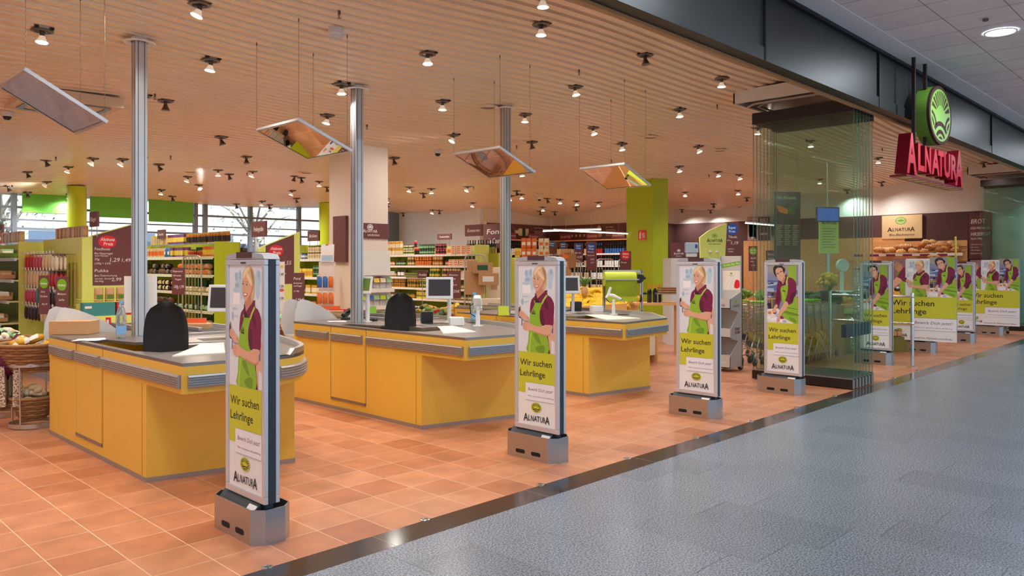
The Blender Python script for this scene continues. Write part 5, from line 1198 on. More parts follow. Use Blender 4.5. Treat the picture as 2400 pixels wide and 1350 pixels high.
# ---- pegged packets and slanted shelves at the left
t = empty('peg_wall',(3.34,13.1,0),'yellow-green peg wall with hanging snack packets at the left','display rack')
b = B(); b.box(.05,-1.75,0,.35,0,1.93,'lime_pale'); b.build('back_panel', t)
b = B(); b.box(-.25,-1.75,0,.05,0,.15,'grey_metal'); b.build('plinth', t)
for i, (z, cols, n_) in enumerate(((1.70,[('red','orange'),('pink','cream'),('sand','cream'),('cream','brown')],11),(1.47,[('sand','cream'),('sand','white'),('red','dark')],11),(1.22,[('pink','white'),('teal','dark'),('dark','white')],11),(.98,[('dark','white'),('sand','dark')],10))):
    b = B()
    for k in range(n_): y = -.08-k*(1.6/n_); b.tube([(.05,y,z),(-.22,y,z+.01),(-.23,y,z+.03)],.003,'steel',4); b.box(-.236,y-.025,z+.01,-.232,y+.025,z+.05,'white_paint')
    b.build('hook_row', t)
    for k in range(n_):
        c1, c2 = cols[min(len(cols)-1, k*len(cols)//n_)]
        for q in range(3): item('hangbag',c1,c2,(3.34-.19+q*.05,13.1-.08-k*(1.6/n_)+R.uniform(-.01,.01),z+.0),math.pi/2+R.uniform(-.1,.1),'%s snack packet hanging in the %s row of the peg wall'%(CW.get(c1,c1),ordw[i]),'snack packets in the %s row of the peg wall'%ordw[i])
levS = [1.66,1.34,1.03,.71,.42,.14]; deepS = [.0,.04,.10,.20,.22,.24]
gS = shelf_unit('snack_shelf',(3.0,17.4),(3.06,13.15),(-1,.0),'deep shelves with snack trays at the left edge of the picture',levS,top=1.9,ends='lime_pale',deep=deepS)
WS = 'on %s deep shelf at left edge'
for i, z in enumerate(levS[:5]):
    y = 17.2
    while y > 13.4:
        yy = y; xx = 2.98-deepS[i]*.6
        item('tray','kraft' if i else 'green',['green','tan','white','lemon','lemon'][i],(xx,yy,z+.012),-math.pi/2,'open cardboard tray of packets '+WS%ordw[i],'packet trays '+WS%ordw[i],.22 if False else 0)
        for k in range(5):
            c = R.choice([['orange','mint','lemon'],['kraft','sand','kraft'],['sand','white','mint'],['lemon','sand','olive'],['lemon','gold','green']][i])
            o = item('thin',c,R.choice(['white','sand','cream']),(xx+.0,yy-.13+k*.062,z+.02),0,'thin %s packet standing in a tray %s'%(CW.get(c,c),WS%ordw[i]),'thin packets '+WS%ordw[i]); o.rotation_euler = (-.5,0,0)
        y -= .345
row((3.15,17.3),(3.15,13.3),1.905,[(2,'bottle','red','white',1),(3,'bag','cream','mint',1),(2,'bag','orange','white',1),(3,'carton','kraft','tan',1)],'top of deep shelves at left edge',(-1,0))
row((3.47,12.9),(3.47,11.5),1.935,[(3,'carton','kraft','tan',1)],'top of the peg wall',(-1,0))

# ---- category signs on the gondolas
def cat_sign(px, py, X_, w, h, text, label, face=-1, thick=.03, ww=.7, two=None, top=1.93, cap=None):
    c = at(px,py,X=X_); legs = max(.05,c.z-h/2-top); t = empty('category_sign',(c.x,c.y,c.z),label,'sign','maroon category signs')
    b = B(); b.box(-thick,-w/2,-h/2,0,w/2,h/2,'brown_board'); b.build('board', t)
    A = Art((-thick-.001,w/2,-h/2),(0,-1,0),(0,0,1))
    if two: A.text(text,w/2,h*.58,h*.22,'chalk',w=w*ww,al='c',shear=.2,bold=.01); A.text(two,w/2,h*.2,h*.22,'chalk',w=w*ww*.9,al='c',shear=.2,bold=.01)
    else: A.text(text,w/2,h*.36,cap or h*.3,'chalk',w=w*ww,al='c',shear=.22,bold=.012)
    A.build('lettering', t)
    b = B()
    for y in (-w*.35,w*.35): b.cyl((-thick/2,y,-h/2-legs),(-thick/2,y,-h/2),.006,'steel',6)
    b.build('post', t)
cat_sign(224,514,3.53,.30,.20,'Riegel','maroon category sign reading Riegel above the peg wall')
cat_sign(4,541,3.3,.34,.20,'Salziges','maroon category sign cut by the left picture edge')
cat_sign(381,549,5.6,.32,.16,'Snacks','small maroon category sign right of the nearest post')
cat_sign(610,537,5.62,.42,.23,'Probiergrößen','maroon category sign reading Probiergrößen left of the second offer board',top=.01)
cat_sign(737,553,8.0,.40,.20,'Brühen','maroon category sign reading Brühen left of the cream pillar')
cat_sign(1112,540,11.6,.56,.25,'Konserven','maroon category sign reading Konserven right of the cream pillar')
cat_sign(1043,555,12.0,.50,.14,'Trockenfrüchte','low maroon sign reading Trockenfrüchte behind the jar shelves',top=1.82)
c = at(1166,553,X=12.3); cat_sign(1166,553,12.3,.86,.55,'Fonds','large maroon hanging board beside the third post',two='de Gourmet',ww=.75,top=.01)
# ------------------------------------------------------------------ everything else on the shop floor
def P_(px, d, py=None, z=0.):
    r = ray(px, py if py is not None else HOR); return Vector((r[0]*d, r[1]*d, (EYE+r[2]*d) if py is not None else z))
mat('wicker',(146,104,66),.7,bump=(120,.9)); mat('wicker2',(172,128,86),.7,bump=(120,.9)); mat('film',(236,238,226),.25)
def wicker_basket(parent, name, r0, r1, h, c=(0,0,0)):
    b = B(); n = 36; rows = 9; 
    for j in range(rows+1):
        f = j/rows; r = r0+(r1-r0)*f**.8; b.tube([(c[0]+(r+.006*math.sin(9*t+j*math.pi))*math.cos(t), c[1]+(r+.006*math.sin(9*t+j*math.pi))*math.sin(t), c[2]+h*f) for t in [2*math.pi*k/n for k in range(n)]], h/rows*.62, 'wicker' if j%2 else 'wicker2', 5, True)
    b.tube([(c[0]+(r1+.008)*math.cos(t), c[1]+(r1+.008)*math.sin(t), c[2]+h+.008) for t in [2*math.pi*k/n for k in range(n)]], .016, 'wicker2', 6, True)
    b.lathe([(0,.012,'wicker'),(r0,.012,'wicker')],20,c); return b.build(name, parent)
def basket_stand(loc, label, r=.20, h=.55, top=(.17,.29,.24), lower=True):
    t = empty('basket_stand', loc, label, 'basket stand')
    wicker_basket(t,'basket',top[0],top[1],top[2],(0,0,h))
    b = B(); 
    for z, rr_ in ((.03,r),(h+.06,r+.02)):
        b = B()
        pr = [(rr_,z-.02),(rr_+.006,z-.02),(rr_+.006,z+.02),(rr_,z+.02),(rr_,z-.02)]; b.lathe([(pr[0][0],pr[0][1])]+[(q[0],q[1],'steel') for q in pr[1:]],32); b.build('steel_ring', t)
    for k in range(4):
        a = math.pi/4+k*math.pi/2; b = B(); b.cyl((r*math.cos(a),r*math.sin(a),.01),((r+.015)*math.cos(a),(r+.015)*math.sin(a),h+.06),.009,'steel',8); b.build('leg', t)
    if lower: wicker_basket(t,'lower_basket',.10,.19,.20,(0,0,.08))
    return t
def packet(parent_loc, cols, n, R_, z0, hh, label, group, s=1.):
    """soft wrapped goods heaped in a basket, each one an object"""
    for k in range(n):
        a = R.random()*6.28; rr_ = R_*math.sqrt(R.random()); z = z0+hh*(1-(rr_/R_)**2)*R.uniform(.6,1)
        c1, c2 = R.choice(cols)
        o = item('pouch',c1,c2,(parent_loc[0]+rr_*math.cos(a),parent_loc[1]+rr_*math.sin(a),z),R.random()*6.28,label,group,0,s); o.rotation_euler = (R.uniform(-.5,.5),R.uniform(-.4,.4),R.random()*6.28)
B1, B2 = Vector((2.12,8.52,0)), Vector((2.02,9.35,0))
basket_stand(B1,'wicker basket on a steel ring stand at the rear corner of the nearest checkout')
basket_stand(B2,'wicker basket on a steel ring stand at the left, the farther of the two')
packet(B1,[('sand','cream'),('gold','white')],12,.17,.74,.10,'cream wrapped packet in the basket by the nearest checkout','packets in the near left basket',.8)
packet(B2,[('sand','white'),('mint','dark'),('cream','dark')],22,.18,.74,.14,'grey and cream wrapped packet in the farther left basket','packets in the far left basket',.75)
packet(B1,[('sand','cream'),('cream','sand')],14,.12,.22,.14,'cream wrapped loaf in the lower basket by the nearest checkout','packets in the lower near left basket',.75)
# shopping bags hanging at the stand
nm = noise_mat('newsprint',(220,210,190),(120,86,70),75,.7,stretch=(1,1.6,1),detail=2,lo=.45,hi=.6)
for k, (dx, dy, lb) in enumerate(((-.30,.10,'leftmost newsprint-patterned shopping bag hanging by the baskets'),(-.20,.02,'middle newsprint-patterned shopping bag hanging by the baskets'),(-.10,-.06,'rightmost newsprint-patterned shopping bag hanging by the baskets'))):
    t = empty('shopping_bag',(B1.x+dx-.02,B1.y+dy+.10,.22),lb,'bag',None,(0,0,-.5+.12*k))
    b = B(); b.add([(-.04,-.15,0),(.04,-.15,0),(.04,.15,0),(-.04,.15,0),(-.03,-.16,.38),(.03,-.16,.38),(.03,.16,.38),(-.03,.16,.38)],[(0,3,2,1),(0,1,5,4),(1,2,6,5),(2,3,7,6),(3,0,4,7)],'newsprint'); b.build('body', t)
    b = B(); b.tube([(0,-.08,.38),(0,-.05,.46),(0,.05,.46),(0,.08,.38)],.006,'paper',5); b.build('handle', t)
b = B(); b.ball((0,0,.0),(.10,.13,.13),'magenta',14,10); b.ball((-.03,.05,-.10),(.07,.09,.12),'magenta',12,8); b.tube([(0,0,.1),(.05,0,.2),(.1,.02,.26)],.02,'magenta',6)
mat('maroon_bag',(104,24,52),.7); 
for f_ in range(len(b.mats)): b.mats[f_] = MATS['maroon_bag']
tag(b.build('shopping_bag',loc=(B1.x-.20,B1.y+.10,.62)),'crumpled maroon cloth bag hanging below the left baskets','bag')
# chalk cards on sticks
def stick_sign(px, py, d, w, h, lines, label, circle=None, stick=.35, rz=-.75, board='brown_board'):
    c = P_(px,d,py); t = empty('price_sign',(c.x,c.y,c.z),label,'sign',None,(0,0,rz))
    b = B(); b.box(-w/2,0,-h/2,w/2,.006,h/2,board); b.build('board', t, bev=.002)
    A = Art((-w/2,-.001,-h/2),(1,0,0),(0,0,1))
    if circle: A.oval(w/2,h*.80,w*.40,w*.42,circle[0]); A.text(circle[1],w/2,h*.80-w*.10 if not circle[2:] else h*.80+w*.03,w*.20,'white_paint',w=w*.56,al='c',bold=.02)
    if circle and circle[2:]: A.text(circle[2],w/2,h*.80-w*.24,w*.18,'white_paint',w=w*.46,al='c',bold=.02)
    for s_, x, y, hh, ww in lines: A.text(s_,x*w,y*h,hh*h,'chalk',w=ww*w,shear=.18,bold=.006)
    if A.v: A.build('lettering', t)
    if stick:
        if stick in (.5,.6): stick = c.z-h/2-.012
        b = B(); b.lathe([(.10,-h/2-stick-.01,'steel_dark'),(.09,-h/2-stick,'steel_dark'),(0,-h/2-stick,'steel_dark')],16) if stick > .6 else None; b.cyl((0,.003,-h/2-stick),(0,.003,-h/2),.005,'steel',6); b.build('stick', t)
    return t
stick_sign(103,691,8.35,.135,.42,[('Alnatura',.2,.56,.05,.4),('Chia Samen',.12,.44,.055,.7),('200 g 1,49',.3,.24,.05,.5)],'left maroon price card with green neu disc above the baskets',('green_sign','neu'),.16,-1.0)
stick_sign(145,697,7.75,.14,.42,[('Moltaura',.14,.56,.05,.7),('Linsen Pasta',.25,.42,.05,.45),('250 g 2,79',.3,.22,.05,.5)],'right maroon price card with green neu disc above the baskets',('green_sign','neu'),.14,-1.0)
# big basket between first and second checkout
BC = Vector((5.05,9.25,0))
Bq = P_(655,9.6); basket_stand((Bq.x,Bq.y,0),'large wicker basket of packed vegetables left of the telephone checkout',r=.23,h=.60,top=(.20,.30,.17))
packet(Bq,[('mint','orange'),('green','orange'),('mint','white'),('olive','orange')],34,.25,.74,.20,'green and orange printed vegetable bag heaped in the large basket','vegetable bags in the large basket',.95)
stick_sign(699,680,9.4,.155,.42,[('Pural',.12,.80,.08,.55),('Bio Brötchen',.12,.68,.05,.7),('und Riegel',.12,.60,.05,.65),('2x 100g',.12,.45,.05,.45),('3,99 €',.25,.18,.09,.68)],'maroon price card reading 3,99 above the large vegetable basket',stick=.25,rz=-.9)
Bo = P_(425,10.2); basket_stand((Bo.x,Bo.y,0),'wicker basket of orange packets behind the nearest office chair',r=.17,h=.62,top=(.16,.26,.10))
packet(Bo,[('orange','red'),('orange','white')],22,.20,.70,.07,'orange packet in the basket behind the nearest chair','orange packets in the basket',.7)
stick_sign(418,659,10.1,.18,.35,[('Rapunzel',.08,.84,.07,.72),('Nirwana',.1,.68,.07,.6),('Vegan',.22,.54,.07,.5),('100g 1,99',.15,.24,.12,.75)],'maroon price card reading 1,99 above the basket of orange packets',stick=.25,rz=-.9)
Bp = P_(1010,12.6); t = basket_stand((Bp.x,Bp.y,0),'wide basket of bagged peppers and lemons behind the telephone checkout',r=.35,h=.50,top=(.34,.52,.16),lower=False)
packet(Bp,[('olive','dgreen'),('dgreen','mint'),('gold','olive'),('green','red')],40,.42,.64,.20,'green and golden net bag of peppers in the wide basket','net bags in the wide basket',1.1)
Bl = P_(1068,12.9); packet(Bl,[('lemon','gold'),('gold','lemon')],12,.16,.74,.12,'yellow net bag of lemons right of the pepper bags','lemon bags',.9)
b = B(); b.box(-.22,-.22,0,.22,.22,.72,'beech'); tag(b.build('display_box',loc=(Bl.x+.05,Bl.y+.1,0)),'wooden box carrying the yellow lemon bags','box')
stick_sign(990,643,12.6,.16,.12,[('Avaba',.1,.3,.35,.8)],'small maroon card above the middle monitor',stick=.6,rz=-.8)
stick_sign(1064,668,12.0,.21,.42,[('Ahorn-',.1,.84,.07,.7),('Mais',.1,.70,.07,.5),('420g',.12,.56,.05,.35),('4g = 0,30',.1,.48,.05,.6),('1,25€',.3,.22,.10,.6)],'maroon price card reading 1,25 right of the middle monitor',stick=.6,rz=-.8)

# crates, roll cages, boxes
mat('crate_green',(44,92,56),.5); mat('crate_black',(40,42,50),.5)
def crate(loc, rz, col, label, group, w=.40, d=.30, h=.225):
    b = B(); t_ = .018
    for (x0,y0,x1,y1) in ((-w/2,-d/2,w/2,-d/2+t_),(-w/2,d/2-t_,w/2,d/2),(-w/2,-d/2,-w/2+t_,d/2),(w/2-t_,-d/2,w/2,d/2)):
        b.box(x0,y0,0,x1,y1,.045,col); b.box(x0,y0,h-.05,x1,y1,h,col)
        L_ = max(x1-x0,y1-y0)
        for k in range(4):
            f = k/3*(L_-.05)
            if x1-x0 > y1-y0: b.box(x0+f,y0,.04,x0+f+.05,y1,h-.04,col)
            else: b.box(x0,y0+f,.04,x1,y0+f+.05,h-.04,col)
    b.box(-w/2+.02,-d/2+.02,0,w/2-.02,d/2-.02,.02,col); b.box(-w/2+.03,-d/2+.03,.02,w/2-.03,d/2-.03,.15,'g_dark')
    o = b.build('bottle_crate',loc=loc,rot=(0,0,rz)); return tag(o,label,'crate',group)
cg = P_(497,12.6)
for k in range(8): crate((cg.x,cg.y,.02+k*.228),-.75,'crate_green','green bottle crate in the tall stack behind the nearest monitor, %s'%(['lowest','second from bottom','third from bottom','fourth from bottom','fifth from bottom','sixth from bottom','second from top','topmost'][k]),'green crates in the tall stack')
cb = P_(545,12.9)
for k in range(8): crate((cb.x,cb.y,.02+k*.228),-.75,'crate_black','black bottle crate in the stack left of the second offer board, %s'%(['lowest','second from bottom','third from bottom','fourth from bottom','fifth from bottom','sixth from bottom','second from top','topmost'][k]),'black crates in the stack')
def roll_cage(loc, rz, label, w=.62, h=1.65, d=.6, sides=1):
    t = empty('roll_cage', loc, label, 'roll cage', None, (0,0,rz)); b = B()
    for y in ((-d/2,) if sides == 1 else (-d/2,d/2)):
        b.tube([(-w/2,y,.18),(-w/2,y,h-.08),(-w/2+.025,y,h-.02),(-w/2+.08,y,h),(w/2-.08,y,h),(w/2-.025,y,h-.02),(w/2,y,h-.08),(w/2,y,.18)],.013,'steel',8)
        for k in range(1,6): x = -w/2+k*w/6; b.cyl((x,y,.18),(x,y,h),.005,'steel',5,cap=False)
        for z in (.5,.85,1.2): b.cyl((-w/2,y,z),(w/2,y,z),.006,'steel',5,cap=False)
    b.build('frame', t)
    b = B(); b.box(-w/2,-d/2,.14,w/2,d/2,.18,'steel'); b.build('platform', t)
    for x in (-1,1):
        for y in (-1,1): b = B(); b.cyl((x*(w/2-.05)-.015,y*(d/2-.06),.06),(x*(w/2-.05)+.015,y*(d/2-.06),.06),.058,'black_plastic',14); b.cyl((x*(w/2-.05),y*(d/2-.06),.06),(x*(w/2-.05),y*(d/2-.06),.14),.01,'steel',6); b.build('wheel', t)
    return t
p = P_(461,12.0); roll_cage(p,-.75,'empty chrome roll cage in front of the green crate stack',w=.28,h=1.70,d=.4)
p = P_(1108,13.4); roll_cage(p,-.60,'roll cage loaded with cardboard boxes left of the third post',w=.36,h=1.73,sides=1)
p2 = P_(1330,16.6); roll_cage(p2,-.6,'roll cage with stacked cardboard boxes behind the second poster gate',w=.44,h=1.66,d=.5,sides=2)
p3 = P_(1414,18.6); roll_cage(p3,-.75,'empty roll cage in front of the wine shelves, left one',w=.42,h=1.70,sides=1); p4 = P_(1462,18.2); roll_cage(p4,-.75,'empty roll cage in front of the wine shelves, beside the green pillar',w=.36,h=1.70,sides=1)
p5 = P_(1362,19.6); roll_cage(p5,-.75,'empty roll cage in front of the wine shelves, farthest one',w=.40,h=1.62,sides=1)
def cbox(px, d, py, w, dd, h, label, rz=-.75, m='cardboard', lab=None, group='cardboard boxes on the roll cages'):
    c = P_(px,d,py); t = empty('cardboard_box',(c.x,c.y,c.z),label,'box',group,(0,0,rz)); b = B(); b.box(-w/2,-dd/2,0,w/2,dd/2,h,m); b.box(-w/2-.001,-.02,h-.05,w/2+.001,.02,h+.001,'cardboard_dark'); b.build('carton', t, bev=.004)
    if lab: b = B(); b.box(-w*.3,-dd/2-.002,h*.3,w*.25,-dd/2,h*.75,lab); b.build('address_label', t)
for a_ in ((1112,13.2,690,.34,.3,.40,'large brown box low on the roll cage left of the third post'),(1145,13.1,668,.34,.3,.20,'brown box with a white label left of the third post',-.75,'cardboard','paper'),(1132,13.1,641,.32,.3,.19,'brown box with a green label, topmost beside the third post',-.75,'cardboard','g_dgreen'),
           (1158,13.5,700,.20,.3,.55,'pale box column directly left of the third post',-.75,'g_cream','g_tan'),(1106,13.5,640,.18,.3,.22,'small box behind the chrome frame left of the third post'),(1150,13.0,716,.40,.3,.12,'white box at the foot of the boxes left of the third post',-.75,'g_cream'),
           (1320,16.4,632,.26,.25,.22,'brown box in the middle of the stack behind the second gate',-.75,'cardboard','paper'),(1325,16.4,612,.24,.25,.18,'brown box second from top behind the second gate',-.75,'cardboard_dark','g_orange'),(1322,16.4,597,.24,.24,.12,'tilted brown box on top of the stack behind the second gate',-.5),
           (1322,16.4,668,.28,.25,.33,'large brown box low in the stack behind the second gate'),(1341,16.3,628,.14,.2,.3,'narrow dark box right in the stack behind the second gate',-.75,'cardboard_dark')): cbox(*a_)

# ------------------------------------------------------------------ cream pillar: boards and leaflets
b = B(); b.box(-.05,-.17,0,0,.17,.70,'brown_board'); tag(b.build('pillar_board',loc=(6.639,10.10,1.60)),'blank maroon board on the left face of the cream pillar','board')
c1 = at(843,522,Y=9.79); c2 = at(905,560,Y=9.79); t = empty('pillar_sign',(c1.x,9.8,c2.z),'maroon sign with the round mark on the right face of the cream pillar','sign')
w_, h_ = .58, c1.z-c2.z; t.location.x = 6.70; b = B(); b.box(0,-.02,0,w_,0,h_,'brown_board'); b.build('board', t)
A = Art((0,-.021,0),(1,0,0),(0,0,1)); logo_disc(A,w_*.40,h_*.74,.055,.045,'chalk','brown_board'); logo_word(A,w_*.40,h_*.40,.055,.26,'chalk'); A.text('entdecken',w_*.50,h_*.16,.04,'chalk',w=.22,al='c',shear=.25); A.build('lettering', t)
t = empty('leaflet_rack',(6.66,9.62,0),'white leaflet rack in front of the cream pillar','rack'); b = B(); b.box(0,.12,0,.62,.16,1.78,'white_paint')
for z in (.35,.62,.88,1.14,1.40): b.add([(0,.12,z),(.62,.12,z),(.62,.02,z+.02),(0,.02,z+.02)],[(0,1,2,3),(3,2,1,0)],'white_paint'); b.box(0,.01,z,.62,.02,z+.06,'white_paint')
b.build('frame', t)
cols = ['g_lemon','g_white','g_mint','lime','g_white','g_pink','g_cream','g_blue']
for i, z in enumerate((.37,.64,.90,1.16)):
    for k in range(5):
        b = B(); b.add([(0,0,0),(.10,0,0),(.10,.05,.19),(0,.05,.19)],[(0,1,2,3),(3,2,1,0)],'paper'); b.add([(0,-.001,.12),(.10,-.001,.12),(.10,.017,.185),(0,.017,.185)],[(0,1,2,3)],R.choice(cols)); b.box(0,.001,-.001,.10,.03,.001,'paper')
        tag(b.build('leaflet',loc=(6.68+k*.118,9.65,z+.012)),'leaflet in the %s row of the white rack, %s'%(['lowest','second','third','top'][i],['leftmost','second from left','middle one','second from right','rightmost'][k]),'leaflet','leaflets in the white rack')
t = empty('notice_board',(6.70,9.79,1.50),'white and lime notice above the leaflet rack','notice'); b = B(); b.box(0,-.012,0,.58,0,.26,'paper'); b.build('sheet', t); A = Art((0,-.013,0),(1,0,0),(0,0,1)); A.rect(.32,.03,.58,.26,'lime')
for k in range(3): A.rect(.02+k*.10,.04,.10+k*.10,.24,'p_blue'); A.rect(.03+k*.10,.14,.09+k*.10,.18,'p_lime'); A.text('Infos',.03+k*.1,.19,.02,'ink',w=.05)
A.text('Gut zu wissen',.34,.13,.025,'white_paint',w=.2); A.build('print', t)
t = empty('quiz_arch',(6.86,9.70,1.28),'magenta arch-shaped header on the leaflet rack','sign'); b = B(); P = [(.36,0),(0,0)]+[(.18-.18*math.cos(math.pi*k/12),.10*math.sin(math.pi*k/12)) for k in range(13)]; extr(b,P[1:],0,.004,'magenta','magenta'); b.build('board', t)
t = empty('card_rack',P_(764,10.6),'peg rack with small hanging packets left of the cream pillar','rack',None,(0,0,-.85)); b = B(); b.box(-.10,0,.2,.12,.02,1.60,'pillar_cream'); b.box(-.12,-.1,0,.14,.12,.2,'pillar_cream')
for i in range(4):
    for k in range(3): b.tube([(-.07+k*.08,0,1.42-i*.22),(-.07+k*.08,-.10,1.44-i*.22)],.002,'steel',4)
b.build('frame', t)
for i in range(4):
    for k in range(3):
        q = t.matrix_basis @ Vector((-.07+k*.08,-.07,1.42-i*.22)); o = item('hangbag',R.choice(['orange','tan','blue']),R.choice(['white','cream']),q,-.85,'small packet hanging in the %s row of the rack left of the cream pillar'%(['top','second','third','lowest'][i]),'small packets on the rack by the cream pillar'); o.scale = (.8,.8,.8); 
t = empty('folder_card',P_(767,10.58,613.5),'tall printed card standing above the peg rack by the cream pillar','card',None,(-.1,0,-.85)); b = B(); b.box(-.09,0,0,.09,.006,.24,'paper'); b.build('card', t); A = Art((-.09,-.001,0),(1,0,0),(0,0,1)); A.rect(.01,.01,.17,.09,'p_blue2'); A.rect(.01,.09,.17,.16,'p_veg'); A.rect(.06,.225,.10,.24,'red_sign'); A.build('print', t)
# flyer sheet and the paper at the first post
def product_sheet(px, d, py, w, h, label, rz=-.85):
    t = empty('price_flyer',P_(px,d,py),label,'flyer',None,(0,0,rz)); b = B(); b.box(-w/2,0,-h/2,w/2,.004,h/2,'paper'); b.build('sheet', t); A = Art((-w/2,-.001,-h/2),(1,0,0),(0,0,1))
    for i, pr in enumerate(('1,49','1,99','1,99')):
        y = h*(.72-.24*i); A.shape([(w*.1,y),(w*.35,y),(w*.3,y+h*.11),(w*.15,y+h*.10)],['g_brown','g_tan','g_blue'][i]); A.text(pr,w*.55,y,.035,'ink',w=w*.35,bold=.02)
    A.oval(w*.72,h*.43,.03,.018,'orange_print'); A.rect(w*.6,h*.88,w*.85,h*.93,'p_yel'); A.oval(w*.2,h*.90,.03,.04,'p_yel'); A.build('print', t)
product_sheet(655,9.6,672,.13,.62,'tall white price flyer just right of the nearest poster gate')
b = B(); b.box(-.15,0,-.17,.15,.003,.17,'paper'); tag(b.build('paper_notice',loc=(2.74,7.50,1.28),rot=(0,0,-.75)),'white paper notice fixed behind the nearest grey post','notice')
b = B(); b.box(-.05,0,-.24,.05,.003,.24,'paper'); tag(b.build('paper_notice',loc=(7.55,7.50,1.40),rot=(0,0,-.75)),'narrow white notice left of the third grey post','notice')
# white wedge shaped bag holders at the tail of the checkouts
for X0, lb in ((2.13,'white wedge-shaped display with grey sleeves behind the water bottle'),(4.64,'grey wedge-shaped display behind the black telephone')):
    t = empty('wedge_display',(X0+.10,8.12,0),lb,'display'); b = B()
    for y in (0,.30): b.prism(crom([(0,.70),(0,1.12),(.22,1.10),(.50,.93),(.60,.75)],3),0,.008,'plastic_grey',X=Matrix.Translation((0,y+.008,0))@Matrix.Rotation(math.pi/2,4,'X'))
    b.build('side_panel', t)
    b = B(); b.box(.0,.01,.0,.58,.30,.72,'plastic_grey'); b.build('box', t)
    b = B()
    for k in range(12): b.box(.14+k*.03,.03,.74,.148+k*.03,.28,1.06-k*.02,'grey_metal')
    b.build('sleeve', t)

# ------------------------------------------------------------------ green pillar, packing table, bananas
t = empty('fire_sign',(14.235,at(1505,551,X=14.24).y,at(1505,551,X=14.24).z),'red fire extinguisher sign on the green pillar','sign'); b = B(); b.box(0,-.10,-.11,.01,.10,.11,'red_sign'); b.build('plate', t)
A = Art((-.001,.10,-.11),(0,-1,0),(0,0,1)); A.rect(.008,.008,.192,.012,'white_paint'); A.rect(.03,.03,.075,.14,'white_paint'); A.oval(.052,.15,.022,.02,'white_paint'); A.stroke([(.055,.165),(.075,.18),(.045,.19)],.01,'white_paint')
for k in range(3): A.stroke([(.11+k*.025,.04),(.12+k*.025,.09),(.105+k*.025,.12),(.125+k*.02,.16)],.012,'white_paint',smooth=3)
A.build('symbol', t)
T0 = P_(1555,11.9)
t = empty('packing_table',(9.0,7.0,0),'beech packing table beyond the farthest checkout','table')
tx0, tx1, ty0, ty1 = -.2, 1.5, -.05, .60
b = B(); b.box(tx0,ty0,.70,tx1,ty1,.74,'beech'); b.build('tabletop', t, bev=.003)
b = B(); b.box(tx0,ty1-.02,.74,tx1,ty1,.92,'beech'); b.build('backboard', t)
for x in (tx0,.70,tx1-.03): b = B(); b.box(x,ty0+.02,0,x+.03,ty1-.02,.70,'beech'); b.build('side_panel', t)
b = B(); b.box(.73,ty0+.05,.12,tx1-.04,ty1-.05,.66,'g_cream'); b.build('drawer_box', t)
pr = P_(1503,11.6); t = empty('roll_dispenser',(pr.x,pr.y,0),'steel rack holding the big lime paper roll and yellow ribbon','dispenser',None,(0,0,TH-math.pi/2+.12))
b = B()
for x in (0,-.57): b.box(x-.02,-.02,0,x+.02,.02,1.48,'steel'); b.box(x-.005,-.021,.5,x+.005,-.02,1.46,'dark_grey')
b.box(-.59,-.02,1.44,.02,.02,1.48,'steel'); b.box(-.59,-.02,.86,.02,.02,.88,'steel'); b.build('rack', t)
b = B(); b.cyl((-.60,-.12,1.35),(-.13,-.12,1.35),.105,'lime',28); b.cyl((-.13,-.12,1.35),(-.128,-.12,1.35),.10,'lime_pale',28); b.cyl((-.64,-.12,1.35),(-.02,-.12,1.35),.014,'steel',10); b.build('paper_roll', t)
b = B(); b.add([(-.60,-.225,1.34),(-.13,-.225,1.34),(-.13,-.23,1.10),(-.60,-.23,1.10)],[(0,1,2,3),(3,2,1,0)],'lime'); b.box(-.60,-.2255,1.02,-.13,-.2245,1.30,'lime'); b.build('hanging_sheet', t)
b = B(); b.box(-.62,-.235,1.335,-.10,-.225,1.35,'steel'); b.build('tear_bar', t)
b = B(); b.prism(crom([(-.14,-.05),(-.15,.05),(-.02,.06),(.0,.0),(-.05,-.06)],4),-.03,.03,'black_plastic',X=Matrix.Translation((0,-.12,1.35))@Matrix.Rotation(math.pi/2,4,'X')); b.cyl((-.02,-.02,1.36),(.06,-.02,1.36),.02,'black_plastic',10); b.cyl((.0,0,1.13),(.08,0,1.13),.018,'black_plastic',10); b.build('clamp', t)
b = B(); b.cyl((-.16,-.1,1.06),(-.06,-.1,1.06),.045,'p_yel',20); b.cyl((-.18,-.1,1.06),(-.16,-.1,1.06),.055,'black_plastic',20); b.cyl((-.06,-.1,1.06),(-.03,-.1,1.06),.055,'black_plastic',20); b.tube([(-.1,-.145,1.06),(-.1,-.15,.95),(-.08,-.16,.86)],.006,'p_yel',5); b.build('ribbon_reel', t)
# bananas
mat('banana',(236,190,40),.45); mat('banana_tip',(120,110,40),.6)
Bn = P_(1388,13.4)
b = B(); b.box(-.45,-.30,0,.55,.30,.74,'beech'); b.add([(-.45,-.30,.74),(.55,-.30,.74),(.55,.30,1.05),(-.45,.30,1.05)],[(0,1,2,3)],'cardboard'); b.box(-.45,.28,.7,.55,.30,1.08,'beech'); tag(b.build('fruit_stand',loc=Bn,rot=(0,0,-.75)),'wooden stand heaped with bananas behind the farthest checkout','stand')
bm = B()
for k in range(6):
    a0 = -.5+.2*k; pts = [(.02*math.sin(a0*2)+.10*math.sin(u*1.6)*math.cos(a0),.03*k-.07+.10*math.sin(u*1.6)*math.sin(a0)*.3,.02+.10*math.cos(u*1.6)-.06) for u in [-.9,-.6,-.3,0,.3,.6,.9]]; bm.tube(pts,[.006,.017,.020,.021,.020,.016,.006],'banana',7)
    bm.ball(pts[0],.008,'banana_tip',6,4)
bme = bm.mesh('banana_bunch'); M0 = Matrix.Translation(Bn)@Matrix.Rotation(-.75,4,'Z')
k_ = 0
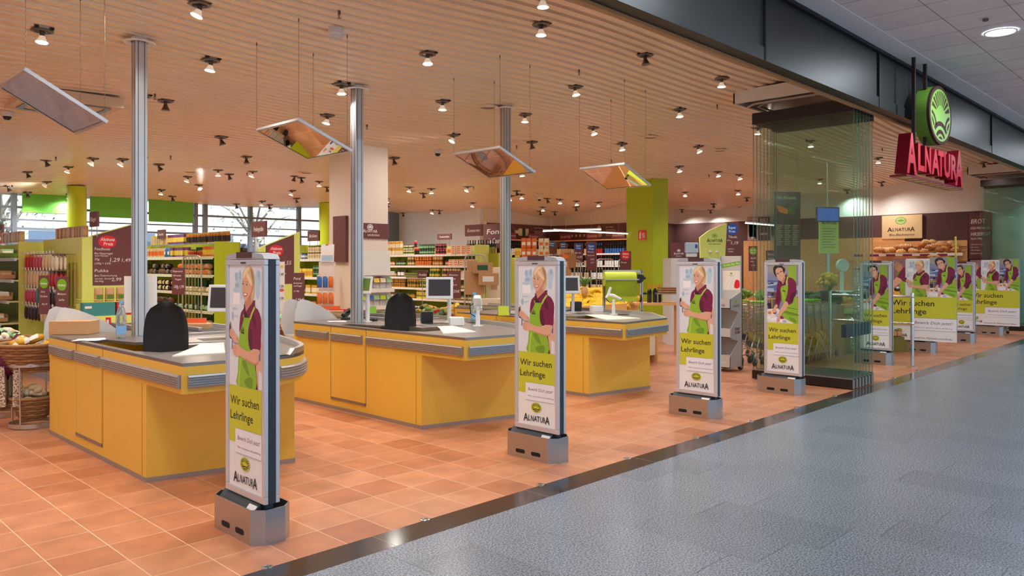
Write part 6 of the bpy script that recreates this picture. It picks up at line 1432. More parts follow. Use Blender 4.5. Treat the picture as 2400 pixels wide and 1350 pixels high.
for i in range(7):
    for j in range(8):
        q = M0@Vector((-.40+j*.125+R.uniform(-.02,.02),-.28+i*.085,.77+i*.046+R.uniform(0,.03))); o = bpy.data.objects.new('banana_bunch',bme); COL.objects.link(o); o.location = q; o.rotation_euler = (R.uniform(-.4,.4),R.uniform(-.4,.4),R.uniform(-.8,.8)); o.scale = (1.25,)*3
        tag(o,'yellow banana bunch heaped on the wooden stand behind the farthest checkout','bananas','banana bunches on the stand')
# pineapple leaves above the bananas
mat('pine_green',(92,128,54),.6)
pq = P_(1370,13.3,672); b = B()
for k in range(14): a = k*2.4; u = .05+.012*k; b.tube([(0,0,0),(u*math.cos(a)*.6,u*math.sin(a)*.6,.12),(u*math.cos(a)*1.4,u*math.sin(a)*1.4,.20-.006*k)],[.012,.012,.002],'pine_green',4)
b.ball((0,0,-.08),(.06,.06,.09),'g_tan',12,8); tag(b.build('pineapple',loc=pq),'pineapple with green leaves standing left above the bananas','fruit')
# wine bottles and slate shelf behind the packing table
b = B(); q = P_(1560,13.6); b.box(-.6,-.25,.86,.25,.25,.90,'beech'); b.box(-.58,-.2,.0,-.54,.2,.86,'beech'); b.box(.20,-.2,0,.24,.2,.86,'beech'); b.box(-.2,-.22,1.05,.24,.1,1.07,'steel'); b.box(-.2,-.22,.90,-.18,-.20,1.07,'steel'); b.box(.22,-.22,.90,.24,-.20,1.07,'steel'); tag(b.build('display_table',loc=q,rot=(0,0,-.75)),'wooden display table with dark bottles right of the paper roll','table')
for k, px in enumerate((1522,1535,1545)):
    o = item('wine','orange','dark',P_(px,13.5+.1*k,None,.90),0,'dark bottle on the wooden display table, %s'%(['left one','middle one','right one'][k]),'bottles on the display table'); o.scale = (1.05,)*3
b = B()
for k in range(5): b.box(-.16,-.15,.0+k*.02,.16+.01*(k%2),.15,.016+k*.02,'cardboard' if k%2 else 'g_brown')
tag(b.build('board_stack',loc=P_(1566,13.5,None,1.07),rot=(0,0,-.75)),'stack of brown trays on the display table right of the bottles','tray')

# ------------------------------------------------------------------ lime fin panel, magazine stand
t = empty('lime_fin',(0,0,0),'tall lime fin-shaped panel with the word mark behind the magazine stand','sign')
d_ = 12.6; c = P_(1671,d_); t.location = (c.x,c.y,0); t.rotation_euler = (0,0,-.55)
kx = d_/1813/math.cos(.18); zz = lambda y: EYE+(HOR-y)/FPX*d_
P = [((1690-1671)*kx,zz(735)),((1700-1671)*kx,zz(640)),((1707-1671)*kx,zz(523)),((1690-1671)*kx,zz(528)),((1660-1671)*kx,zz(541)),((1638-1671)*kx,zz(557)),((1640-1671)*kx,zz(620)),((1650-1671)*kx,zz(700)),((1660-1671)*kx,zz(860)),((1694-1671)*kx,zz(860))]
b = B(); extr(b,P,0,.03,'lime_pale','lime_pale'); b.build('panel', t)
A = Art((0,-.001,0),(1,0,0),(0,0,1)); logo_disc(A,.03,zz(553),.05,.036,'green_sign','lime_pale'); logo_word(A,.03,zz(567),.065,.28,'ink'); A.text('Super Natur Markt',.03,zz(573),.022,'ink',w=.22,al='c'); A.build('lettering', t)
b = B()
for px in (1662,1679): b.ball(((px-1671)*kx,-.03,zz(590)),.022,'white_paint',12,8)
b.build('knob', t)
t = empty('magazine_stand',(10.21,5.55,0),'grey cardboard magazine stand on small wheels between the two right poster gates','magazine stand')
mat('stand_grey',(196,192,188),.55); D, Wd = .36, .34
b = B(); b.box(D-.015,0,.06,D,Wd,1.69,'stand_grey'); b.build('back_panel', t)
b = B()
side_ = [(0,.06),(D,.06),(D,1.69),(D-.05,1.69),(D-.05,1.16),(0,1.06),(0,.92),(.06,.90),(D-.12,.86),(.02,.62),(.02,.50),(.06,.48),(D-.12,.44),(.02,.25),(0,.22)]
for y in (0, Wd-.006): extr(b, [(q[0],q[1]) for q in side_], y, y+.006, 'stand_grey','stand_grey')
b.build('side_panel', t)
b = B()
for z0, z1 in ((.92,1.06),(.50,.62),(.06,.25)): b.box(0,0,z0,.008,Wd,z1,'stand_grey'); b.box(0,.004,z0,D-.02,Wd-.004,z0+.01,'stand_grey')
b.build('tray', t)
A = Art((-.001,Wd,0),(0,-1,0),(0,0,1)); logo_disc(A,Wd*.45,1.03,.035,.026,'green_sign','lime_pale'); logo_word(A,Wd*.45,.955,.045,.20,'magenta'); A.text('demeter',.20,.205,.014,'white_paint',w=.06,al='c') ; A.text('Journal',Wd*.5,.12,.05,'white_paint',w=.22,al='c'); A.build('front_print', t)
A = Art((0,-.001,0),(1,0,0),(0,0,1)); logo_disc(A,D*.50,1.02,.03,.022,'green_sign','lime_pale'); logo_word(A,D*.50,.945,.04,.17,'magenta'); A.text('SCHROT',D*.58,.60,.04,'magenta',w=.15,al='c',bold=.02); A.text('& KORN',D*.58,.55,.04,'magenta',w=.15,al='c',bold=.02); A.build('side_print', t)
A = Art((D-.016,Wd,1.2),(0,-1,0),(0,0,1)); A.shape([(.01,.37),(.33,.42),(.33,.36),(.01,.31)],'green_sign'); A.text('Gratis für Sie',.17,.352,.032,'white_paint',w=.27,al='c',rot=.15); A.rect(.03,-.02,.31,.27,'p_veg')
for k in range(5): A.stroke([(.05+.03*k,.0),(.10+.03*k,.12),(.18+.02*k,.24)],.022,'g_cream' if k%2 else 'paper',smooth=4)
A.shape([(.22,.02),(.30,.02),(.30,.12),(.24,.13)],'red_sign',smooth=3); A.oval(.17,.23,.02,.014,'green_sign'); A.text('Magazin',.17,.195,.014,'ink',w=.07,al='c'); A.build('header_print', t)
for y in (0.02, Wd-.06): b = B(); b.cyl((D+.02,y,.055),(D+.02,y+.04,.055),.052,'dark_grey',20); b.cyl((D+.02,y-.002,.055),(D+.02,y+.042,.055),.025,'steel',12); b.build('wheel', t)
for z0, n_, lb in ((.935,4,'magazines with asparagus cover in the top tray of the stand'),(.515,12,'stack of magazines in the middle tray of the stand'),(.075,14,'stack of magazines in the lowest tray of the stand')):
    for k in range(n_):
        b = B(); b.box(-.10,-.13,0,.10,.13,.006,'paper'); b.box(-.098,-.128,.0055,.098,.128,.0065,'p_veg'); o = b.build('magazine',loc=(10.21+.14+R.uniform(-.006,.006),5.55+Wd/2+R.uniform(-.006,.006),z0+k*.0085),rot=(0,-.12 if z0>.9 else 0,R.uniform(-.04,.04))); tag(o,lb.replace('magazines with','magazine with').replace('stack of magazines','magazine in the stack'),'magazine',lb)
# ------------------------------------------------------------------ boards behind
stick_sign(1716,562,13.6,.24,.62,[('Tända',.2,.55,.07,.65),('100 g',.1,.47,.035,.3),('1,19',.42,.37,.09,.5),('BASTO-S',.18,.22,.035,.45),('Vielfalt',.18,.15,.035,.4)],'tall maroon price board reading 1,19 behind the lime fin panel',('blue_sign','Super','Preis'),.6,-.75)
t = empty('coffee_board',P_(1592,15.4,605),'dark maroon board with the round mark beside the green pillar','sign',None,(0,0,-.75)); b = B(); b.box(-.16,0,0,.16,.05,.31,'brown_board'); b.build('board', t); A = Art((-.16,-.001,0),(1,0,0),(0,0,1)); logo_disc(A,.15,.15,.035,.026,'chalk','brown_board'); logo_word(A,.15,.075,.045,.20,'chalk'); A.text('Bio-Käse',.15,.03,.025,'chalk',w=.11,al='c',shear=.2); A.build('lettering', t)
t = empty('counter_scale',P_(1623,15.1,602),'light blue counter scale beside the maroon board','scale',None,(0,0,-.75)); b = B(); b.box(-.12,0,.08,.12,.14,.28,'p_blue2'); b.box(-.10,.02,0,.10,.12,.08,'plastic_grey'); b.build('housing', t, bev=.01); b = B(); b.box(.05,-.002,.17,.10,0,.24,'blue_sign'); b.build('display', t)
b = B(); q = P_(1608,15.2); b.box(-.35,-.2,0,.35,.45,1.69,'plastic_grey'); tag(b.build('service_counter',loc=(q.x,q.y,0),rot=(0,0,-.75)),'pale service counter carrying the scale, right of the green pillar','counter')
for px,py,d,w,h,ln,lb in ((1294,581,18.0,.19,.28,[],'maroon board with blue disc left in front of the wine'),(1320,581,18.2,.20,.22,[],'maroon board with blue disc above the stacked boxes'),(1356,592,17.0,.20,.42,[('Bardo',.1,.45,.09,.7),('14,95',.3,.2,.14,.6)],'maroon board with blue disc and chalk price in front of the wine')):
    stick_sign(px,py,d,w,h,ln,lb,('blue_sign','Super','Preis'),.5,-.75)
stick_sign(1386,600,16.4,.22,.62,[('Planung',.12,.62,.045,.6),('Tempranillo',.1,.50,.045,.7),('3,95',.4,.36,.06,.35),('0,75 l',.42,.25,.05,.35)],'tallest maroon board with blue disc left of the green pillar',('blue_sign','Super','Preis'),.6,-.75)
stick_sign(1466,612,16.2,.24,.42,[('Rioja',.1,.4,.08,.5)],'maroon board with red disc half behind the green pillar',('red_sign','Aktions','Preis'),.6,-.75)

# ------------------------------------------------------------------ wine corner
mat('banner_text',(214,180,176),.7); mat('pink_sign',(176,84,92),.6)
zT, zB = 2.78, 2.32
b = B(); b.box(18.27,12.9,zB,18.3,16.03,zT,'wall_brown2'); b.box(15.42,16.03,zB,18.3,16.06,zT,'wall_brown2'); tag(b.build('wine_banner'),'maroon printed banner with bottle drawings running round the wine corner','banner')
t = bpy.data.objects['wine_banner']
A = Art((18.269,16.0,zB),(0,-1,0),(0,0,1)); A.text('Weingenuss aus',.95,.30,.055,'chalk',w=.50,shear=.2); A.text('aller Welt',1.05,.22,.045,'chalk',w=.30,shear=.2)
for k in range(6): A.rect(.72+k*.16,.10,.79+k*.16,.17,'banner_text')
A.shape(crom([(1.70,.10),(1.74,.38),(1.86,.38),(1.90,.10)],4),'g_tan'); A.text('Der Winzer',2.05,.34,.04,'chalk',w=.28,shear=.2)
for k in range(6): A.rect(2.05,.10+k*.035,2.05+.42-.05*(k%3),.112+k*.035,'banner_text')
A.shape([(2.62,.16),(2.72,.22),(2.84,.08),(3.1,.08),(3.1,.36),(2.84,.36),(2.72,.26)],'g_dark'); A.rect(2.86,.10,3.02,.34,'g_cream'); A.build('print', t)
A = Art((15.42,16.029,zB),(1,0,0),(0,0,1)); A.shape([(1.15,.17),(1.25,.19),(1.32,.12),(1.74,.12),(1.74,.34),(1.32,.34),(1.25,.27),(1.15,.29)],'g_cream'); A.rect(1.10,.17,1.16,.29,'g_olive'); A.rect(1.46,.12,1.60,.34,'g_dgreen'); A.text('Der Weißwein',2.0,.36,.035,'chalk',w=.42,shear=.2)
for k in range(6): A.rect(2.0,.10+k*.035,2.0+.5-.06*(k%3),.112+k*.035,'banner_text')
A.stroke([(1.0,.38),(1.1,.34),(1.2,.30)],.008,'banner_text'); A.build('print', t)
for s_, y, wd_ in (('Aus aller Welt',15.72,.46),('Frankreich',14.65,.42),('Italien',13.72,.48),('Spanien',12.98,.3)):
    c = empty('country_sign',(18.24,y,zB+.02),'pink country sign reading %s below the wine banner'%s_,'sign','pink country signs in the wine corner'); b = B(); b.box(0,-wd_,0,.02,0,.17,'pink_sign'); b.build('board', c); A = Art((-.001,0,0),(0,-1,0),(0,0,1)); A.text(s_,wd_/2,.06,.07,'chalk',w=wd_*.85,al='c',shear=.2,bold=.02); A.build('lettering', c)
for s_, x, wd_ in (('Österreich',16.15,.42),('Deutschland',17.10,.46)):
    c = empty('country_sign',(x,16.0,zB+.02),'pink country sign reading %s below the wine banner'%s_,'sign','pink country signs in the wine corner'); b = B(); b.box(0,-.02,0,wd_,0,.17,'pink_sign'); b.build('board', c); A = Art((0,-.021,0),(1,0,0),(0,0,1)); A.text(s_,wd_/2,.06,.07,'chalk',w=wd_*.85,al='c',shear=.2,bold=.02); A.build('lettering', c)
lw = [1.90,1.55,1.20,.85,.5]
for nm_, P0, P1, nr, lb in (('wine_shelf',(17.95,15.7),(17.95,12.95),(-1,0),'wooden wine shelf along the right wall of the wine corner'),('wine_shelf',(15.5,15.7),(17.9,15.7),(0,-1),'wooden wine shelf along the rear wall of the wine corner')):
    shelf_unit(nm_,P0,P1,nr,lb,lw,depth=.3,top=2.30,back='brown_dark',board='beech',ends='beech')
    dv = Vector(P1)-Vector(P0); b = B(); b.box(0,-.0,2.28,dv.length,.32,2.31,'beech') if nr[1] else b.box(0,0,2.28,.32,dv.length,2.31,'beech')
    tag(b.build('light_shelf',loc=((P0[0],P0[1],0) if nr[1] else (17.95,12.95,0))),'wooden canopy board above the %s'%lb[7:],'board')
for i, z in enumerate(lw[:4]):
    row((17.95,15.6),(17.95,13.0),z,[(2,'wine','red','white',1),(2,'wine','dark','cream',1),(1,'wine','olive','sand',1),(2,'wine',['blue','red','gold','dark'][i],['red','white','white','sand'][i],1),(3,'wine','dark',['blue','white','mint','cream'][i],1)],'%s board of side wine shelf'%ordw[i],(-1,0),jit=.004)
    if i < 3: row((15.6,15.7),(17.6,15.7),z,[(1,'wine','gold','olive',1),(2,'wine','dark','white',1),(2,'wine','red','cream',1)],'%s board of rear wine shelf'%ordw[i],(0,-1),jit=.004)
# chip bags in front of the rear wine shelf
q0, q1 = P_(1205,17.0), P_(1290,17.4)
b = B(); b.box(-.1,-.3,0,1.1,.3,1.72,'lime_pale'); tag(b.build('chip_stand',loc=(q0.x,q0.y,0),rot=(0,0,math.atan2(q1.y-q0.y,q1.x-q0.x))),'pale lime stand with crisp bags in front of the rear wine shelf','stand')
row((q0.x,q0.y),(q1.x,q1.y),1.73,[(1,'carton','lemon','gold',1),(3,'bag','orange','white',2),(2,'bag','cream','orange',2)],'lime stand before the wine',(-.72,-.69),s=1.25)
# fluorescent tubes
mat('tube_light',(255,250,240),.5,emit=2.)
for a_, c_, lb in (((1273,542,17.4),(1408,538,15.6),'thin white light tube hanging in front of the wine banner, nearer the left'),((1298,540,16.0),(1474,548,17.4),'thin white light tube crossing in front of the wine banner'),((1747,523,17.5),(1868,533,20.0),'thin light tube hanging before the bakery wall left of the glass')):
    u, v = P_(a_[0],a_[2],a_[1]), P_(c_[0],c_[2],c_[1]); t = empty('tube_lamp',u,lb,'lamp'); b = B(); b.cyl((0,0,0),v-u,.012,'tube_light',8); b.build('tube', t); b = B(); b.cyl((0,0,.03),(v-u)+Vector((0,0,.02)),.012,'aluminium',8); b.build('housing', t)
    b = B()
    for f in (.15,.85): w = (v-u)*f; X_, Y_ = u.x+w.x, u.y+w.y; b.cyl(w,(w.x,w.y,zc(X_,Y_)-u.z),.002,'steel',4)
    b.build('wire', t)

# ------------------------------------------------------------------ right wall: bakery
osb = noise_mat('osb',(214,150,92),(240,190,130),26,.7,stretch=(1,1,1.8),detail=5,lo=.3,hi=.7)
mat('photo_grey',(170,150,150),.6); mat('photo_dark',(80,64,66),.6)
y0_, y1_ = at(1743,600,X=22.45).y, at(2120,600,X=22.45).y
b = B(); b.box(22.44,y1_,0,22.49,y0_,2.32,'osb'); struct(b.build('wall_right_panel'))
def wall_pic(px0, px1, py0, py1, X_, fn, name, label, cat, th=.02):
    a_, c_ = at(px0,py0,X=X_), at(px1,py1,X=X_); t = empty(name,(X_,a_.y,c_.z),label,cat); w, h = a_.y-c_.y, at((px0+px1)/2,py0,X=X_).z-at((px0+px1)/2,py1,X=X_).z
    A = Art((-.001,0,0),(0,-1,0),(0,0,1)); m = fn(A,w,h); b = B(); b.box(0,-w,0,th,0,h,m); b.build('board', t)
    if A.v: A.build('print', t)
    return t
def f_photo(A, w, h):
    rr = random.Random(5)
    A.rect(0,0,w,h,'photo_grey',.5)
    for k in range(30): A.shape([(w*(.1+.8*rr.random()),h*(.03+.80*rr.random())) for _ in range(4)],'photo_dark' if k%2 else 'g_white',1)
    A.text('Bio-Bauer',w/2,h*.88,h*.07,'chalk',w=w*.8,al='c',shear=.2); return 'photo_grey'
def f_text(A, w, h):
    for k in range(10): A.rect(w*.1,h*(.62-.02*0-k*.03+.3),w*(.8-.1*(k%3)),h*(.63-k*.03+.3),'chalk')
    for k in range(3): A.rect(w*.1,h*(.3-k*.03),w*.8,h*(.31-k*.03),'chalk')
    return 'wall_brown'
wall_pic(1752,1777,508,563,22.43,f_photo,'wall_photo','sepia farm photo panel left of the folded glass','picture')
wall_pic(1805,1830,506,563,22.43,f_photo,'wall_photo','sepia photo panel just behind the left edge of the glass','picture')
wall_pic(1778,1804,508,563,22.43,f_text,'text_panel','dark brown text panel between the two sepia photos','panel')
def f_plaque(A, w, h): logo_disc(A,w*.48,h*.76,w*.14,h*.16,'green_sign','g_cream'); logo_word(A,w*.48,h*.32,h*.20,w*.68,'ink'); A.text('Bio-Backwaren',w*.5,h*.12,h*.10,'ink',w=w*.62,al='c',shear=.2); return 'plaque'
mat('plaque',(236,206,158),.6)
wall_pic(2067,2161,503,558,22.42,f_plaque,'bakery_sign','cream sign with green round mark on the brown bakery wall','sign',.05)
def f_brot(A, w, h):
    for s_, y, hh, ww in (('BROT',.76,.10,.62),('DES MONATS:',.64,.05,.80),('HIRSEBROT',.50,.075,.84),('Stück 500g',.42,.04,.5),('70% Dinkelvollkorn',.30,.025,.6),('20% Hirse',.24,.025,.35),('10% Roggen',.18,.025,.42),('Sauerteig',.11,.03,.5)): A.text(s_,w*.08,h*y,h*hh,'chalk',w=w*ww,shear=.15)
    return 'brown_board'
wall_pic(2271,2325,497,607,22.40,f_brot,'chalkboard','tall maroon chalkboard about the bread of the month','board')
# bread shelves
yb0, yb1 = at(2050,590,X=22.2).y, at(2262,590,X=22.2).y
t = empty('bread_rack',(22.0,yb1,0),'slatted wooden bread shelves below the cream bakery sign','shelf'); L_ = yb0-yb1
for z in (1.82,1.45):
    b = B()
    for k in range(6): b.box(.0+k*.07,0,z-.0+.045*k,.05+k*.07,L_,z+.015+.045*k,'beech')
    b.build('slatted_board', t)
    b = B(); b.box(-.02,0,z-.02,.0,L_,z+.05,'film'); b.build('front_rail', t)
    for k in range(6): b = B(); b.box(-.025,.35+k*.42,z-.03,-.02,.58+k*.42,z+.03,'magenta'); b.build('name_plate', t)
b = B(); b.box(.4,0,0,.44,L_,2.2,'beech'); b.box(0,0,0,.4,L_,1.3,'g_cream'); b.build('cabinet', t)
mat('bread_a',(206,140,74),.7,bump=(40,.5)); mat('bread_b',(176,108,58),.7,bump=(40,.5)); mat('bread_c',(226,172,104),.7,bump=(40,.5))
bx_ = []
for m_ in ('bread_a','bread_b','bread_c'):
    b = B(); b.ball((0,0,.055),(.10,.13,.07),m_,14,9)
    for k in (-1,0,1): b.tube([(-.06,k*.05,.115),(0,k*.05+.01,.126),(.06,k*.05,.115)],.008,'g_cream',5)
    bx_.append(b.mesh('bread_loaf'))
for i, (px, py) in enumerate([(2058,583),(2070,585),(2082,584),(2093,583),(2105,578),(2112,588),(2118,576),(2128,577),(2136,586),(2144,588),(2160,574),(2168,566),(2166,587),(2178,578),(2184,566),(2190,575),(2200,584),(2205,570),(2214,580),(2222,573),(2228,568),(2236,575),(2240,584)]):
    p = at(px,py+5,X=22.12+.25*max(0,(588-py)/22)); z = p.z
    o = bpy.data.objects.new('bread_loaf',bx_[i%3]); COL.objects.link(o); o.location = (p.x,p.y,p.z-.02); o.rotation_euler = (0,-.4,R.random()*3)
    tag(o,['tan','dark brown','golden'][i%3]+' bread loaf on the upper bakery shelf, '+('left end' if px < 2100 else 'left of middle' if px < 2150 else 'in the middle heap' if px < 2195 else 'right end'),'bread','bread loaves on the upper bakery shelf')
for i, px in enumerate((2105,2125,2140,2185,2200,2215)):
    p = at(px,606,X=22.15); o = bpy.data.objects.new('bread_loaf',bx_[2]); COL.objects.link(o); o.location = p; o.rotation_euler = (0,-.3,.4*i); o.scale = (1.3,1.5,1.2); tag(o,'golden loaf on the lower bakery shelf, '+('left group' if px < 2150 else 'right group'),'bread','bread loaves on the lower bakery shelf')
stick_sign(1765,606,20.5,.24,.66,[('Stück',.2,.48,.09,.6),('Salat',.2,.36,.05,.4),('0,99',.3,.2,.05,.4)],'maroon board with green disc left of the folded glass',('green_sign','aus der','Region'),.6,-.75)
stick_sign(1808,600,19.5,.28,.28,[('Stück-',.12,.55,.22,.7),('salate',.2,.2,.2,.6)],'maroon board reading Stück above the man poster gate',None,.6,-.75)
# hanging dark board with carrots, behind the glass
t = empty('carrot_board',P_(1846,15.2,612),'dark hanging board with a carrot picture seen through the left edge of the glass','board',None,(0,0,-.62)); hb, wb = 1.36, .55; b = B(); b.box(-wb/2,0,0,wb/2,.02,hb,'photo_dark'); b.build('board', t)
A = Art((-wb/2,-.001,0),(1,0,0),(0,0,1)); A.text('Die Karotte',.05,hb-.14,.06,'plaque',w=.40,shear=.1)
for k in range(4): A.stroke([(.03+.02*k,1.08-.03*k),(.15,1.05-.03*k),(.28,1.0-.02*k)],.04-.003*k,'p_orange' if k%2 else 'g_orange',smooth=3)
for k in range(8): A.stroke([(.27,1.02),(.34,1.02+.02*(k-4)),(.44,1.02+.035*(k-4))],.012,'pine_green')
for c_ in range(3):
    for k in range(12): A.rect(.04+c_*.17,.70-k*.035,.04+c_*.17+.13-.02*(k%3),.708-k*.035,'plaque')
A.build('print', t)
b = B(); zt_ = zc(t.location.x,t.location.y)-t.location.z; b.cyl((-wb*.4,.01,hb),(-wb*.4,.01,zt_),.003,'steel',5); b.cyl((wb*.4,.01,hb),(wb*.4,.01,zt_),.003,'steel',5); b.build('wire', t)
t = empty('service_poster',P_(1943,14.5,594),'tall lime info poster seen through the folded glass','poster',None,(0,0,-.62)); b = B(); b.box(-.2,0,0,.2,.02,.66,'lime_pale'); b.build('board', t); A = Art((-.2,-.001,0),(1,0,0),(0,0,1)); logo_word(A,.2,.55,.07,.30,'ink'); 
for k in range(8): A.rect(.06,.46-k*.05,.34-.03*(k%3),.468-k*.05,'ink')
A.build('print', t)
b = B(); b.box(-.03,.02,-1.3,.03,.05,.3,'steel'); b.build('pole', t)
mat('screen_blue',(70,100,190),.3,emit=.5)
t = empty('info_screen',P_(1941,14.3,520),'blue screen above the lime info poster behind the glass','screen',None,(0,0,-.62)); b = B(); b.box(-.23,0,0,.23,.04,.27,'dark_grey'); b.build('housing', t); b = B(); b.box(-.215,-.002,.015,.215,0,.255,'screen_blue'); b.build('display', t); b = B(); b.cyl((0,.02,.27),(0,.02,1.1),.012,'steel',6); b.build('hanger', t)
t = empty('produce_scale',P_(1975,15.0,None,1.0),'white round-headed produce scale behind the glass','scale',None,(0,0,-.62)); b = B(); b.cyl((0,-.03,.55),(0,.05,.55),.12,'plastic_light',24); b.cyl((0,-.034,.55),(0,-.03,.55),.10,'white_paint',24); b.build('head', t); b = B(); b.box(-.03,0,.05,.03,.05,.45,'plastic_light'); b.box(-.16,-.12,0,.16,.14,.06,'plastic_light'); b.build('stand', t, bev=.01)

# produce tables behind the glass
mat('leaf_dark',(70,110,60),.6); mat('leaf_mid',(110,150,70),.6)
def produce_table(c, L_, D_, rz, label):
    t = empty('produce_table',c,label,'produce table',None,(0,0,rz)); b = B(); b.box(-L_/2,-D_/2,.0,L_/2,D_/2,.12,'dark_grey'); b.box(-L_/2+.05,-D_/2+.1,.12,L_/2-.05,D_/2-.05,.66,'g_olive'); b.build('base', t)
    b = B(); b.box(-L_/2,-D_/2,.66,L_/2,D_/2,.78,'beech'); b.build('tray', t); b = B(); b.box(-L_/2,-D_/2-.012,.68,L_/2,-D_/2,.76,'lime_pale'); b.build('front_strip', t); return t
q = P_(1925,14.6); T_ = produce_table(q,2.6,1.0,-.62,'long wooden produce table seen through the folded glass'); M1 = Matrix.Translation(q)@Matrix.Rotation(-.62,4,'Z')
def heap(kind, col, x0, x1, z, n, r, label, M, ys=(-.42,.42)):
    mat('pr_'+col[0], col[1], .5); mm = _PM.get(('heap',kind,col[0]))
    if mm is None:
        b = B()
        if kind == 'ball': b.ball((0,0,0),(1,1,.92),'pr_'+col[0],10,7)
        else:
            for k in range(9): a = k*.7; b.tube([(0,0,-.5),(.5*math.cos(a),.5*math.sin(a),.3),(1.1*math.cos(a),1.1*math.sin(a),.6)],[.3,.5,.1],'pr_'+col[0],5)
        mm = _PM[('heap',kind,col[0])] = b.mesh(kind)
    for k in range(n):
        p = M@Vector((R.uniform(x0,x1),R.uniform(*ys),z+R.uniform(0,r*1.6))); o = bpy.data.objects.new(label.split('|')[0],mm); COL.objects.link(o); o.location = p; o.scale = (r,r,r); o.rotation_euler = (R.uniform(-.5,.5),R.uniform(-.5,.5),R.random()*6); tag(o,label.split('|')[1],'vegetable' if kind != 'ball' else 'fruit',label.split('|')[1][:50])
heap('leaf',('salad',(120,160,70)),-1.2,-.5,.84,16,.10,'lettuce|pale green lettuce on the produce table behind the glass',M1)
heap('leaf',('kale',(50,84,50)),-.5,.2,.84,16,.10,'cabbage|dark green cabbage on the produce table behind the glass',M1)
heap('ball',('pepper',(220,170,40)),.2,.6,.86,26,.05,'pepper|yellow pepper on the produce table behind the glass',M1)
heap('leaf',('leek',(90,140,90)),.6,1.2,.84,16,.10,'leek|green leek bunch on the produce table behind the glass',M1)
for k, (m_, lb) in enumerate((('lemon','yellow'),('orange','orange'),('gold','golden'),('red','red'),('green','green'),('lemon','pale yellow'),('brown','brown'),('orange','bright orange'))):
    for tier in (0,1):
        c = M1@Vector((-1.1+k*.31,-.62-.20*tier,.52-.24*tier)); t = empty('produce_crate',c,'crate of %s fruit, %s tier behind the glass, %s'%(lb,['upper','lower'][tier],['leftmost','second','third','fourth','fifth','sixth','seventh','rightmost'][k]),'crate','fruit crates behind the glass',(0,0,-.62)); b = B(); b.box(-.15,-.10,0,.15,.10,.01,'beech')
        for y in (-.10,.095): b.box(-.15,y,0,.15,y+.005,.09,'beech')
        for x in (-.15,.145): b.box(x,-.10,0,x+.005,.10,.09,'beech')
        b.build('box', t); b = B()
        for i in range(5):
            for j in range(3): b.ball((-.11+i*.055,-.06+j*.06,.08+.015*((i+j)%2)),.032,'g_'+(m_ if tier == 0 else ['tan','olive','lemon','green','gold','orange','mint','brown'][k]),8,5)
        f_ = b.build('fruit', t); f_['kind'] = 'stuff'
b = B(); b.box(-1.3,-.95,0,1.3,-.5,.27,'g_olive'); b.box(-1.3,-.72,.27,1.3,-.5,.51,'g_olive'); tag(b.build('crate_step',loc=q,rot=(0,0,-.62)),'stepped olive plinth carrying fruit crates behind the glass','plinth')
q = P_(1752,16.5); produce_table(q,1.2,.8,-.62,'produce table left of the man poster gate'); M2 = Matrix.Translation(q)@Matrix.Rotation(-.62,4,'Z')
heap('leaf',('salad',(120,160,70)),-.5,.1,.84,10,.09,'lettuce|pale lettuce on the produce table left of the man poster gate',M2); heap('ball',('sprout',(220,200,160)),.1,.5,.86,16,.045,'mushroom|pale mushroom on the produce table left of the man poster gate',M2)
qy = P_(1938,13.6); b = B()
for k in range(60): a = R.random()*6.28; r_ = .22*math.sqrt(R.random()); x, y, z = r_*math.cos(a)*1.2, r_*math.sin(a)*.7, 1.22+.22*R.random()*(1-r_*2); b.ball((x,y,z),.038,'p_yel' if k%3 else 'g_gold',8,5); b.cyl((x,y,z),(x*.3,y*.3,1.08),.004,'leaf_mid',4)
b.lathe([(.09,.86,'dark_grey'),(.12,1.10,'dark_grey')],14); tag(b.build('flower_bucket',loc=(qy.x,qy.y,0)),'bucket of yellow flowers seen through the folded glass','flowers')
b = B(); b.box(-.2,-.2,0,.2,.2,.86,'cardboard'); tag(b.build('flower_plinth',loc=(qy.x,qy.y,0),rot=(0,0,-.6)),'plinth under the yellow flowers behind the glass','plinth')
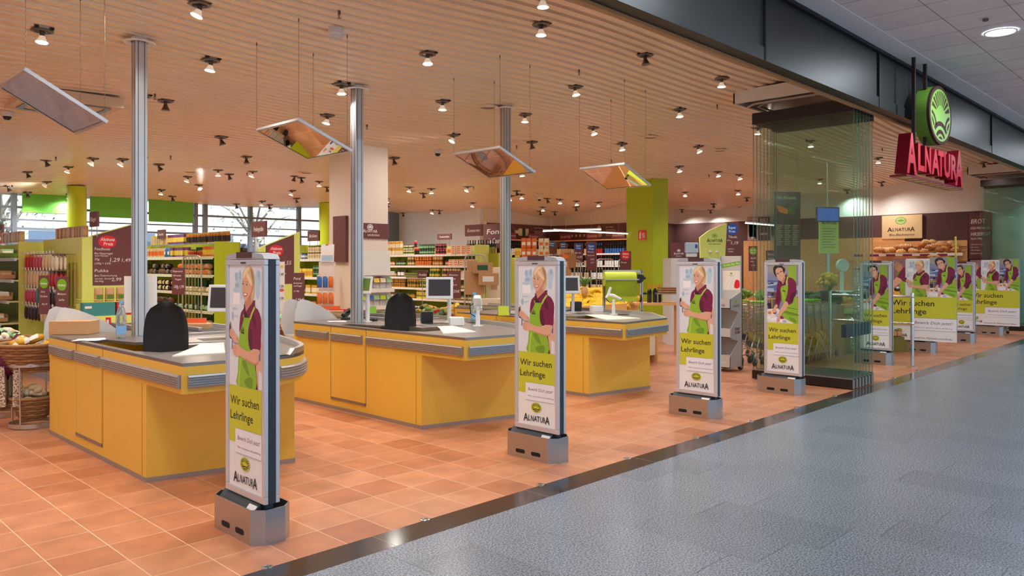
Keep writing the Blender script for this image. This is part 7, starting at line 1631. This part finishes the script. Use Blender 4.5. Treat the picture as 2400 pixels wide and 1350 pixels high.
# shopping trolleys
def trolley_proto(loc, rz, label):
    t = empty('shopping_trolley',loc,label,'shopping trolley','nested shopping trolleys behind the glass',(0,0,rz))
    def loop(z, x0, x1, w0, w1): return [(x0,-w0,z),(x1,-w1,z),(x1,w1,z),(x0,w0,z)]
    b = B(); L0, L1 = loop(.48,-.32,.38,.20,.15), loop(.92,-.40,.46,.26,.19)
    for f in [k/8 for k in range(9)]:
        q = [tuple(Vector(a_)*(1-f)+Vector(c_)*f) for a_, c_ in zip(L0,L1)]; b.tube(q+[q[0]],.006 if f in (0,1) else .003,'chrome',5)
    for s_ in range(4):
        a0, a1, c0_, c1_ = Vector(L0[s_]), Vector(L0[(s_+1)%4]), Vector(L1[s_]), Vector(L1[(s_+1)%4]); n = 14 if s_%2 == 0 else 8
        for k in range(n+1): b.cyl(a0+(a1-a0)*k/n, c0_+(c1_-c0_)*k/n, .0025,'chrome',4,cap=False)
    for k in range(6): y = -.2+.08*k; b.cyl((-.32,y,.48),(.38,y*.75,.48),.0025,'chrome',4,cap=False)
    b.build('wire_basket', t)
    b = B()
    for y in (-.25,.25): b.tube([(-.44,y,.98),(-.34,y,.50),(-.20,y,.46),(.30,y*.8,.20),(.42,y*.75,.14)],.011,'steel',6); b.tube([(-.20,y,.46),(-.38,y,.14)],.011,'steel',6)
    b.tube([(-.38,-.25,.14),(.42,-.19,.14)],.008,'steel',5); b.tube([(-.38,.25,.14),(.42,.19,.14)],.008,'steel',5); b.build('frame', t)
    b = B(); b.cyl((-.45,-.27,.99),(-.45,.27,.99),.016,'green_sign',10); b.build('handle', t)
    for x, y in ((-.38,-.25),(-.38,.25),(.40,-.19),(.40,.19)): b = B(); b.cyl((x,y-.014,.06),(x,y+.014,.06),.058,'dark_grey',14); b.box(x-.01,y-.02,.05,x+.01,y+.02,.15,'steel'); b.build('wheel', t)
    return t
tp = trolley_proto((11.5,5.38,0),.0,'shopping trolley behind the glass, nearest in the nested row'); _kk = kids(tp)
for k in range(1,6):
    c = copy_tree(tp,None,_kk); c.location = (11.5+.28*k,5.38+.01*k,0); c['label'] = 'shopping trolley behind the glass, %s in the nested row'%(['','second','third','fourth','fifth','last'][k])
for k in range(3):
    c = copy_tree(tp,None,_kk); c.location = (11.25+.28*k,6.12,0); c['group'] = 'trolleys beside the magazine stand'; c['label'] = 'shopping trolley visible right of the magazine stand, %s'%(['nearest','middle one','farthest'][k])
# chrome rail
t = empty('chrome_rail',(12.72,3.87,0),'chrome post with two rails in front of the right poster gates','rail'); b = B(); b.cyl((0,0,0),(0,0,1.13),.026,'chrome',16); b.build('post', t); b = B(); b.lathe([(.075,0,'chrome'),(.075,.012,'chrome'),(.03,.02,'chrome')],24); b.build('foot', t)
for z in (1.07,.66): b = B(); b.cyl((0,0,z),(0,1.25,z),.018,'chrome',12); b.ball((0,0,z),.032,'chrome',10,8); b.build('rail', t)
b = B(); b.cyl((0,1.25,0),(0,1.25,1.13),.024,'chrome',12); b.build('post', t)
# wire basket towers
def basket_mesh():
    b = B(); l, w = .20, .14
    for z, s_, r_ in ((0,.80,.002),(.03,.86,.002),(.06,.9,.0015),(.10,1.0,.004)): q = [(-l*s_,-w*s_,z),(l*s_,-w*s_,z),(l*s_,w*s_,z),(-l*s_,w*s_,z)]; b.tube(q,r_,'chrome',5,True)
    for k in range(13): x = -1+2*k/12; b.cyl((x*l*.8,-w*.8,0),(x*l,-w,.10),.0015,'chrome',4,cap=False); b.cyl((x*l*.8,w*.8,0),(x*l,w,.10),.0015,'chrome',4,cap=False)
    for k in range(9): x = -1+2*k/8; b.cyl((-l*.8,x*w*.8,0),(-l,x*w,.10),.0015,'chrome',4,cap=False); b.cyl((l*.8,x*w*.8,0),(l,x*w,.10),.0015,'chrome',4,cap=False)
    b.tube([(0,-w,.10),(0,-w*.5,.085),(0,w*.5,.085),(0,w,.10)],.003,'chrome',5); return b.mesh('wire_basket')
bk = basket_mesh()
def tower(x, y, n, rz, lab, g):
    t = empty('basket_trolley',(x,y,0),'wheeled base under the %s'%lab,'trolley base',None,(0,0,rz)); b = B(); b.tube([(-.22,-.15,.10),(.22,-.15,.10),(.22,.15,.10),(-.22,.15,.10)],.008,'chrome',6,True); b.build('frame', t)
    for sx in (-1,1):
        for sy in (-1,1): b = B(); b.cyl((sx*.2,sy*.13-.01,.035),(sx*.2,sy*.13+.01,.035),.034,'dark_grey',12); b.cyl((sx*.2,sy*.13,.04),(sx*.2,sy*.13,.10),.006,'steel',6); b.build('wheel', t)
    for k in range(n):
        o = bpy.data.objects.new('wire_basket',bk); COL.objects.link(o); o.location = (x,y,.11+k*(1.36/n)); o.rotation_euler = (0,0,rz+R.uniform(-.02,.02)); o.scale = (1.25,1.25,1)
        tag(o,'shiny wire shopping basket stacked in the %s'%lab,'shopping basket',g)
tower(20.3,4.42,34,1.2,'tall tower at the far right end','wire baskets in the far right tower')
tower(13.15,4.62,26,1.4,'tower half hidden behind the chrome rail','wire baskets in the tower behind the chrome rail')
# yellow wooden boards leaning near the far glass stack
mat('plank',(226,196,90),.6)
b = B(); b.box(-.05,-.01,0,.05,.01,1.5,'plank',X=Matrix.Rotation(-.10,4,'Y')); tag(b.build('wooden_board',loc=(20.9,5.35,.75)),'narrow yellow board standing right of the bread chalkboard','board')
b = B(); b.box(20.7,5.2,0,21.2,5.6,.75,'g_cream'); tag(b.build('bakery_counter'),'pale bakery counter end at the far right','counter')
struct_ = B(); struct_.box(40,-9,0,40.1,3.6,4.4,'wall_white'); struct(struct_.build('wall_mall_end'))
